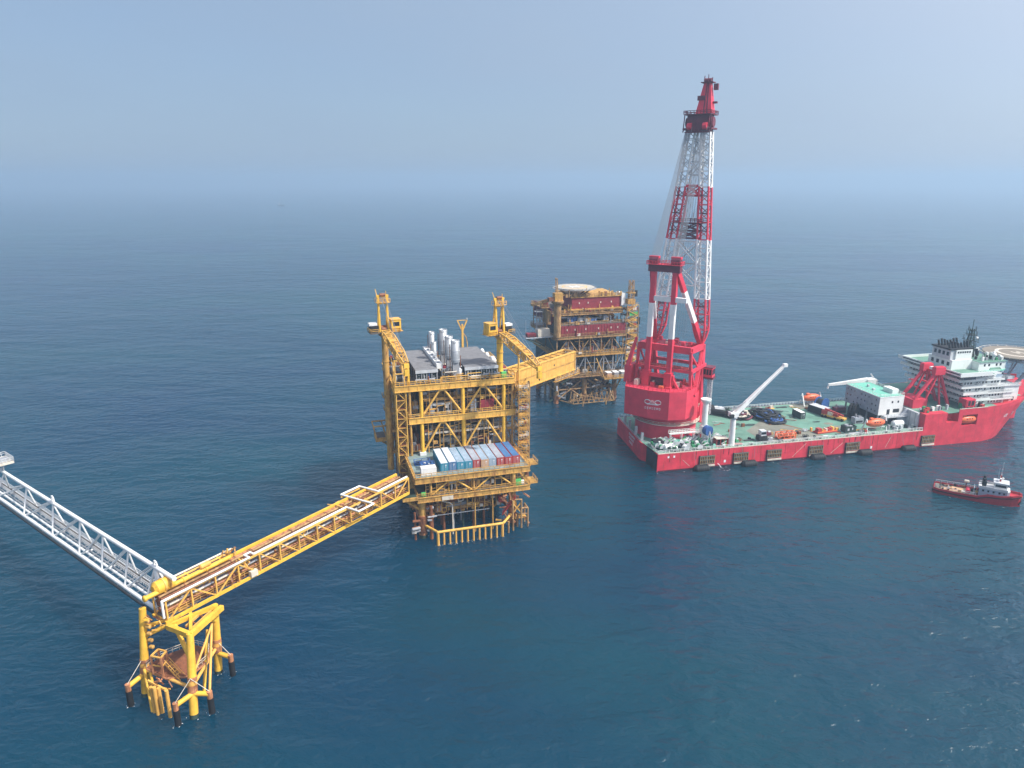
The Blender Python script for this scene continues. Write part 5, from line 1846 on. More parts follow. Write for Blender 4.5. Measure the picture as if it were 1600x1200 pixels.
for i in range(tiers):
    z = 13.46 + i * 2.9 + 2.9
    xa = 142.5 - i * 1.5 - 2.0
    xf = X1 - max(0, i - 1) * 3.0
    mb.rail([(xf, 5.1, z), (xa + 9, 5.1, z)], h=1.1, r=.05, step=1.4)
    mb.m('grey')
    for k in range(8):
        y = 6.0 + k * 4.2
        mb.bar((xa + .15, y, z - 2.9), (xa + .15, y, z - .2), .16)
    mb.m('ship_white')
    mb.stairs((142 - i * 1.5 + 6, 5.5, z - 2.9), (146 - i * 1.5 + 6, 5.5, z), (0, .8, 0))
mb.build('railing', sup)
# bridge wing deck and wheelhouse
wing = MB('ship_white')
wing.box(132.4, 150.0, 2.6, 35.0, 27.6, 28.1).box(132.4, 132.7, 2.6, 35.0, 28.1, 29.3).box(132.7, 148, 2.6, 2.9, 28.1, 29.3).box(132.7, 148, 34.7, 35, 28.1, 29.3)
wing.m('deck_green').box(132.7, 149.8, 2.9, 34.7, 28.1, 28.15)
wing.m('window').box(132.36, 132.4, 3.2, 34.4, 28.3, 28.8).box(134.0, 139.8, 2.4, 2.6, 26.4, 27.5)
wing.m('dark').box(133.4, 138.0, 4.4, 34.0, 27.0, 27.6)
wing.build('wing_deck', ship)
wh = MB('ship_white')
wh.box(136.4, 146.5, 12.0, 24.6, 28.15, 32.2)
wh.m('light_grey').box(136.0, 146.0, 13.0, 22.6, 32.2, 36.4)
wh.m('ship_white').box(138.2, 146.2, 12.4, 13.0, 32.2, 36.4).box(146.5, 160.0, 8.4, 30, 28.1, 31.6)
wh.m('deck_green').box(146.6, 160.4, 8.0, 30.4, 31.6, 31.75)
wh.m('window')
for k in range(4):
    wh.box(135.97, 136.0, 13.8 + k * 2.2, 15.1 + k * 2.2, 33.8, 35.4).box(136.36, 136.4, 13.2 + k * 2.8, 14.6 + k * 2.8, 29.6, 31.2)
for x in (149, 151.2, 155, 157):
    wh.box(x, x + .9, 8.37, 8.4, 29.8, 30.8)
for k in range(6):
    wh.box(138.8 + k * 1.15, 139.6 + k * 1.15, 12.37, 12.4, 35.0, 35.8)
wh.build('wheelhouse', ship)
fun = MB('dark')
fun.box(135.4, 146.6, 12.6, 23.0, 36.4, 37.0)
for k in range(7):
    for y in (14.4, 20.0):
        fun.tube((136.4 + k * 1.5, y, 37), (135.9 + k * 1.5, y + .3, 39.4 + .5 * math.sin(k * 1.4)), .42, n=8)
fun.build('funnel_top', ship)
mast = MB('dark_green')
mast.lattice([(148.2, 16.2, 31.7), (151.2, 16.2, 31.7), (151.2, 19.2, 31.7), (148.2, 19.2, 31.7)], [(149.2, 17.2, 44), (150.2, 17.2, 44), (150.2, 18.2, 44), (149.2, 18.2, 44)], 6, .2, .12)
for z, w in ((36.5, 3.4), (39.0, 4.2), (41.4, 3.0), (43.4, 2.2)):
    mast.bar((149.7, 17.7 - w, z), (149.7, 17.7 + w, z), .25).bar((149.7 - w * .9, 17.7, z), (149.7 + w * .9, 17.7, z), .25)
    mast.m('dark').box(149.0, 150.4, 16.6, 18.8, z, z + .12)
    for q in (-1, 1):
        mast.bar((149.7, 17.7 + q * w * .9, z), (149.7, 17.7 + q * w * .9, z + 1.8), .12).bar((149.7 + q * w * .8, 17.7, z), (149.7 + q * w * .8, 17.7, z + 1.6), .12)
    mast.m('dark_green')
mast.bar((149.7, 17.7, 44), (149.7, 17.7, 48.0), .2)
mast.m('white').ball((151.4, 16.4, 40.2), .6)
mast.build('mast', ship)
for k in range(34):
    x, y = rg3.uniform(147, 160), rg3.uniform(8.6, 24)
    MB(rg3.choice(('light_grey', 'white', 'ship_white', 'grey', 'green', 'dark'))).box(x, x + rg3.uniform(.3, 1.3), y, y + rg3.uniform(.3, 1.3), 31.75, 31.75 + rg3.uniform(.6, 2.8)).build('deck_locker', ship)
for k in range(10):
    x, y = rg3.uniform(147, 160), rg3.uniform(8.6, 24)
    MB('grey').bar((x, y, 31.75), (x, y, 33 + rg3.uniform(1, 3.5)), .12).build('antenna', ship)
for x, y, r in ((155.5, 10.4, .9), (158.4, 13.2, .7)):
    MB('white').tube((x, y, 31.7), (x, y, 33.4), .22, n=6).ball((x, y, 34.0), r, 12, 7).build('radome', ship)
# lower houses forward: grey-green drum house, white front block
mb = MB('box_pale')
mb.prism([(150, 7.6), (157, 7.0), (160.5, 9.0), (160.5, 18), (150, 18)], 24.9, 27.9)
mb.m('roof_green').prism([(149.6, 7.2), (157.2, 6.6), (161, 8.8), (161, 18.4), (149.6, 18.4)], 27.9, 28.2)
mb.m('window').box(158.0, 158.6, 7.2, 7.6, 26.2, 27.0).box(153, 153.8, 7.1, 7.2, 26.2, 27.0)
mb.m('deck_green').loft([[(152, 8, 28.2), (158, 8, 28.2), (158, 13, 28.2), (152, 13, 28.2)], [(153.4, 9.2, 31), (156.4, 9.2, 31), (156.4, 11.8, 31), (153.4, 11.8, 31)]])
mb.build('upper_house', ship)
mb = MB('white')
mb.box(158.5, 166.0, 5.4, 16, 14.2, 21.4)
mb.m('light_grey').box(158.2, 166.4, 5.0, 16.4, 21.4, 21.7).box(161, 164.4, 7, 11, 24.0, 25.2)
mb.m('box_red').box(159.0, 161.6, 5.2, 5.4, 14.4, 16.2)
mb.m('dark').box(163.0, 164.2, 5.36, 5.4, 14.6, 16.6).box(159.4, 160.2, 5.36, 5.4, 18.4, 19.2)
mb.m('ship_white').rail([(158.2, 5.1, 21.7), (166.3, 5.1, 21.7), (166.3, 16, 21.7)], r=.06)
mb.build('forward_house', ship)
mb = MB('light_grey')
for k in range(16):
    x, y = rg3.uniform(166.5, 176), rg3.uniform(10, 26)
    mb.m(rg3.choice(('dark', 'grey', 'safety_green', 'light_grey', 'dark_green'))).box(x, x + rg3.uniform(.5, 2), y, y + rg3.uniform(.5, 2), 13.9, 13.9 + rg3.uniform(.6, 2.6))
mb.m('roof_green').box(167.0, 170.4, 7.6, 10.0, 15.8, 16.2)
mb.m('dark').bar((166, 12, 20), (181, 20, 16.2), .4).bar((166, 13, 21), (181, 21, 17), .3)
mb.build('mooring_gear', ship)
# helideck above the bow
hx, hy_, hz = 173.6, 15.6, 32.0
hd = MB('helideck')
n = 8
hd.lathe((hx, hy_, hz), [(12.6, 0), (13.2, .4), (13.2, .8)], n=24, smooth=False)
hd = hd.build('helideck', ship)
mb = MB('old_white')
ro, ri = 8.6, 7.2
vs_, fs_ = [], []
for j in range(32):
    a_ = 2 * math.pi * j / 32
    vs_ += [(hx + ro * math.cos(a_), hy_ + ro * math.sin(a_), hz + .82), (hx + ri * math.cos(a_), hy_ + ri * math.sin(a_), hz + .82)]
for j in range(32):
    k = (j + 1) % 32
    fs_.append((2 * j, 2 * k, 2 * k + 1, 2 * j + 1))
mb.add(vs_, fs_)
mb.box(hx - 1.7, hx - 1.0, hy_ - 2.2, hy_ + 2.2, hz + .81, hz + .825).box(hx + 1.0, hx + 1.7, hy_ - 2.2, hy_ + 2.2, hz + .81, hz + .825).box(hx - 1.0, hx + 1.0, hy_ - .4, hy_ + .4, hz + .81, hz + .825)
mb.build('landing_mark', hd)
mb = MB('old_white')
for k in range(24):
    a_ = 2 * math.pi * k / 24
    b_ = 2 * math.pi * (k + 1) / 24
    mb.bar((hx + 14.6 * math.cos(a_), hy_ + 14.6 * math.sin(a_), hz + .9), (hx + 14.6 * math.cos(b_), hy_ + 14.6 * math.sin(b_), hz + .9), .14).bar((hx + 13.1 * math.cos(a_), hy_ + 13.1 * math.sin(a_), hz + .3), (hx + 14.6 * math.cos(a_), hy_ + 14.6 * math.sin(a_), hz + .9), .14)
mb.build('safety_net', hd)
mb = MB('box_grey')
for x, y in ((165, 9), (165, 22), (174, 6), (174, 24), (182, 12), (182, 20)):
    mb.tube((x, y, hz - .1), (164 + (x - 164) * .35, 15.6 + (y - 15.6) * .5, 16.5), .38, n=7)
mb.bar((162, 9, hz - 1), (184, 12, hz - 1), .6, .9).bar((162, 21, hz - 1), (184, 20, hz - 1), .6, .9).bar((166, 5, hz - 1), (166, 26, hz - 1), .6, .9).bar((176, 4, hz - 1), (176, 27, hz - 1), .6, .9)
mb.build('helideck_support', ship)

# deckhouse on stilts
dh = MB('box_grey')  # blue-grey body: shade of the white house's aft wall put into the colour
HX0, HX1, HY0, HY1, HZ0, HZ1 = 102.6, 114.2, 10.6, 31.4, 11.0, 18.6
dh.box(HX0, HX1, HY0, HY1, HZ0, HZ1)
dh.m('white').box(HX0, HX1, HY0 - .06, HY0, HZ0 + .1, HZ1).box(HX0 - .1, HX1 + .1, HY0 - .16, HY1 + .1, HZ1, HZ1 + .3)  # near wall white, its sunlit side put into the colour
dh.m('window')
for r in range(3):
    for k in range(9):
        y = HY0 + 1.6 + k * 2.2
        if (k + r) % 4 != 3:
            dh.box(HX0 - .03, HX0, y, y + .6, HZ0 + 1.1 + r * 2.4, HZ0 + 1.8 + r * 2.4)
for x in (108.4, 111.2):
    dh.box(x, x + .7, HY0 - .1, HY0 - .06, HZ0 + 5.0, HZ0 + 5.9)
dh.m('dark').box(106.6, 108.0, HY0 - .1, HY0 - .06, HZ0 + .2, HZ0 + 2.4).box(109.6, 112.6, HY0 - .1, HY0 - .06, HZ0 + .8, HZ0 + 2.4)
dh = dh.build('deckhouse', ship)
mb = MB('roof_green')
mb.box(HX0 + .1, HX1 - .1, HY0 + .1, HY1 - .1, HZ1 + .3, HZ1 + .36)
mb.m('ship_white').rail([(HX0, HY0, HZ1 + .3), (HX1, HY0, HZ1 + .3), (HX1, HY1, HZ1 + .3), (HX0, HY1, HZ1 + .3)], r=.05, closed=True, step=2.2)
mb.m('white').box(HX1 - 3.4, HX1 - .4, HY0 + 3, HY0 + 8.5, HZ1 + .36, HZ1 + 2.2)
mb.m('light_grey').box(HX0 + 4, HX0 + 5, HY0 + 9, HY0 + 10, HZ1 + .36, HZ1 + 1.2).box(HX0 + 5.5, HX0 + 6.2, HY0 + 14, HY0 + 15, HZ1 + .36, HZ1 + 1.4)
mb.build('roof', dh)
mb = MB('grey')
for x in (HX0 + .5, HX0 + 5.5, HX1 - .6):
    for y in (HY0 + .5, HY0 + 7, HY0 + 14, HY1 - .6):
        mb.box(x - .25, x + .25, y - .25, y + .25, 7.06, HZ0)
mb.m('light_grey').box(HX0 + 2, HX1 + 1.5, HY0 - 3.0, HY0 - .1, HZ0 - .3, HZ0).rail([(HX0 + 2, HY0 - 3, HZ0), (HX1 + 1.5, HY0 - 3, HZ0)], r=.07)
mb.m('white').stairs((HX0 - 1, HY0 - 1.8, 7.1), (HX0 + 2.4, HY0 - 1.8, HZ0), (0, 1.2, 0))
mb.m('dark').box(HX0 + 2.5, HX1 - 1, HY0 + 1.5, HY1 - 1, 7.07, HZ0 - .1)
mb.build('stilt', dh)
mb = MB('ship_white')
mb.hcyl((106.5, 6.0, 8.7), (110.8, 6.0, 8.7), 1.3, n=14)
mb.m('grey').box(107, 107.5, 5, 7, 7.06, 8).box(109.8, 110.3, 5, 7, 7.06, 8)
mb.build('deck_tank', ship)
for k in range(12):
    x, y = rg3.uniform(103, 115), rg3.uniform(1.4, 5)
    MB(rg3.choice(('light_grey', 'ship_white', 'dark', 'dark_green', 'grey'))).box(x, x + rg3.uniform(.4, 1.4), y, y + rg3.uniform(.4, 1.2), 7.07, 7.4 + rg3.uniform(.4, 1.6)).build('deck_locker', ship)

# winches and pipes on the stern quarter
for i in range(95):
    x, y = rg3.uniform(2.0, 30), rg3.uniform(1.2, 12.5)
    if (x - 14) ** 2 + (y - 24) ** 2 < 13.2 ** 2:
        continue
    mb = MB(rg3.choice(('green', 'dark_green', 'ship_white', 'light_grey', 'green', 'dark', 'roof_green')))
    if i % 3 == 0:
        mb.tube((x, y - .9, 8.2), (x, y + .9, 8.2), rg3.uniform(.6, 1.0), n=10)
        mb.m('light_grey').tube((x, y - 1.0, 8.2), (x, y - .9, 8.2), 1.15, n=12).tube((x, y + .9, 8.2), (x, y + 1.0, 8.2), 1.15, n=12)
        mb.m('dark_green').box(x - 1.1, x + 1.1, y - 1.1, y + 1.1, 7.07, 7.5)
    else:
        mb.box(x - .6, x + .6, y - .5, y + .5, 7.07, 7.5 + rg3.uniform(.4, 1.8))
        mb.m(rg3.choice(('ship_white', 'dark', 'safety_green'))).bar((x - .9, y, 8.3), (x + .9, y + rg3.uniform(-.6, .6), 8.6 + rg3.uniform(0, 1)), .22)
    mb.build('deck_winch', ship)
mb = MB('ship_white')
mb.hcyl((4.4, 3.0, 8.4), (6.8, 3.0, 8.4), 1.1, n=12).tube((3.2, 5.4, 7.1), (3.2, 5.4, 10), .4, n=8).hcyl((7.4, 2.2, 8.2), (8.8, 2.2, 8.2), .8, n=10)
mb.m('dark').box(2.0, 5.6, 6.2, 10.2, 7.07, 9.4)
mb.m('green').box(1.2, 1.9, 7.5, 8.6, 7.07, 9)
mb.build('stern_machinery', ship)
mb = MB('ship_white')
mb.box(9.0, 24.2, 8.6, 10.2, 11.0, 11.2).rail([(9, 8.6, 11.2), (24.2, 8.6, 11.2)], r=.06, step=1.2).rail([(9, 10.2, 11.2), (24.2, 10.2, 11.2)], r=.06, step=1.2)
for x in (9.4, 14, 19, 23.8):
    mb.bar((x, 8.8, 7.06), (x, 8.8, 11), .25).bar((x, 10, 7.06), (x, 10, 11), .2)
mb.build('catwalk', ship)
mb = MB('ship_white')
mb.tube((23.4, 9.4, 7.06), (23.4, 9.4, 13.5), 2.2, 1.7, n=14)
mb.tube((23.4, 9.4, 13.5), (23.4, 9.4, 22.6), 1.15, n=14)
mb.lathe((23.4, 9.4, 22.6), [(1.15, 0), (2.0, .8), (2.0, 1.6)], n=14)
mb.m('box_red').box(21.4, 22.2, 8.2, 8.6, 9, 10.4)
mb.build('kingpost', ship)

for k in range(96):
    x, y = rg3.uniform(28, 101), (rg3.uniform(1.4, 42), rg3.uniform(1.4, 8), rg3.uniform(36, 42.5))[k % 3]
    mb = MB(rg3.choice(('dark', 'grey', 'rusty', 'dark_green', 'light_grey', 'old_white', 'yellow', 'box_red')))
    q = k % 4
    if q == 0:
        mb.box(x, x + rg3.uniform(.5, 1.8), y, y + rg3.uniform(.4, 1.4), 7.07, 7.3 + rg3.uniform(.2, 1.1))
    elif q == 1:
        L_ = rg3.uniform(2, 6)
        for i in range(4):
            mb.tube((x, y + i * .3, 7.25), (x + L_, y + i * .3 + rg3.uniform(-.1, .1), 7.25), .14, n=6)
    elif q == 2:
        mb.rail([(x, y, 7.07), (x + 1.8, y, 7.07), (x + 1.8, y + 1.2, 7.07), (x, y + 1.2, 7.07)], h=1.0, r=.05, step=.9, closed=True)
        mb.box(x + .2, x + 1.5, y + .2, y + 1.0, 7.1, 7.6)
    else:
        pts = [(x, y, 7.2)]
        for i in range(7):
            pts.append((pts[-1][0] + rg3.uniform(-.6, 1.6), pts[-1][1] + rg3.uniform(-1.1, 1.1), 7.2))
        mb.path(pts, .12, 5)
    mb.build('deck_fitting', ship)
st_m = MB('deck_brown')
for k in range(26):
    x, y = rg3.uniform(30, 100), rg3.uniform(3, 41)
    r1, r2 = rg3.uniform(.8, 3.6), rg3.uniform(.6, 2.2)
    st_m.m(rg3.choice(('deck_brown', 'deck_brown', 'rusty', 'dark_green'))).prism([(x + r1 * math.cos(i * .785) * rg3.uniform(.6, 1.1), y + r2 * math.sin(i * .785) * rg3.uniform(.6, 1.1)) for i in range(8)], 7.061 + k * .0001, 7.064 + k * .0003)
st_m.build('deck_stain', ship)

for k in range(24):
    x, y = rg3.uniform(117, 146), rg3.uniform(1.0, 5.0)
    if 125.6 < x < 142:
        y = rg3.uniform(3.4, 5.0)
    MB(rg3.choice(('light_grey', 'ship_white', 'dark', 'grey', 'green', 'box_red'))).box(x, x + rg3.uniform(.5, 1.6), y, y + rg3.uniform(.5, 1.3), 13.46, 13.9 + rg3.uniform(.5, 2.2)).build('deck_vent', ship)

# ================================================================== heavy lift crane on the stern
KX, KY, KD = 62.0, 272.0, 57.0
KF = Frame(KX, KY, KD)
crane = thing('heavy_lift_crane', 'huge red and white crane with a raised lattice boom on the red ship', 'crane', (KX, KY, 7.06), KF.rz)
# all heights below are above the ship's deck (7 m above the sea)
mb = MB('crane_red')
mb.lathe((0, 0, 0), [(12.0, 0), (12.0, 6.4)], n=48)
mb.build('tub', crane)
mb = MB('old_white')
mb.lathe((0, 0, 6.3), [(13.4, 0), (13.4, .25)], n=48)
pts = [(13.3 * math.cos(2 * math.pi * k / 40), 13.3 * math.sin(2 * math.pi * k / 40), 6.55) for k in range(40)]
mb.rail(pts, h=1.1, r=.06, step=2.2, closed=True)
mb.build('ring_walkway', crane)
mb = MB('crane_red')
mb.lathe((0, 0, 6.56), [(12.05, 0), (12.3, .8), (12.3, 11.0)], n=48)
mb.build('slewing_drum', crane)
# counterweight house: three-faced back wall
P_ = [(-10.2, -11.6), (-14.6, -6.4), (-16.2, 1.6), (-15.4, 11.4), (-9.0, 14.0), (-2.0, 12.6), (-2.0, -12.4)]
mb = MB('crane_red')
P_ = P_[::-1]
mb.prism(P_, 9.6, 20.6)
mb.build('counterweight_house', crane)
mb = MB('crane_red')
zt = 20.6
for (a, b) in zip(P_, P_[1:] + P_[:1]):
    mb.rail([(a[0] * .98, a[1] * .98, zt), (b[0] * .98, b[1] * .98, zt)], h=1.2, r=.07, step=1.6)
mb.m('box_red')
rk = random.Random(3)
for k in range(46):
    x, y = rk.uniform(-12, 8), rk.uniform(-9, 9)
    z = zt if x < -4.5 else 17.6
    if -4.6 <= x < -2:
        continue
    mb.m(rk.choice(('crane_red', 'box_red', 'crane_dark', 'crane_red', 'old_white', 'lifeboat_orange'))).box(x, x + rk.uniform(.5, 2.4), y, y + rk.uniform(.5, 2.6), z, z + rk.uniform(.4, 2.4))
for x, z in ((-6, zt), (1, 17.6), (5.5, 17.6)):
    mb.m('crane_dark').tube((x, -4.5, z + 1.6), (x, 4.5, z + 1.6), 1.5, n=14)
    mb.m('crane_red').tube((x, -4.9, z + 1.6), (x, -4.5, z + 1.6), 2.0, n=14).tube((x, 4.5, z + 1.6), (x, 4.9, z + 1.6), 2.0, n=14)
pts = [(12.0 * math.cos(a_), 12.0 * math.sin(a_), 17.6) for a_ in [R(-100 + k * 20) for k in range(11)]]
mb.m('crane_red').rail(pts, h=1.2, r=.07, step=1.6)
mb.build('hoist_winch', crane)
# emblem and the row of characters under it, on the middle of the back wall
em = MB('mark_white')


def wall_pt(s, z):
    """point on the back wall, s metres along it from its left end as seen from behind"""
    seg = [(-15.4, 11.4), (-16.2, 1.6), (-14.6, -6.4), (-10.2, -11.6)]
    for a, b in zip(seg, seg[1:]):
        L_ = math.hypot(b[0] - a[0], b[1] - a[1])
        if s <= L_:
            nx, ny = (b[1] - a[1]) / L_, -(b[0] - a[0]) / L_
            if nx > 0:
                nx, ny = -nx, -ny
            return (a[0] + (b[0] - a[0]) * s / L_ + nx * .06, a[1] + (b[1] - a[1]) * s / L_ + ny * .06, z)
        s -= L_
    return (-10.3, -11.6, z)


def ring(cs, cz, rs, rz_, w):
    for k in range(18):
        a0, a1 = 2 * math.pi * k / 18, 2 * math.pi * (k + 1) / 18
        em.bar(wall_pt(cs + rs * math.cos(a0), cz + rz_ * math.sin(a0)), wall_pt(cs + rs * math.cos(a1), cz + rz_ * math.sin(a1)), .05, w)


C0 = 9.83 + 2.0
ring(C0 - 2.0, 16.2, 1.15, .8, .3)
ring(C0 + 2.0, 16.2, 1.15, .8, .3)
for k in range(7):
    s = C0 - 1.35 + k * .45
    hgt = 1.7 * math.sin(math.pi * (k + .7) / 7.4)
    em.bar(wall_pt(s, 15.2), wall_pt(s, 15.3 + hgt), .05, .3 if k % 2 else .4)
em.bar(wall_pt(C0 - 2.2, 15.25), wall_pt(C0 + 2.2, 15.25), .05, .3)
for k in range(7):          # seven small square characters, too blurred to read on the photograph
    s = C0 - 2.7 + k * .9
    for z_ in ((14.0, 13.35), (14.1, 13.7, 13.3), (14.0, 13.55))[k % 3]:
        em.bar(wall_pt(s - .27, z_), wall_pt(s + .27, z_), .05, .13)
    for ds in ((-.25, .25), (0,), (-.2, .05, .25))[k % 3]:
        em.bar(wall_pt(s + ds, 14.1), wall_pt(s + ds, 13.3), .05, .12)
em.build('emblem', crane)

# A-frame: rear posts, front struts, heavy cross beams, sheave head
AX, AW, AY = -8.5, 4.5, 1.2     # AY: the gantry stands a little off the centre line
TOPX, TOPZ = -7.0, 67.2
mb = MB('crane_red')


def stage(mb, p, q, w, cuts):
    """a leg painted in red and white bands"""
    p, q = Vector(p), Vector(q)
    for (t0, t1, mt) in cuts:
        mb.m(mt).bar(p.lerp(q, t0), p.lerp(q, t1), w, w)


for s in (-1, 1):
    mb = MB('crane_red')
    stage(mb, (AX, AY + s * AW, zt), (TOPX, AY + s * 4.2, TOPZ - 2.2), 1.8, ((0, .43, 'crane_red'), (.43, .725, 'white'), (.725, 1, 'crane_red')))
    mb.m('crane_red').box(AX - 1.5, AX + 1.5, AY + s * AW - 1.4, AY + s * AW + 1.4, zt, zt + 6)
    mb.bar((AX, AY + s * AW, zt + 6), (AX + 4.5, AY + s * AW, zt), .9).bar((AX, AY + s * AW, zt + 6), (AX, AY + s * AW + s * 4, zt), .9)
    mb.build('rear_post', crane)
    mb = MB('crane_red')
    stage(mb, (8.2, s * 9.6, 36.0), (TOPX, AY + s * 5.0, TOPZ - 2.4), 1.7, ((0, .31, 'crane_red'), (.31, .74, 'white'), (.74, 1, 'crane_red')))
    mb.m('light_grey')
    for k in range(6):
        c0 = Vector((8.2, s * 9.6, 36.0)).lerp(Vector((TOPX, AY + s * 5.0, TOPZ - 2.4)), .05 + k * .16)
        c1 = Vector((8.2, s * 9.6, 36.0)).lerp(Vector((TOPX, AY + s * 5.0, TOPZ - 2.4)), .05 + k * .16 + .15)
        o_ = Vector((.9, -s * 1.2, .6))
        mb.bar(c0 + o_, c1 + o_, .18)
        mb.bar(c0, c0 + o_, .14)
    mb.build('front_strut', crane)
mb = MB('white')
mb.bar((-7.5, -8.2, 54.6), (-7.5, 5.6, 54.6), 1.4, 1.8)
mb.build('cross_beam', crane)
mb = MB('crane_red')
mb.bar((-5.5, -10.6, 35.4), (-5.5, 10.6, 35.4), 1.5, 2.6).bar((8.2, -11.2, 34.2), (8.2, 11.2, 34.2), 2.0, 2.6)
mb.bar((-5.5, -10.4, 35.4), (8.2, -10.4, 34.6), 1.6, 2.0).bar((-5.5, 10.4, 35.4), (8.2, 10.4, 34.6), 1.6, 2.0)
mb.bar((AX, -5.4, 25.0), (AX, 8.4, 25.0), 1.3, 1.3)
# machinery floor below, carried by slanting plates, open between the two levels
mb.bar((-6, -11.4, 27.2), (-6, 11.4, 27.2), 1.0, 1.0).bar((9, -12, 27.2), (9, 12, 27.2), 1.0, 1.2).bar((-6, -11.2, 27.2), (9, -11.6, 27.2), 1.0, 1.1).bar((-6, 11.2, 27.2), (9, 11.6, 27.2), 1.0, 1.1)
for y in (-11.2, 11.2):
    mb.bar((-5.8, y, 20.6), (-5.8, y * .94, 35), 1.0, 1.0).bar((1, y * .96, 17.6), (-5.5, y, 27), .8, .8).bar((3, y * .96, 17.6), (8.5, y, 27), .8, .8)
    mb.bar((2, y, 27.4), (8, y * .92, 34), .6, .6).bar((2, y, 27.4), (-5, y * .92, 34), .6, .6)
mb.m('box_red').box(-5, -1.5, -10.4, 10.4, 27.6, 27.9).rail([(-6.4, -11, 27.9), (-6.4, 11, 27.9)], h=1.2, r=.08, step=1.3)
mb.m('crane_red')
mb.rail([(-6, -10, 36.8), (-6, 10, 36.8)], h=1.2, r=.07)
mb.m('crane_dark').box(-3, 6, -6, 6, 35.4, 35.6)
for k in range(9):
    x, y = rk.uniform(-4, 6), rk.uniform(-8, 8)
    mb.m(rk.choice(('crane_red', 'crane_dark', 'grey', 'old_white'))).box(x, x + 1.2, y, y + 1.4, 35.6, 36.2 + rk.uniform(.3, 1.6))
mb.build('cross_beam', crane)
mb = MB('crane_dark')
mb.bar((TOPX, AY - 6.2, TOPZ - 1.2), (TOPX, AY + 6.2, TOPZ - 1.2), 2.4, 2.6)
mb.m('crane_red').box(TOPX - 2.2, TOPX + 2.2, AY - 6.6, AY + 6.6, TOPZ + .1, TOPZ + .35).rail([(TOPX - 2.2, AY - 6.6, TOPZ + .3), (TOPX + 2.2, AY - 6.6, TOPZ + .3), (TOPX + 2.2, AY + 6.6, TOPZ + .3), (TOPX - 2.2, AY + 6.6, TOPZ + .3)], closed=True, r=.09, step=1.2)
for s in (AY - 4.3, AY + 4.3):
    mb.m('crane_dark').tube((TOPX, s - 1.7, TOPZ + 1.6), (TOPX, s + 1.7, TOPZ + 1.6), 1.5, n=14)
    mb.m('crane_red').box(TOPX - .9, TOPX + .9, s - 1.9, s + 1.9, TOPZ + 2.4, TOPZ + 3.2)
mb.build('sheave_head', crane)
# boom foot brackets: inclined plate frames down to the slewing drum
for s in (-1, 1):
    mb = MB('crane_red')
    f = (9.0, s * 10.2, 33.4)
    mb.bar(f, (4.0, s * 12.4, 4.8), 1.5, 2.4).bar(f, (-3.5, s * 12.0, 17.5), 1.3, 1.8).bar((9.0, s * 10.2, 33), (10.6, s * 7.6, 12), 1.4, 2.0)
    mb.box(2.6, 9.6, s * 11.2 - 1, s * 11.2 + 1, 9.2, 11.4)
    mb.m('old_white').rail([(2.6, s * 12.2, 11.4), (9.6, s * 12.2, 11.4)], r=.06)
    mb.build('foot_bracket', crane)
cab = MB('crane_red')
cab.box(7.4, 11.2, -15.2, -11.6, 22.6, 26.4)
cab.m('crane_dark').box(7.2, 11.4, -15.4, -11.4, 26.4, 26.7).box(7.6, 11.0, -15.6, -11.4, 21.8, 22.6)
cab.m('crane_red').bar((9.3, -11.6, 23.0), (8.6, -10.2, 27.5), .8)
cab = cab.build('cab', crane)
mb = MB('window')
for k in range(3):
    mb.box(7.7 + k * 1.2, 8.7 + k * 1.2, -15.24, -15.2, 23.6, 25.8).box(7.36, 7.4, -14.9 + k * 1.1, -14.0 + k * 1.1, 23.6, 25.8)
mb.m('white').box(11.2, 11.24, -15.0, -11.8, 23.2, 26)
mb.build('window', cab)
mb = MB('light_grey')
mb.lattice([(10.5, -14.4, 6.5), (12.0, -14.4, 6.5), (12.0, -12.9, 6.5), (10.5, -12.9, 6.5)], [(10.2, -14.4, 22), (11.7, -14.4, 22), (11.7, -12.9, 22), (10.2, -12.9, 22)], 7, .12, .07)
for k in range(7):
    mb.m('light_grey').stairs((10.6 if k % 2 else 11.9, -14.2, 6.6 + k * 2.2), (11.9 if k % 2 else 10.6, -14.2, 8.8 + k * 2.2), (0, .8, 0))
mb.build('access_ladder', crane)
mb = MB('crane_red')
mb.box(-9.5, -3.0, 12.0, 14.6, 20.6, 27.5)
mb.bar((-8.8, 13.6, 27), (-6.4, 11.4, 38.5), 1.6, 1.6, .8, .8)
for k in range(5):
    mb.bar((-9.5 + k * 1.4, 14.7, 20.7), (-8.2 + k * 1.4, 14.7, 27.3), .25)
mb.build('machinery_frame', crane)

# the boom: two tapering lattice legs that join at the head
FOOT, HEAD = Vector((8.4, 0, 35.2)), Vector((17.4, 0, 115.6))
bd = (HEAD - FOOT).normalized()
bn = Vector((0, 1, 0)).cross(bd).normalized()      # across the boom, in its own plane of swing


def leg_pt(s, t, dy, dn):
    yc = s * (9.4 + (2.9 - 9.4) * t)
    wy = 2.3 - .6 * t if t > .06 else .6 + t * 27
    wn = 2.5 - .8 * t if t > .06 else .5 + t * 33
    c = FOOT.lerp(HEAD, t)
    return c + Vector((0, yc + dy * wy, 0)) + bn * (dn * wn)


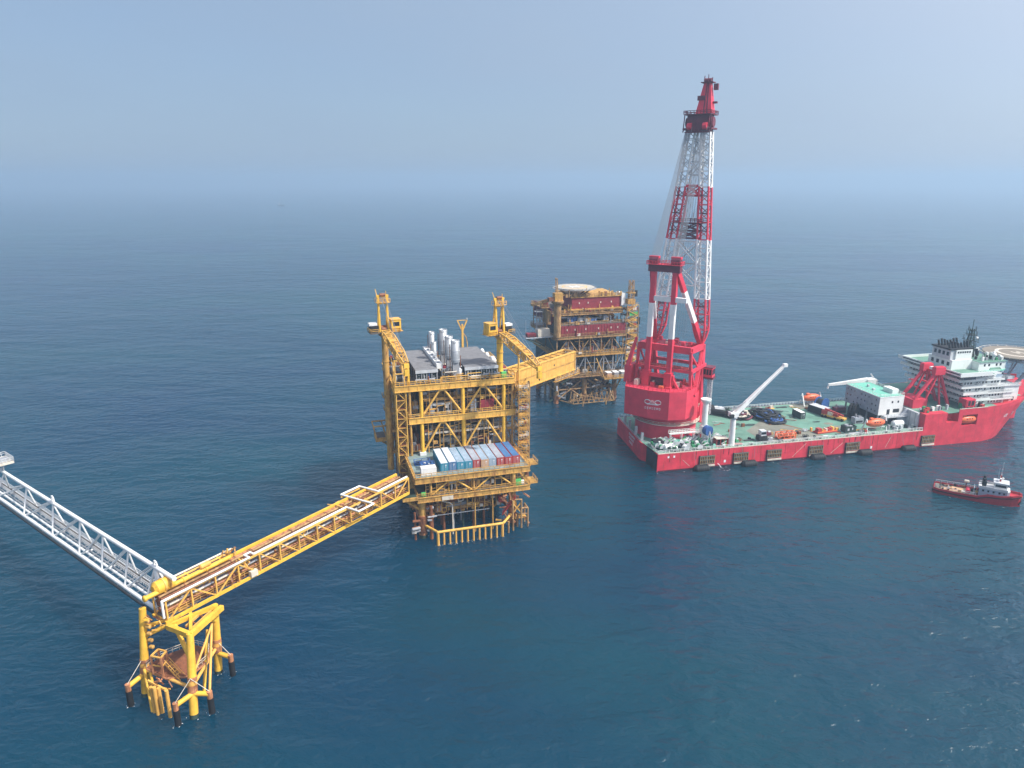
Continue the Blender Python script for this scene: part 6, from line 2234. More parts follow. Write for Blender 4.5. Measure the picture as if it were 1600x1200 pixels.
BANDS = ((0.0, .22, 'crane_red', 6), (.22, .50, 'white', 7), (.50, .745, 'crane_red', 6), (.745, 1.0, 'white', 7))
for s in (-1, 1):
    for t0, t1, mt, n in BANDS:
        mb = MB(mt)
        co = ((-1, -1), (1, -1), (1, 1), (-1, 1))
        for i in range(n):
            ta, tb = t0 + (t1 - t0) * i / n, t0 + (t1 - t0) * (i + 1) / n
            if ta < 1e-6:
                ta = .004
            A_ = [leg_pt(s, ta, *c) for c in co]
            B_ = [leg_pt(s, tb, *c) for c in co]
            for a, b in zip(A_, B_):
                mb.tube(a, b, .42, n=7)
            mb.m({'white': 'light_grey', 'crane_red': 'crane_dark'}[mt] if (i % 2) else mt)
            for k in range(4):
                j = (k + 1) % 4
                mb.bar(A_[k], A_[j], .26)
                if (i + k) % 2:
                    mb.bar(A_[k], B_[j], .26)
                else:
                    mb.bar(A_[j], B_[k], .26)
            mb.m(mt)
        mb.build('boom_section', crane, label='red painted boom section' if mt == 'crane_red' else 'white painted boom section')


def tie(t0, t1, mt, r):
    mb = MB(mt)
    for dn in (-1, 1):
        a0, a1 = leg_pt(-1, t0, 1, dn), leg_pt(1, t0, -1, dn)
        b0, b1 = leg_pt(-1, t1, 1, dn), leg_pt(1, t1, -1, dn)
        mb.tube(a0, b1, r, n=6).tube(a1, b0, r, n=6).tube(a0, a1, r, n=6).tube(b0, b1, r, n=6)
    mb.build('boom_tie', crane)


tie(.28, .385, 'white', .24)
tie(.385, .49, 'white', .24)
tie(.505, .54, 'crane_dark', .3)
tie(.54, .575, 'crane_dark', .3)
tie(.705, .75, 'crane_red', .32)
tie(.80, .86, 'light_grey', .2)
tie(.90, .96, 'light_grey', .2)
mb = MB('crane_dark')
c = FOOT.lerp(HEAD, .578)
mb.box(c.x - 2.6, c.x + 2.6, -6.0, 6.0, c.z - .2, c.z)
mb.rail([(c.x - 2.6, -6, c.z), (c.x - 2.6, 6, c.z)], h=1.5, r=.1, step=1.8).rail([(c.x + 2.6, -6, c.z), (c.x + 2.6, 6, c.z)], h=1.5, r=.1, step=1.8)
mb.m('light_grey').bar((c.x, -1.0, c.z), (c.x, -1.0, c.z + 4), .3).bar((c.x, 1.6, c.z), (c.x, 1.6, c.z + 4), .3)
mb.build('boom_platform', crane)
# head block and tip
hd_ = MB('crane_dark')
c = HEAD
hd_.box(c.x - 2.8, c.x + 3.0, -4.2, 4.2, c.z - .5, c.z + 5.6)
hd_.m('crane_dark').box(c.x - 4.0, c.x + 4.4, -5.3, 5.3, c.z + 5.6, c.z + 5.9).rail([(c.x - 4, -5.3, c.z + 5.9), (c.x - 4, 5.3, c.z + 5.9), (c.x + 4.4, 5.3, c.z + 5.9), (c.x + 4.4, -5.3, c.z + 5.9)], r=.1, closed=True, step=1.4)
hd_.box(c.x - 4.0, c.x - 2.8, -4.6, 4.6, c.z - .8, c.z - .5).rail([(c.x - 4.0, -5.0, c.z - .5), (c.x - 4.0, 5.0, c.z - .5)], r=.1, step=1.4)
for s in (-1, 1):
    hd_.box(c.x - 3.4, c.x + 3.4, s * 5.0 - .6, s * 5.0 + .6, c.z + .4, c.z + 1.0)
    hd_.tube((c.x, s * 4.3, c.z + 3), (c.x, s * 5.3, c.z + 3), 1.9, n=14)
    hd_.bar((c.x - 3.4, s * 5.4, c.z - .6), (c.x - 3.4, s * 5.0, c.z + 5.6), .3)
    hd_.m('crane_red').tube((c.x - 3.0, s * 3.0 - .8, c.z + 1.4), (c.x - 3.0, s * 3.0 + .8, c.z + 1.4), 1.4, n=12)
    hd_.m('crane_dark')
hd_.build('boom_head', crane)
tp = MB('crane_red')
b0, b1 = Vector((c.x + .4, -1.2, c.z + 5.9)), Vector((c.x + 1.6, -1.2, c.z + 17.0))
tp.loft([[b0 + Vector((-2.2, -3.4, 0)), b0 + Vector((2.2, -3.4, 0)), b0 + Vector((2.2, 2.8, 0)), b0 + Vector((-2.2, 2.8, 0))],
         [b1 + Vector((-1.0, -1.6, 0)), b1 + Vector((1.0, -1.6, 0)), b1 + Vector((1.0, 1.0, 0)), b1 + Vector((-1.0, 1.0, 0))]])
tp.m('crane_dark').box(b1.x - 1.8, b1.x + 1.8, b1.y - 2.6, b1.y + 2.0, b1.z, b1.z + .3)
for k in range(6):
    tp.bar((b1.x - 1.2 + (k % 2) * 2.4, b1.y - 2.2 + k * .75, b1.z + .3), (b1.x - 1.2 + (k % 2) * 2.4, b1.y - 2.2 + k * .75, b1.z + 1.4 + (k % 3) * .7), .22)
tp.tube((b1.x, b1.y - 1.6, b1.z + .9), (b1.x, b1.y + 1.2, b1.z + .9), .8, n=10).box(b1.x - .4, b1.x + .8, b1.y - 4.2, b1.y - 2.6, b1.z - 2.6, b1.z - .4)
m_ = b0.lerp(b1, .48)
tp.box(m_.x - 2.0, m_.x + 1.8, m_.y - .4, m_.y + 2.6, m_.z - .4, m_.z + 1.2).box(m_.x - .4, m_.x + .8, m_.y - 4.4, m_.y - 2.4, m_.z - 1.6, m_.z - .9)
tp.m('crane_dark').bar(b0 + Vector((-2.25, -.3, 0)), b1 + Vector((-1.05, -.3, 0)), .4, .16).bar(b0 + Vector((-2.25, -1.6, 0)), b1 + Vector((-1.05, -.8, 0)), .4, .16)
tp.build('jib_tip', crane)
# ropes: bundles from the A-frame head to the boom head, falls inside the boom
mb = MB('wire')
for s in (-4.3, 4.3):
    for k in range(9):
        y0 = s - 1.5 + k * .375
        mb.tube((TOPX, AY + y0, TOPZ + 2.4), (HEAD.x - 3.0, s * .7 - 1.1 + k * .28, HEAD.z + 1.2), .085, n=4)
mb.build('luffing_rope', crane)
mb = MB('wire')
for k in range(6):
    y = -2.2 + k * .85
    mb.tube((HEAD.x + 3.4, y, HEAD.z + 1), (8.8, y * 1.2, 38), .07, n=4)
for k in range(8):
    mb.tube((-3 + k, -2.5 + k * .7, zt + 2), (8.4, -2.5 + k * .7, 35.5), .07, n=4)
mb.build('hoist_rope', crane)

# ================================================================== things on the vessel's deck and alongside
DZ = 7.07
rc = random.Random(11)
# small white deck crane
t = thing('deck_crane', 'white deck crane with its boom raised over the middle of the green deck', 'crane', SF.w(31.6, 2.6, DZ), SF.rz)
mb = MB('white')
mb.tube((0, 0, 0), (0, 0, 10.6), 1.25, 1.0, n=14)
mb.m('light_grey').lathe((0, 0, 10.6), [(1.0, 0), (1.5, .5), (1.5, 1.1)], n=14)
mb.build('pedestal', t)
mb = MB('white')
mb.box(-1.8, 1.4, -1.3, 1.3, 11.7, 13.4)
mb.m('dark').box(-2.6, -1.0, -2.2, -1.3, 11.6, 13.0).box(-2.2, -.6, 1.3, 2.2, 11.8, 13.6)
mb.m('grey').bar((-1.2, 0, 13.2), (.4, 0, 15.4), .5)
mb.build('slew_house', t)
mb = MB('white')
tip_ = (20.4, 1.6, 30.0)
mb.bar((.6, 0, 12.6), tip_, 1.5, 1.7, .75, .8)
mb.m('light_grey').bar((6, .4, 17.2), (19.6, 1.5, 29.0), 1.56, .4)
mb.m('white').box(tip_[0] - .4, tip_[0] + 1.2, tip_[1] - .6, tip_[1] + .6, tip_[2] - .6, tip_[2] + .6)
mb.build('boom', t)
mb = MB('grey')
mb.tube((-1.0, 0, 14.2), (6.0, .4, 17.6), .3, n=8).tube((1.2, .5, 11.8), (6.5, .6, 16.6), .3, n=8)
mb.build('luffing_cylinder', t)
# white crane stowed behind the deckhouse
t = thing('deck_crane', 'white deck crane stowed flat behind the roof of the deckhouse', 'crane', SF.w(121.0, 39.0, DZ), SF.rz + R(180))
mb = MB('white')
mb.tube((0, 0, 0), (0, 0, 8.6), 1.3, 1.1, n=12)
mb.build('pedestal', t)
mb = MB('white')
mb.box(-2.0, 2.4, -1.6, 1.6, 8.6, 11.0)
mb.m('light_grey').bar((-1.6, 0, 11), (.2, 0, 13.2), .5).box(-3.2, -2.0, -1.2, 1.2, 8.8, 10.4)
mb.build('slew_house', t)
mb = MB('white')
mb.bar((1.2, 0, 10.4), (21.6, 0, 9.4), 1.7, 2.0, .8, .9)
mb.m('grey').tube((1.6, 0, 8.9), (8, 0, 9.2), .3, n=8)
mb.m('white').bar((21.4, 0, 9.6), (21.8, 0, 7.6), .5)
mb.build('boom', t)


def lifeboat(a, b, z, rz, label, davit=True):
    t = thing('lifeboat', label, 'lifeboat', SF.w(a, b, z), SF.rz + rz, 'orange lifeboats of the red ship')
    mb = MB('lifeboat_orange')
    rings = []
    for x, w, h0, h1 in ((-4.2, .15, 1.2, 1.7), (-3.8, .9, .6, 2.4), (-2.4, 1.4, .15, 3.0), (0, 1.5, 0, 3.2), (2.4, 1.4, .15, 3.0), (3.8, .9, .6, 2.4), (4.3, .15, 1.3, 1.8)):
        rings.append([(x, -w * .45, h0), (x, w * .45, h0), (x, w, h0 + (h1 - h0) * .4), (x, w * .9, h0 + (h1 - h0) * .75), (x, w * .4, h1), (x, -w * .4, h1), (x, -w * .9, h0 + (h1 - h0) * .75), (x, -w, h0 + (h1 - h0) * .4)])
    mb.loft(rings, True, True)
    mb.build('hull', t)
    mb = MB('window')
    for x in (-1.6, -.4, .8):
        mb.box(x, x + .6, -1.46, -1.40, 2.0, 2.35)
    mb.build('window', t)
    mb = MB('lifeboat_orange')
    mb.box(-2.6, -1.2, -.6, .6, 2.9, 3.6)
    mb.build('cupola', t)
    mb = MB('dark')
    mb.bar((-4.0, -1.0, 1.2), (4.1, -1.0, 1.2), .12, .16)
    mb.build('grab_line', t)
    return t


lifeboat(93.0, 41.0, DZ + 1.8, 0, 'orange lifeboat hanging at the far edge of the green deck')
lifeboat(96.4, 4.2, DZ + 2.0, 0, 'orange lifeboat at the near edge of the green deck, before the deckhouse')
lifeboat(138.0, 1.3, 8.3, 0, 'orange lifeboat in the opening of the red hull side')
mb = MB('ship_white')
for a, b in ((93, 41), (96.4, 4.2)):
    for s in (-4.6, 4.4):
        o_ = 2.2 if b > 20 else -2.0
        mb.bar((a + s, b - o_ * .9, DZ), (a + s, b + o_ * .2, DZ + 5.4), .4).bar((a + s, b + o_ * .2, DZ + 5.4), (a + s, b + o_ * .4, DZ + 4.2), .3).bar((a + s, b + o_ * .8, DZ), (a + s, b + o_ * .6, DZ + 2.0), .3)
    mb.bar((a - 4.6, b - .2, DZ + 1.7), (a + 4.4, b - .2, DZ + 1.7), .25, .2)
mb.build('davit', ship)

# dark heaps of hose and chain
def heap(a, b, ra, rb, h, label, name, seed, mats=('rubber', 'dark', 'rubber', 'dark', 'blue')):
    r = random.Random(seed)
    t = thing(name, label, 'hose pile', SF.w(a, b, DZ), SF.rz)
    for layer in range(3):
        mb = MB('rubber')
        for k in range(7):
            mb.m(r.choice(mats))
            cx, cy = r.uniform(-.35, .35) * ra * (1 - layer * .25), r.uniform(-.35, .35) * rb
            rr = r.uniform(.3, .62) * (1 - layer * .2)
            z0 = .35 + layer * h / 3
            pts = [(cx + ra * rr * math.cos(q * .55 + k), cy + rb * rr * math.sin(q * .55 + k), z0 + r.uniform(0, h / 3)) for q in range(12)]
            for p_, q_ in zip(pts, pts[1:]):
                mb.tube(p_, q_, .42, n=6)
        mb.build('hose', t)
    return t


heap(62.4, 29.5, 9.5, 9.5, 2.4, 'widest dark heap of hoses in the middle of the green deck', 'hose_pile', 1)
heap(52.5, 32.0, 6.0, 6.0, 1.8, 'smaller dark heap with pale fittings behind the raised deck crane', 'hose_pile', 2, ('rubber', 'dark', 'light_grey', 'old_white', 'crane_dark'))
heap(63.5, 22.5, 6.0, 3.6, 1.4, 'low loose run of dark hose in front of the widest heap', 'hose_pile', 3)
t = thing('cable_coil', 'round black coil of cable standing before the deckhouse', 'cable coil', SF.w(98.2, 19.8, DZ), SF.rz + R(35))
mb = MB('rubber')
for k in range(5):
    for q in range(18):
        a0, a1 = 2 * math.pi * q / 18, 2 * math.pi * (q + 1) / 18
        rr = 3.1 - .28 * (k % 3)
        mb.tube((rr * math.cos(a0), -1.2 + k * .6, 3.4 + rr * math.sin(a0)), (rr * math.cos(a1), -1.2 + k * .6, 3.4 + rr * math.sin(a1)), .34, n=6)
mb.build('coil', t)
MB('dark').tube((0, -1.5, 3.4), (0, 1.5, 3.4), 2.4, n=18).build('drum', t)
t = thing('cable_reel', 'dark cable drum beside the blue-grey container on the deck', 'cable reel', SF.w(92.5, 33.0, DZ), SF.rz + R(20))
MB('dark').tube((0, -1.6, 2.9), (0, 1.6, 2.9), 2.2, n=18).build('drum', t)
MB('blue').tube((0, -1.9, 2.9), (0, -1.6, 2.9), 2.9, n=20).tube((0, 1.6, 2.9), (0, 1.9, 2.9), 2.9, n=20).build('flange', t)
MB('grey').box(-2, 2, -2, -1.5, 0, .5).box(-2, 2, 1.5, 2, 0, .5).build('cradle', t)
# fender bundle and dark rollers near the crane
t = thing('fender_bundle', 'long dark roll of fenders lying behind the white kingpost', 'fender bundle', SF.w(46.0, 37.0, DZ), SF.rz)
mb = MB('rubber')
mb.hcyl((-7, 3.0, 2.0), (-2, 3.4, 2.0), 1.7, n=12).hcyl((-3.5, 1.4, 1.4), (1, -3.0, 1.4), 1.3, n=12).hcyl((.6, -3.2, 1.1), (2.6, -6.4, 1.1), 1.1, n=12)
mb.build('roll', t)
MB('light_grey').box(-3.0, 3.2, 2.2, 5.2, 0, 2.0).box(-2.4, 1.0, 2.6, 4.8, 2.0, 2.5).build('pallet', t)

# containers, crates and plant
container(SF.w(77.0, 23.6, DZ), SF.rz + R(0), 6.0, 'dark_green', 'white', 'dark green container with a white roof alone on the open deck', None, H=2.9)
container(SF.w(90.0, 25.2, DZ), SF.rz + R(14), 8.5, 'dark', 'light_grey', 'dark container with a pale grey roof beside the cable drum', None, H=3.2, W=4.4)
t = thing('steel_frame', 'rust-orange steel frame near the hull edge, right of a small black machine', 'frame', SF.w(52.6, 3.6, DZ), SF.rz)
mb = MB('lifeboat_orange')
for x in (0, 2.5, 5, 7.4):
    for y in (0, 2.4):
        mb.bar((x, y, 0), (x, y, 2.6), .28)
    mb.bar((x, 0, 2.5), (x, 2.4, 2.5), .22).bar((x, 0, .2), (x, 2.4, 2.4), .18)
for y in (0, 2.4):
    for z in (.2, 1.4, 2.5):
        mb.bar((0, y, z), (7.4, y, z), .22)
    mb.bar((0, y, .2), (2.5, y, 2.4), .18).bar((2.5, y, 2.4), (5, y, .2), .18).bar((5, y, .2), (7.4, y, 2.4), .18)
mb.build('frame', t)
mb = MB('rusty')
mb.box(.5, 3, .5, 1.9, .2, 1.5).box(3.4, 6.8, .4, 2.0, .2, 1.1)
mb.build('load', t)
t = thing('drill_skid', 'flat red and yellow machine skid lying on the deck before the dark crate', 'machine skid', SF.w(71.5, 5.6, DZ), SF.rz + R(5))
mb = MB('box_red')
mb.box(0, 9.4, 0, 2.8, .1, .5)
mb.m('lifeboat_orange').bar((0, .2, .6), (9.4, .2, .6), .3).bar((0, 2.6, .6), (9.4, 2.6, .6), .3)
mb.build('base', t)
mb = MB('box_red')
for k in range(9):
    x = .4 + k
    mb.m(rc.choice(('box_red', 'yellow', 'old_white', 'box_red', 'lifeboat_orange'))).box(x, x + rc.uniform(.4, 1.1), .4, 2.2, .5, .7 + rc.uniform(.3, 1.6))
mb.build('engine', t)
t = thing('machine_crate', 'dark green open crate of machinery behind the near lifeboat', 'crate', SF.w(83.2, 4.6, DZ), SF.rz)
mb = MB('dark_green')
mb.box(0, 5.0, 0, .2, 0, 2.6).box(0, 5, 2.8, 3.0, 0, 2.6).box(0, .2, 0.2, 2.8, 0, 2.6).box(4.8, 5, .2, 2.8, 0, 2.6).box(.2, 4.8, .2, 2.8, .05, .2)
mb.m('light_grey').box(1, 1.8, -.04, 0, .8, 1.8).box(3, 3.5, -.04, 0, 1.1, 2.0)
mb.build('crate', t)
MB('grey').box(.8, 2.2, .6, 2.2, .2, 2.9).box(2.8, 4.2, .8, 2.4, .2, 2.3).build('load', t)
t = thing('loading_machine', 'small black machine with a cream cab at the hull edge near the white crane', 'machine', SF.w(43.8, 3.0, DZ), SF.rz)
MB('dark').box(0, 3.4, 0, 2.6, .5, 2.4).tube((.7, -.1, .6), (.7, .5, .6), .6, n=10).tube((2.7, -.1, .6), (2.7, .5, .6), .6, n=10).tube((.7, 2.2, .6), (.7, 2.7, .6), .6, n=10).tube((2.7, 2.2, .6), (2.7, 2.7, .6), .6, n=10).build('chassis', t)
MB('box_white').box(.8, 3.0, .2, 2.4, 2.4, 4.4).m('window').box(.9, 2.9, .14, .2, 3.0, 4.0).build('cab', t)
t = thing('lorry_crane', 'long low red and yellow machine with a folded boom before the black coil', 'machine', SF.w(92.0, 17.6, DZ), SF.rz + R(118))
mb = MB('yellow')
mb.box(-1, 9, -1.2, 1.2, .7, 1.4)
for x in (0, 3, 7, 8.4):
    for y in (-1.3, 1.0):
        mb.m('rubber').tube((x, y, .6), (x, y + .3, .6), .6, n=10)
mb.build('chassis', t)
mb = MB('box_red')
mb.box(6.8, 9.0, -1.1, 1.1, 1.4, 3.0).bar((0, 0, 2.2), (8, .3, 3.6), .7, .7).box(2, 4, -1, 1, 1.4, 2.6)
mb.m('old_white').box(4.6, 6.4, -1.0, 1.0, 1.4, 2.8)
mb.build('boom', t)
for i, (a, b, L_, mt, txt) in enumerate(((101.0, 26.5, 5, 'crane_dark', 'dark red machinery block under the corner of the deckhouse'), (100.2, 13.0, 4.0, 'box_grey', 'grey-blue low crate at the near foot of the deckhouse'))):
    t = thing('machinery_block', txt, 'machine', SF.w(a - 6, b, DZ), SF.rz)
    mb = MB(mt)
    mb.box(0, L_, 0, 2.6, .2, 2.6)
    mb.m('dark').box(.4, L_ - .4, -.06, 0, .6, 1.4)
    mb.build('housing', t)
    mb = MB('grey')
    mb.tube((1, 1.3, 2.6), (1, 1.3, 4.0), .35, n=8).box(2, L_ - .6, .5, 2.0, 2.6, 3.1).box(.2, .6, .2, 2.4, 0, .2).box(L_ - .6, L_ - .2, .2, 2.4, 0, .2)
    mb.build('fitting', t)
t = thing('reel_drum', 'bright blue hose drum beside the foot of the white kingpost', 'reel', SF.w(22.6, 5.0, DZ + 4.0), SF.rz + R(15))
MB('blue').tube((0, -1.0, 1.9), (0, 1.0, 1.9), 1.9, n=18).build('drum', t)
MB('light_grey').bar((-1.4, -1.2, -4.0), (0, -1.2, 1.9), .25).bar((1.4, -1.2, -4.0), (0, -1.2, 1.9), .25).bar((-1.4, 1.2, -4), (0, 1.2, 1.9), .25).bar((1.4, 1.2, -4), (0, 1.2, 1.9), .25).build('stand', t)
t = thing('workshop_container', 'pink and dark red open workshop box left of the raised white deck crane', 'container', SF.w(25.2, 2.2, DZ), SF.rz)
mb = MB('box_red')
mb.box(0, 4.8, 2.4, 2.6, 0, 3.0).box(0, .2, 0, 2.4, 0, 3).box(4.6, 4.8, 0, 2.4, 0, 3).box(.2, 4.6, 0, 2.4, 0, .2)
for x in (1.6, 3.1):
    mb.box(x, x + .2, 0, .2, .2, 3)
mb.build('body', t)
MB('old_white').box(-.1, 4.9, -.1, 2.7, 3.0, 3.2).build('roof', t)
MB('dark').box(.5, 1.5, .5, 2.0, .2, 1.8).box(2.2, 4.2, .6, 2.0, .2, 1.3).build('load', t)
for i, (a, b, s, mt, txt) in enumerate(((47.5, 2.6, .8, 'grey', 'low grey pump unit right of the small black machine'), (50.0, 8.0, 1.0, 'crane_dark', 'low dark red pump unit behind the rust-orange frame'), (34.8, 4.6, .7, 'green', 'low green pump unit right of the raised deck crane'))):
    t = thing('pump_unit', txt, 'pump', SF.w(a, b, DZ), SF.rz + R(10 * i))
    MB(mt).box(0, 2.6 * s, 0, 1.8 * s, .2, 1.2 * s).box(.4 * s, 1.2 * s, .3 * s, 1.4 * s, 1.2 * s, 1.8 * s).build('housing', t)
    MB('light_grey').hcyl((1.5 * s, .9 * s, 1.5 * s), (2.6 * s, .9 * s, 1.5 * s), .4 * s, n=10).box(.1, 2.5 * s, .1, .3, 0, .2).build('motor', t)

# floating rubber fenders along the side
for i, (x, txt) in enumerate(((17.6, 'black floating fender against the red hull nearest the stern corner'), (37.4, 'black floating fender below the second ladder rack of the hull'), (67.2, 'black floating fender below the fourth ladder rack of the hull'), (88.4, 'black floating fender just beyond the fifth ladder rack'), (108.6, 'black floating fender below the raised forecastle step'))):
    t = thing('floating_fender', txt, 'fender', SF.w(x, -1.75, 0.5), SF.rz, 'black fenders floating along the hull')
    MB('rubber').hcyl((-2.4, 0, 0), (2.4, 0, 0), 1.5, n=14, dome=.5).build('body', t)
    mb = MB('dark')
    for q in range(6):
        mb.tube((-2.1 + q * .8, 0, 0), (-1.8 + q * .8, 0, 0), 1.6, n=14)
    mb.build('tyre_net', t)
    mb = MB('wire')
    mb.tube((-2.2, .3, 1.3), (-2.8, 1.6, 6.6), .06, n=4).tube((2.2, .3, 1.3), (2.8, 1.6, 6.6), .06, n=4)
    mb.build('rope', t)

# ================================================================== tug boat
TF = Frame(148.2, 230.0, -33.0)
tug = thing('tug_boat', 'small red tug with a white wheelhouse, afloat near the long red ship', 'tug boat', TF.w(0, 0), TF.rz)
tug.scale = (.92, .92, .92)
hl = MB('tug_red')
st_ = [(0.0, 2.6, 3.1, 1.7), (2, 3.2, 3.6, 1.6), (8, 3.5, 3.9, 1.6), (14, 3.5, 4.0, 1.9), (16.8, 3.4, 4.0, 3.0), (21, 2.9, 3.7, 3.3), (24.5, 1.6, 2.8, 3.8), (26.6, .4, 1.5, 4.2), (27.3, .1, .4, 4.3)]
hl.loft([[(x, -h0, -1), (x, -h0 * 1.02, .2), (x, -h1, zt), (x, h1, zt), (x, h0 * 1.02, .2), (x, h0, -1)] for x, h0, h1, zt in st_], True)
for (x0, _, a1, z0), (x1, _, b1, z1) in zip(st_, st_[1:]):
    for s in (-1, 1):
        hl.m('tug_red').bar((x0, s * a1, z0 + .35), (x1, s * b1, z1 + .35), .18, .7)
        hl.m('rubber').bar((x0, s * (a1 + .1), z0 - .3), (x1, s * (b1 + .1), z1 - .3), .25, .3)
hl.m('lifeboat_orange').bar((25.4, -2.1, 3.6), (27.4, 0, 3.9), .4, .5).bar((25.4, 2.1, 3.6), (27.4, 0, 3.9), .4, .5)
hl.m('rubber').bar((26.8, -.9, 1.0), (27.4, 0, 2.2), .4).box(-.4, .1, -2.6, 2.6, .4, 1.5)
hl.build('hull', tug)
mb = MB('deck_brown')
mb.prism([(.4, -2.6), (14, -3.5), (14, 3.5), (.4, 2.6)], 1.72, 1.95)
mb.m('box_tan').box(2.5, 9.5, -2.4, 2.2, 1.95, 2.05)
mb.m('old_white').box(9.0, 10.2, -2.3, -1.0, 2.0, 2.5)
mb.m('crane_dark').prism([(16.9, -3.6), (21, -3.3), (24.5, -2.3), (26.4, -1), (26.4, 1), (24.5, 2.3), (21, 3.3), (16.9, 3.6)], 3.35, 3.5)
mb.build('deck', tug)
mb = MB('light_grey')
mb.rail([(.4, -2.8, 2.2), (8, -3.6, 2.2), (13.5, -3.7, 2.2)], r=.06).rail([(.4, 2.8, 2.2), (8, 3.6, 2.2), (13.5, 3.7, 2.2)], r=.06)
mb.m('dark').bar((2.0, -1.6, 1.9), (2.0, -1.6, 3.6), .25).bar((2.0, 1.6, 1.9), (2.0, 1.6, 3.6), .25).bar((2, -1.6, 3.5), (2, 1.6, 3.5), .25)
mb.build('railing', tug)
mb = MB('box_pale')  # grey-blue house: shade of its aft faces put into the colour
mb.box(14.2, 22.8, -2.6, 2.6, 1.95, 5.3)
mb.m('white').box(14.0, 23.1, -2.8, 2.8, 5.3, 5.5).box(22.8, 23.6, -2.2, 2.2, 3.5, 5.6)
mb.m('window')
for x in (15.2, 16.8, 18.4, 20.2, 21.6):
    mb.box(x, x + .6, -2.64, -2.6, 4.2, 4.9)
for y in (-1.8, -.4, 1.0):
    mb.box(14.16, 14.2, y, y + .7, 3.0, 4.8)
mb.build('deckhouse', tug)
mb = MB('white')
mb.loft([[(18.6, -2.1, 5.5), (22.8, -1.9, 5.5), (22.8, 1.9, 5.5), (18.6, 2.1, 5.5)], [(18.6, -2.1, 8.1), (22.4, -1.9, 8.1), (22.4, 1.9, 8.1), (18.6, 2.1, 8.1)]])
mb.m('light_grey').box(18.2, 23.0, -2.3, 2.3, 8.1, 8.3)
mb.build('wheelhouse', tug)
mb = MB('window')
mb.box(18.9, 22.2, -2.13, -2.06, 6.7, 7.6).box(18.9, 22.2, 2.06, 2.13, 6.7, 7.6).box(18.55, 18.6, -1.8, 1.8, 6.7, 7.6).box(22.55, 22.7, -1.6, 1.6, 6.7, 7.6)
mb.build('window', tug)
mb = MB('box_red')
mb.bar((20.2, 0, 8.3), (20.2, 0, 10.6), .5)
mb.m('light_grey').bar((20.2, 0, 10.6), (20.2, 0, 15.6), .18).bar((20.2, -1.2, 11.2), (20.2, 1.2, 11.2), .15).bar((20.2, -.8, 13), (20.2, .8, 13), .12).bar((19.4, .6, 8.3), (19.4, .6, 13), .1)
mb.m('white').box(19.9, 20.5, -1.1, 1.1, 9.4, 9.7).ball((20.9, 1.0, 9.2), .4, 8, 5)
mb.build('mast', tug)
for y in (-1.7, 1.7):
    MB('dark').box(14.9, 16.2, y - .6, y + .6, 5.5, 8.0).tube((15.5, y, 8.0), (15.4, y, 8.9), .4, n=8).build('funnel', tug)
mb = MB('crane_red')
mb.tube((11.0, -1.4, 2.4), (11.0, 1.4, 2.4), .8, n=12)
mb.m('box_grey').bar((12.8, -2, 1.9), (12.8, -2, 4.6), .25).bar((12.8, 2, 1.9), (12.8, 2, 4.6), .25).bar((12.8, -2, 4.5), (12.8, 2, 4.5), .25)
mb.build('tow_winch', tug)
for k in range(26):
    x, y = rc.uniform(1.5, 14), rc.uniform(-2.8, 2.8)
    MB(rc.choice(('light_grey', 'old_white', 'dark', 'rusty', 'yellow', 'dark_green', 'dark'))).box(x, x + rc.uniform(.3, 1.2), y, y + rc.uniform(.2, .7), 2.05, 2.3 + rc.uniform(.1, .8)).build('deck_gear', tug)
for y in (-3.0, 2.8):
    MB('light_grey').box(14.1, 22.9, y, y + .2, 5.5, 6.3).build('bulwark', tug)
t = thing('rescue_raft', 'pinkish white raft drum on a post of the tug deck', 'raft', TF.w(9.4, 2.8, 1.82), TF.rz)
MB('crane_dark').bar((0, 0, 0), (0, 0, 2.2), .3).build('stand', t)
MB('old_white').hcyl((-.6, 0, 2.6), (.6, 0, 2.6), .5, n=10).build('drum', t)

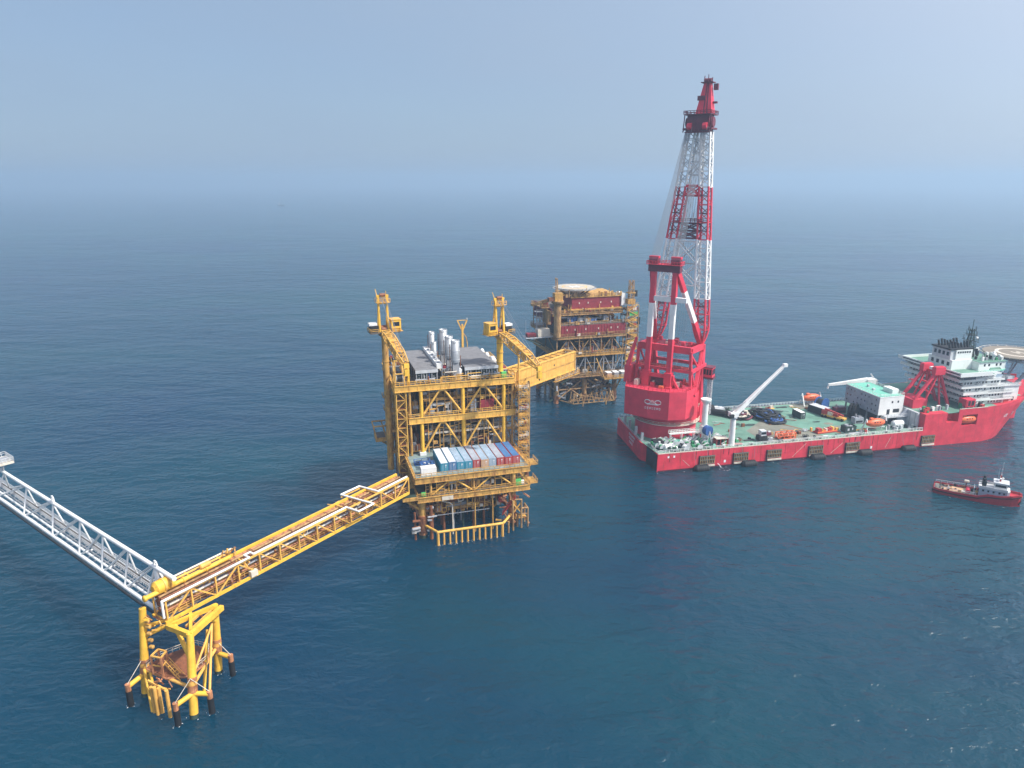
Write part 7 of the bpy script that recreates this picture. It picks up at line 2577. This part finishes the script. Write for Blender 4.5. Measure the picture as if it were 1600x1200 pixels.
# ================================================================== far boat on the hazy horizon
t = thing('distant_boat', 'tiny dark boat far away in the haze below the horizon', 'boat', (-964, 3049, 0), R(15))
mb = MB('dark')
mb.loft([[(x, -h * .7, -1), (x, -h, zt), (x, h, zt), (x, h * .7, -1)] for x, h, zt in ((-14, 2.4, 2.2), (-8, 3.4, 2), (6, 3.4, 2.4), (12, 1.8, 3.4), (15, .2, 4))])
mb.build('hull', t)
MB('box_grey').box(-9, -1, -2.4, 2.4, 2, 8).box(-7, -3, -1.8, 1.8, 8, 10.5).build('wheelhouse', t)
MB('dark').bar((2, 0, 2), (2, 0, 14), .5).build('mast', t)

# ================================================================== foam where steel meets the water
def foam(name, spots, seed, n, lo, hi):
    r = random.Random(seed)
    mb = MB('mark_white')
    for (x, y, ra) in spots:
        for k in range(n):
            a = r.uniform(0, 2 * math.pi)
            d = ra + abs(r.gauss(0, .35)) * ra
            cx, cy = x + d * math.cos(a), y + d * math.sin(a) * .9
            s = r.uniform(lo, hi)
            t_ = r.uniform(0, 3.1)
            pts = []
            for i in range(5):
                b = i * 1.257
                px_, py_ = s * math.cos(b) * r.uniform(.5, 1.2), s * .35 * math.sin(b) * r.uniform(.5, 1.2)
                pts.append((cx + px_ * math.cos(t_) - py_ * math.sin(t_), cy + px_ * math.sin(t_) + py_ * math.cos(t_), .02))
            mb.add(pts, [(0, 1, 2, 3, 4)])
    o = mb.build(name)
    o['kind'] = 'stuff'
    return o


spots = [(-77.6, 126.4, 1.0), (-64.6, 120.0, 1.0), (-65.0, 133.6, 1.0), (-79.1, 123.3, .7), (-66.8, 117.8, .7), (-61.4, 121.2, .7), (-61.5, 132.7, .7), (-71.5, 120.5, 1.3)]
spots += [PF.w(a, b)[:2] + (1.4,) for a in (.9, 29.2) for b in (2.2, 22)] + [PF.w(4.3 + i * 1.81, -4.2)[:2] + (.5,) for i in range(12)]
foam('foam', spots, 4, 6, .08, .24)
foam('foam', [SF.w(x, -1.2)[:2] + (1.6,) for x in (2, 12, 17, 30, 37, 50, 60, 67, 75, 88, 97, 108, 120, 133, 147)] + [SF.w(26.5, -3.2)[:2] + (1.2,)] * 4 + [TF.w(x, y)[:2] + (1.2,) for x, y in ((-1.0, 0), (6, -3.3), (13, -3.4), (20, -2.6), (24.5, 0))], 8, 6, .08, .24)
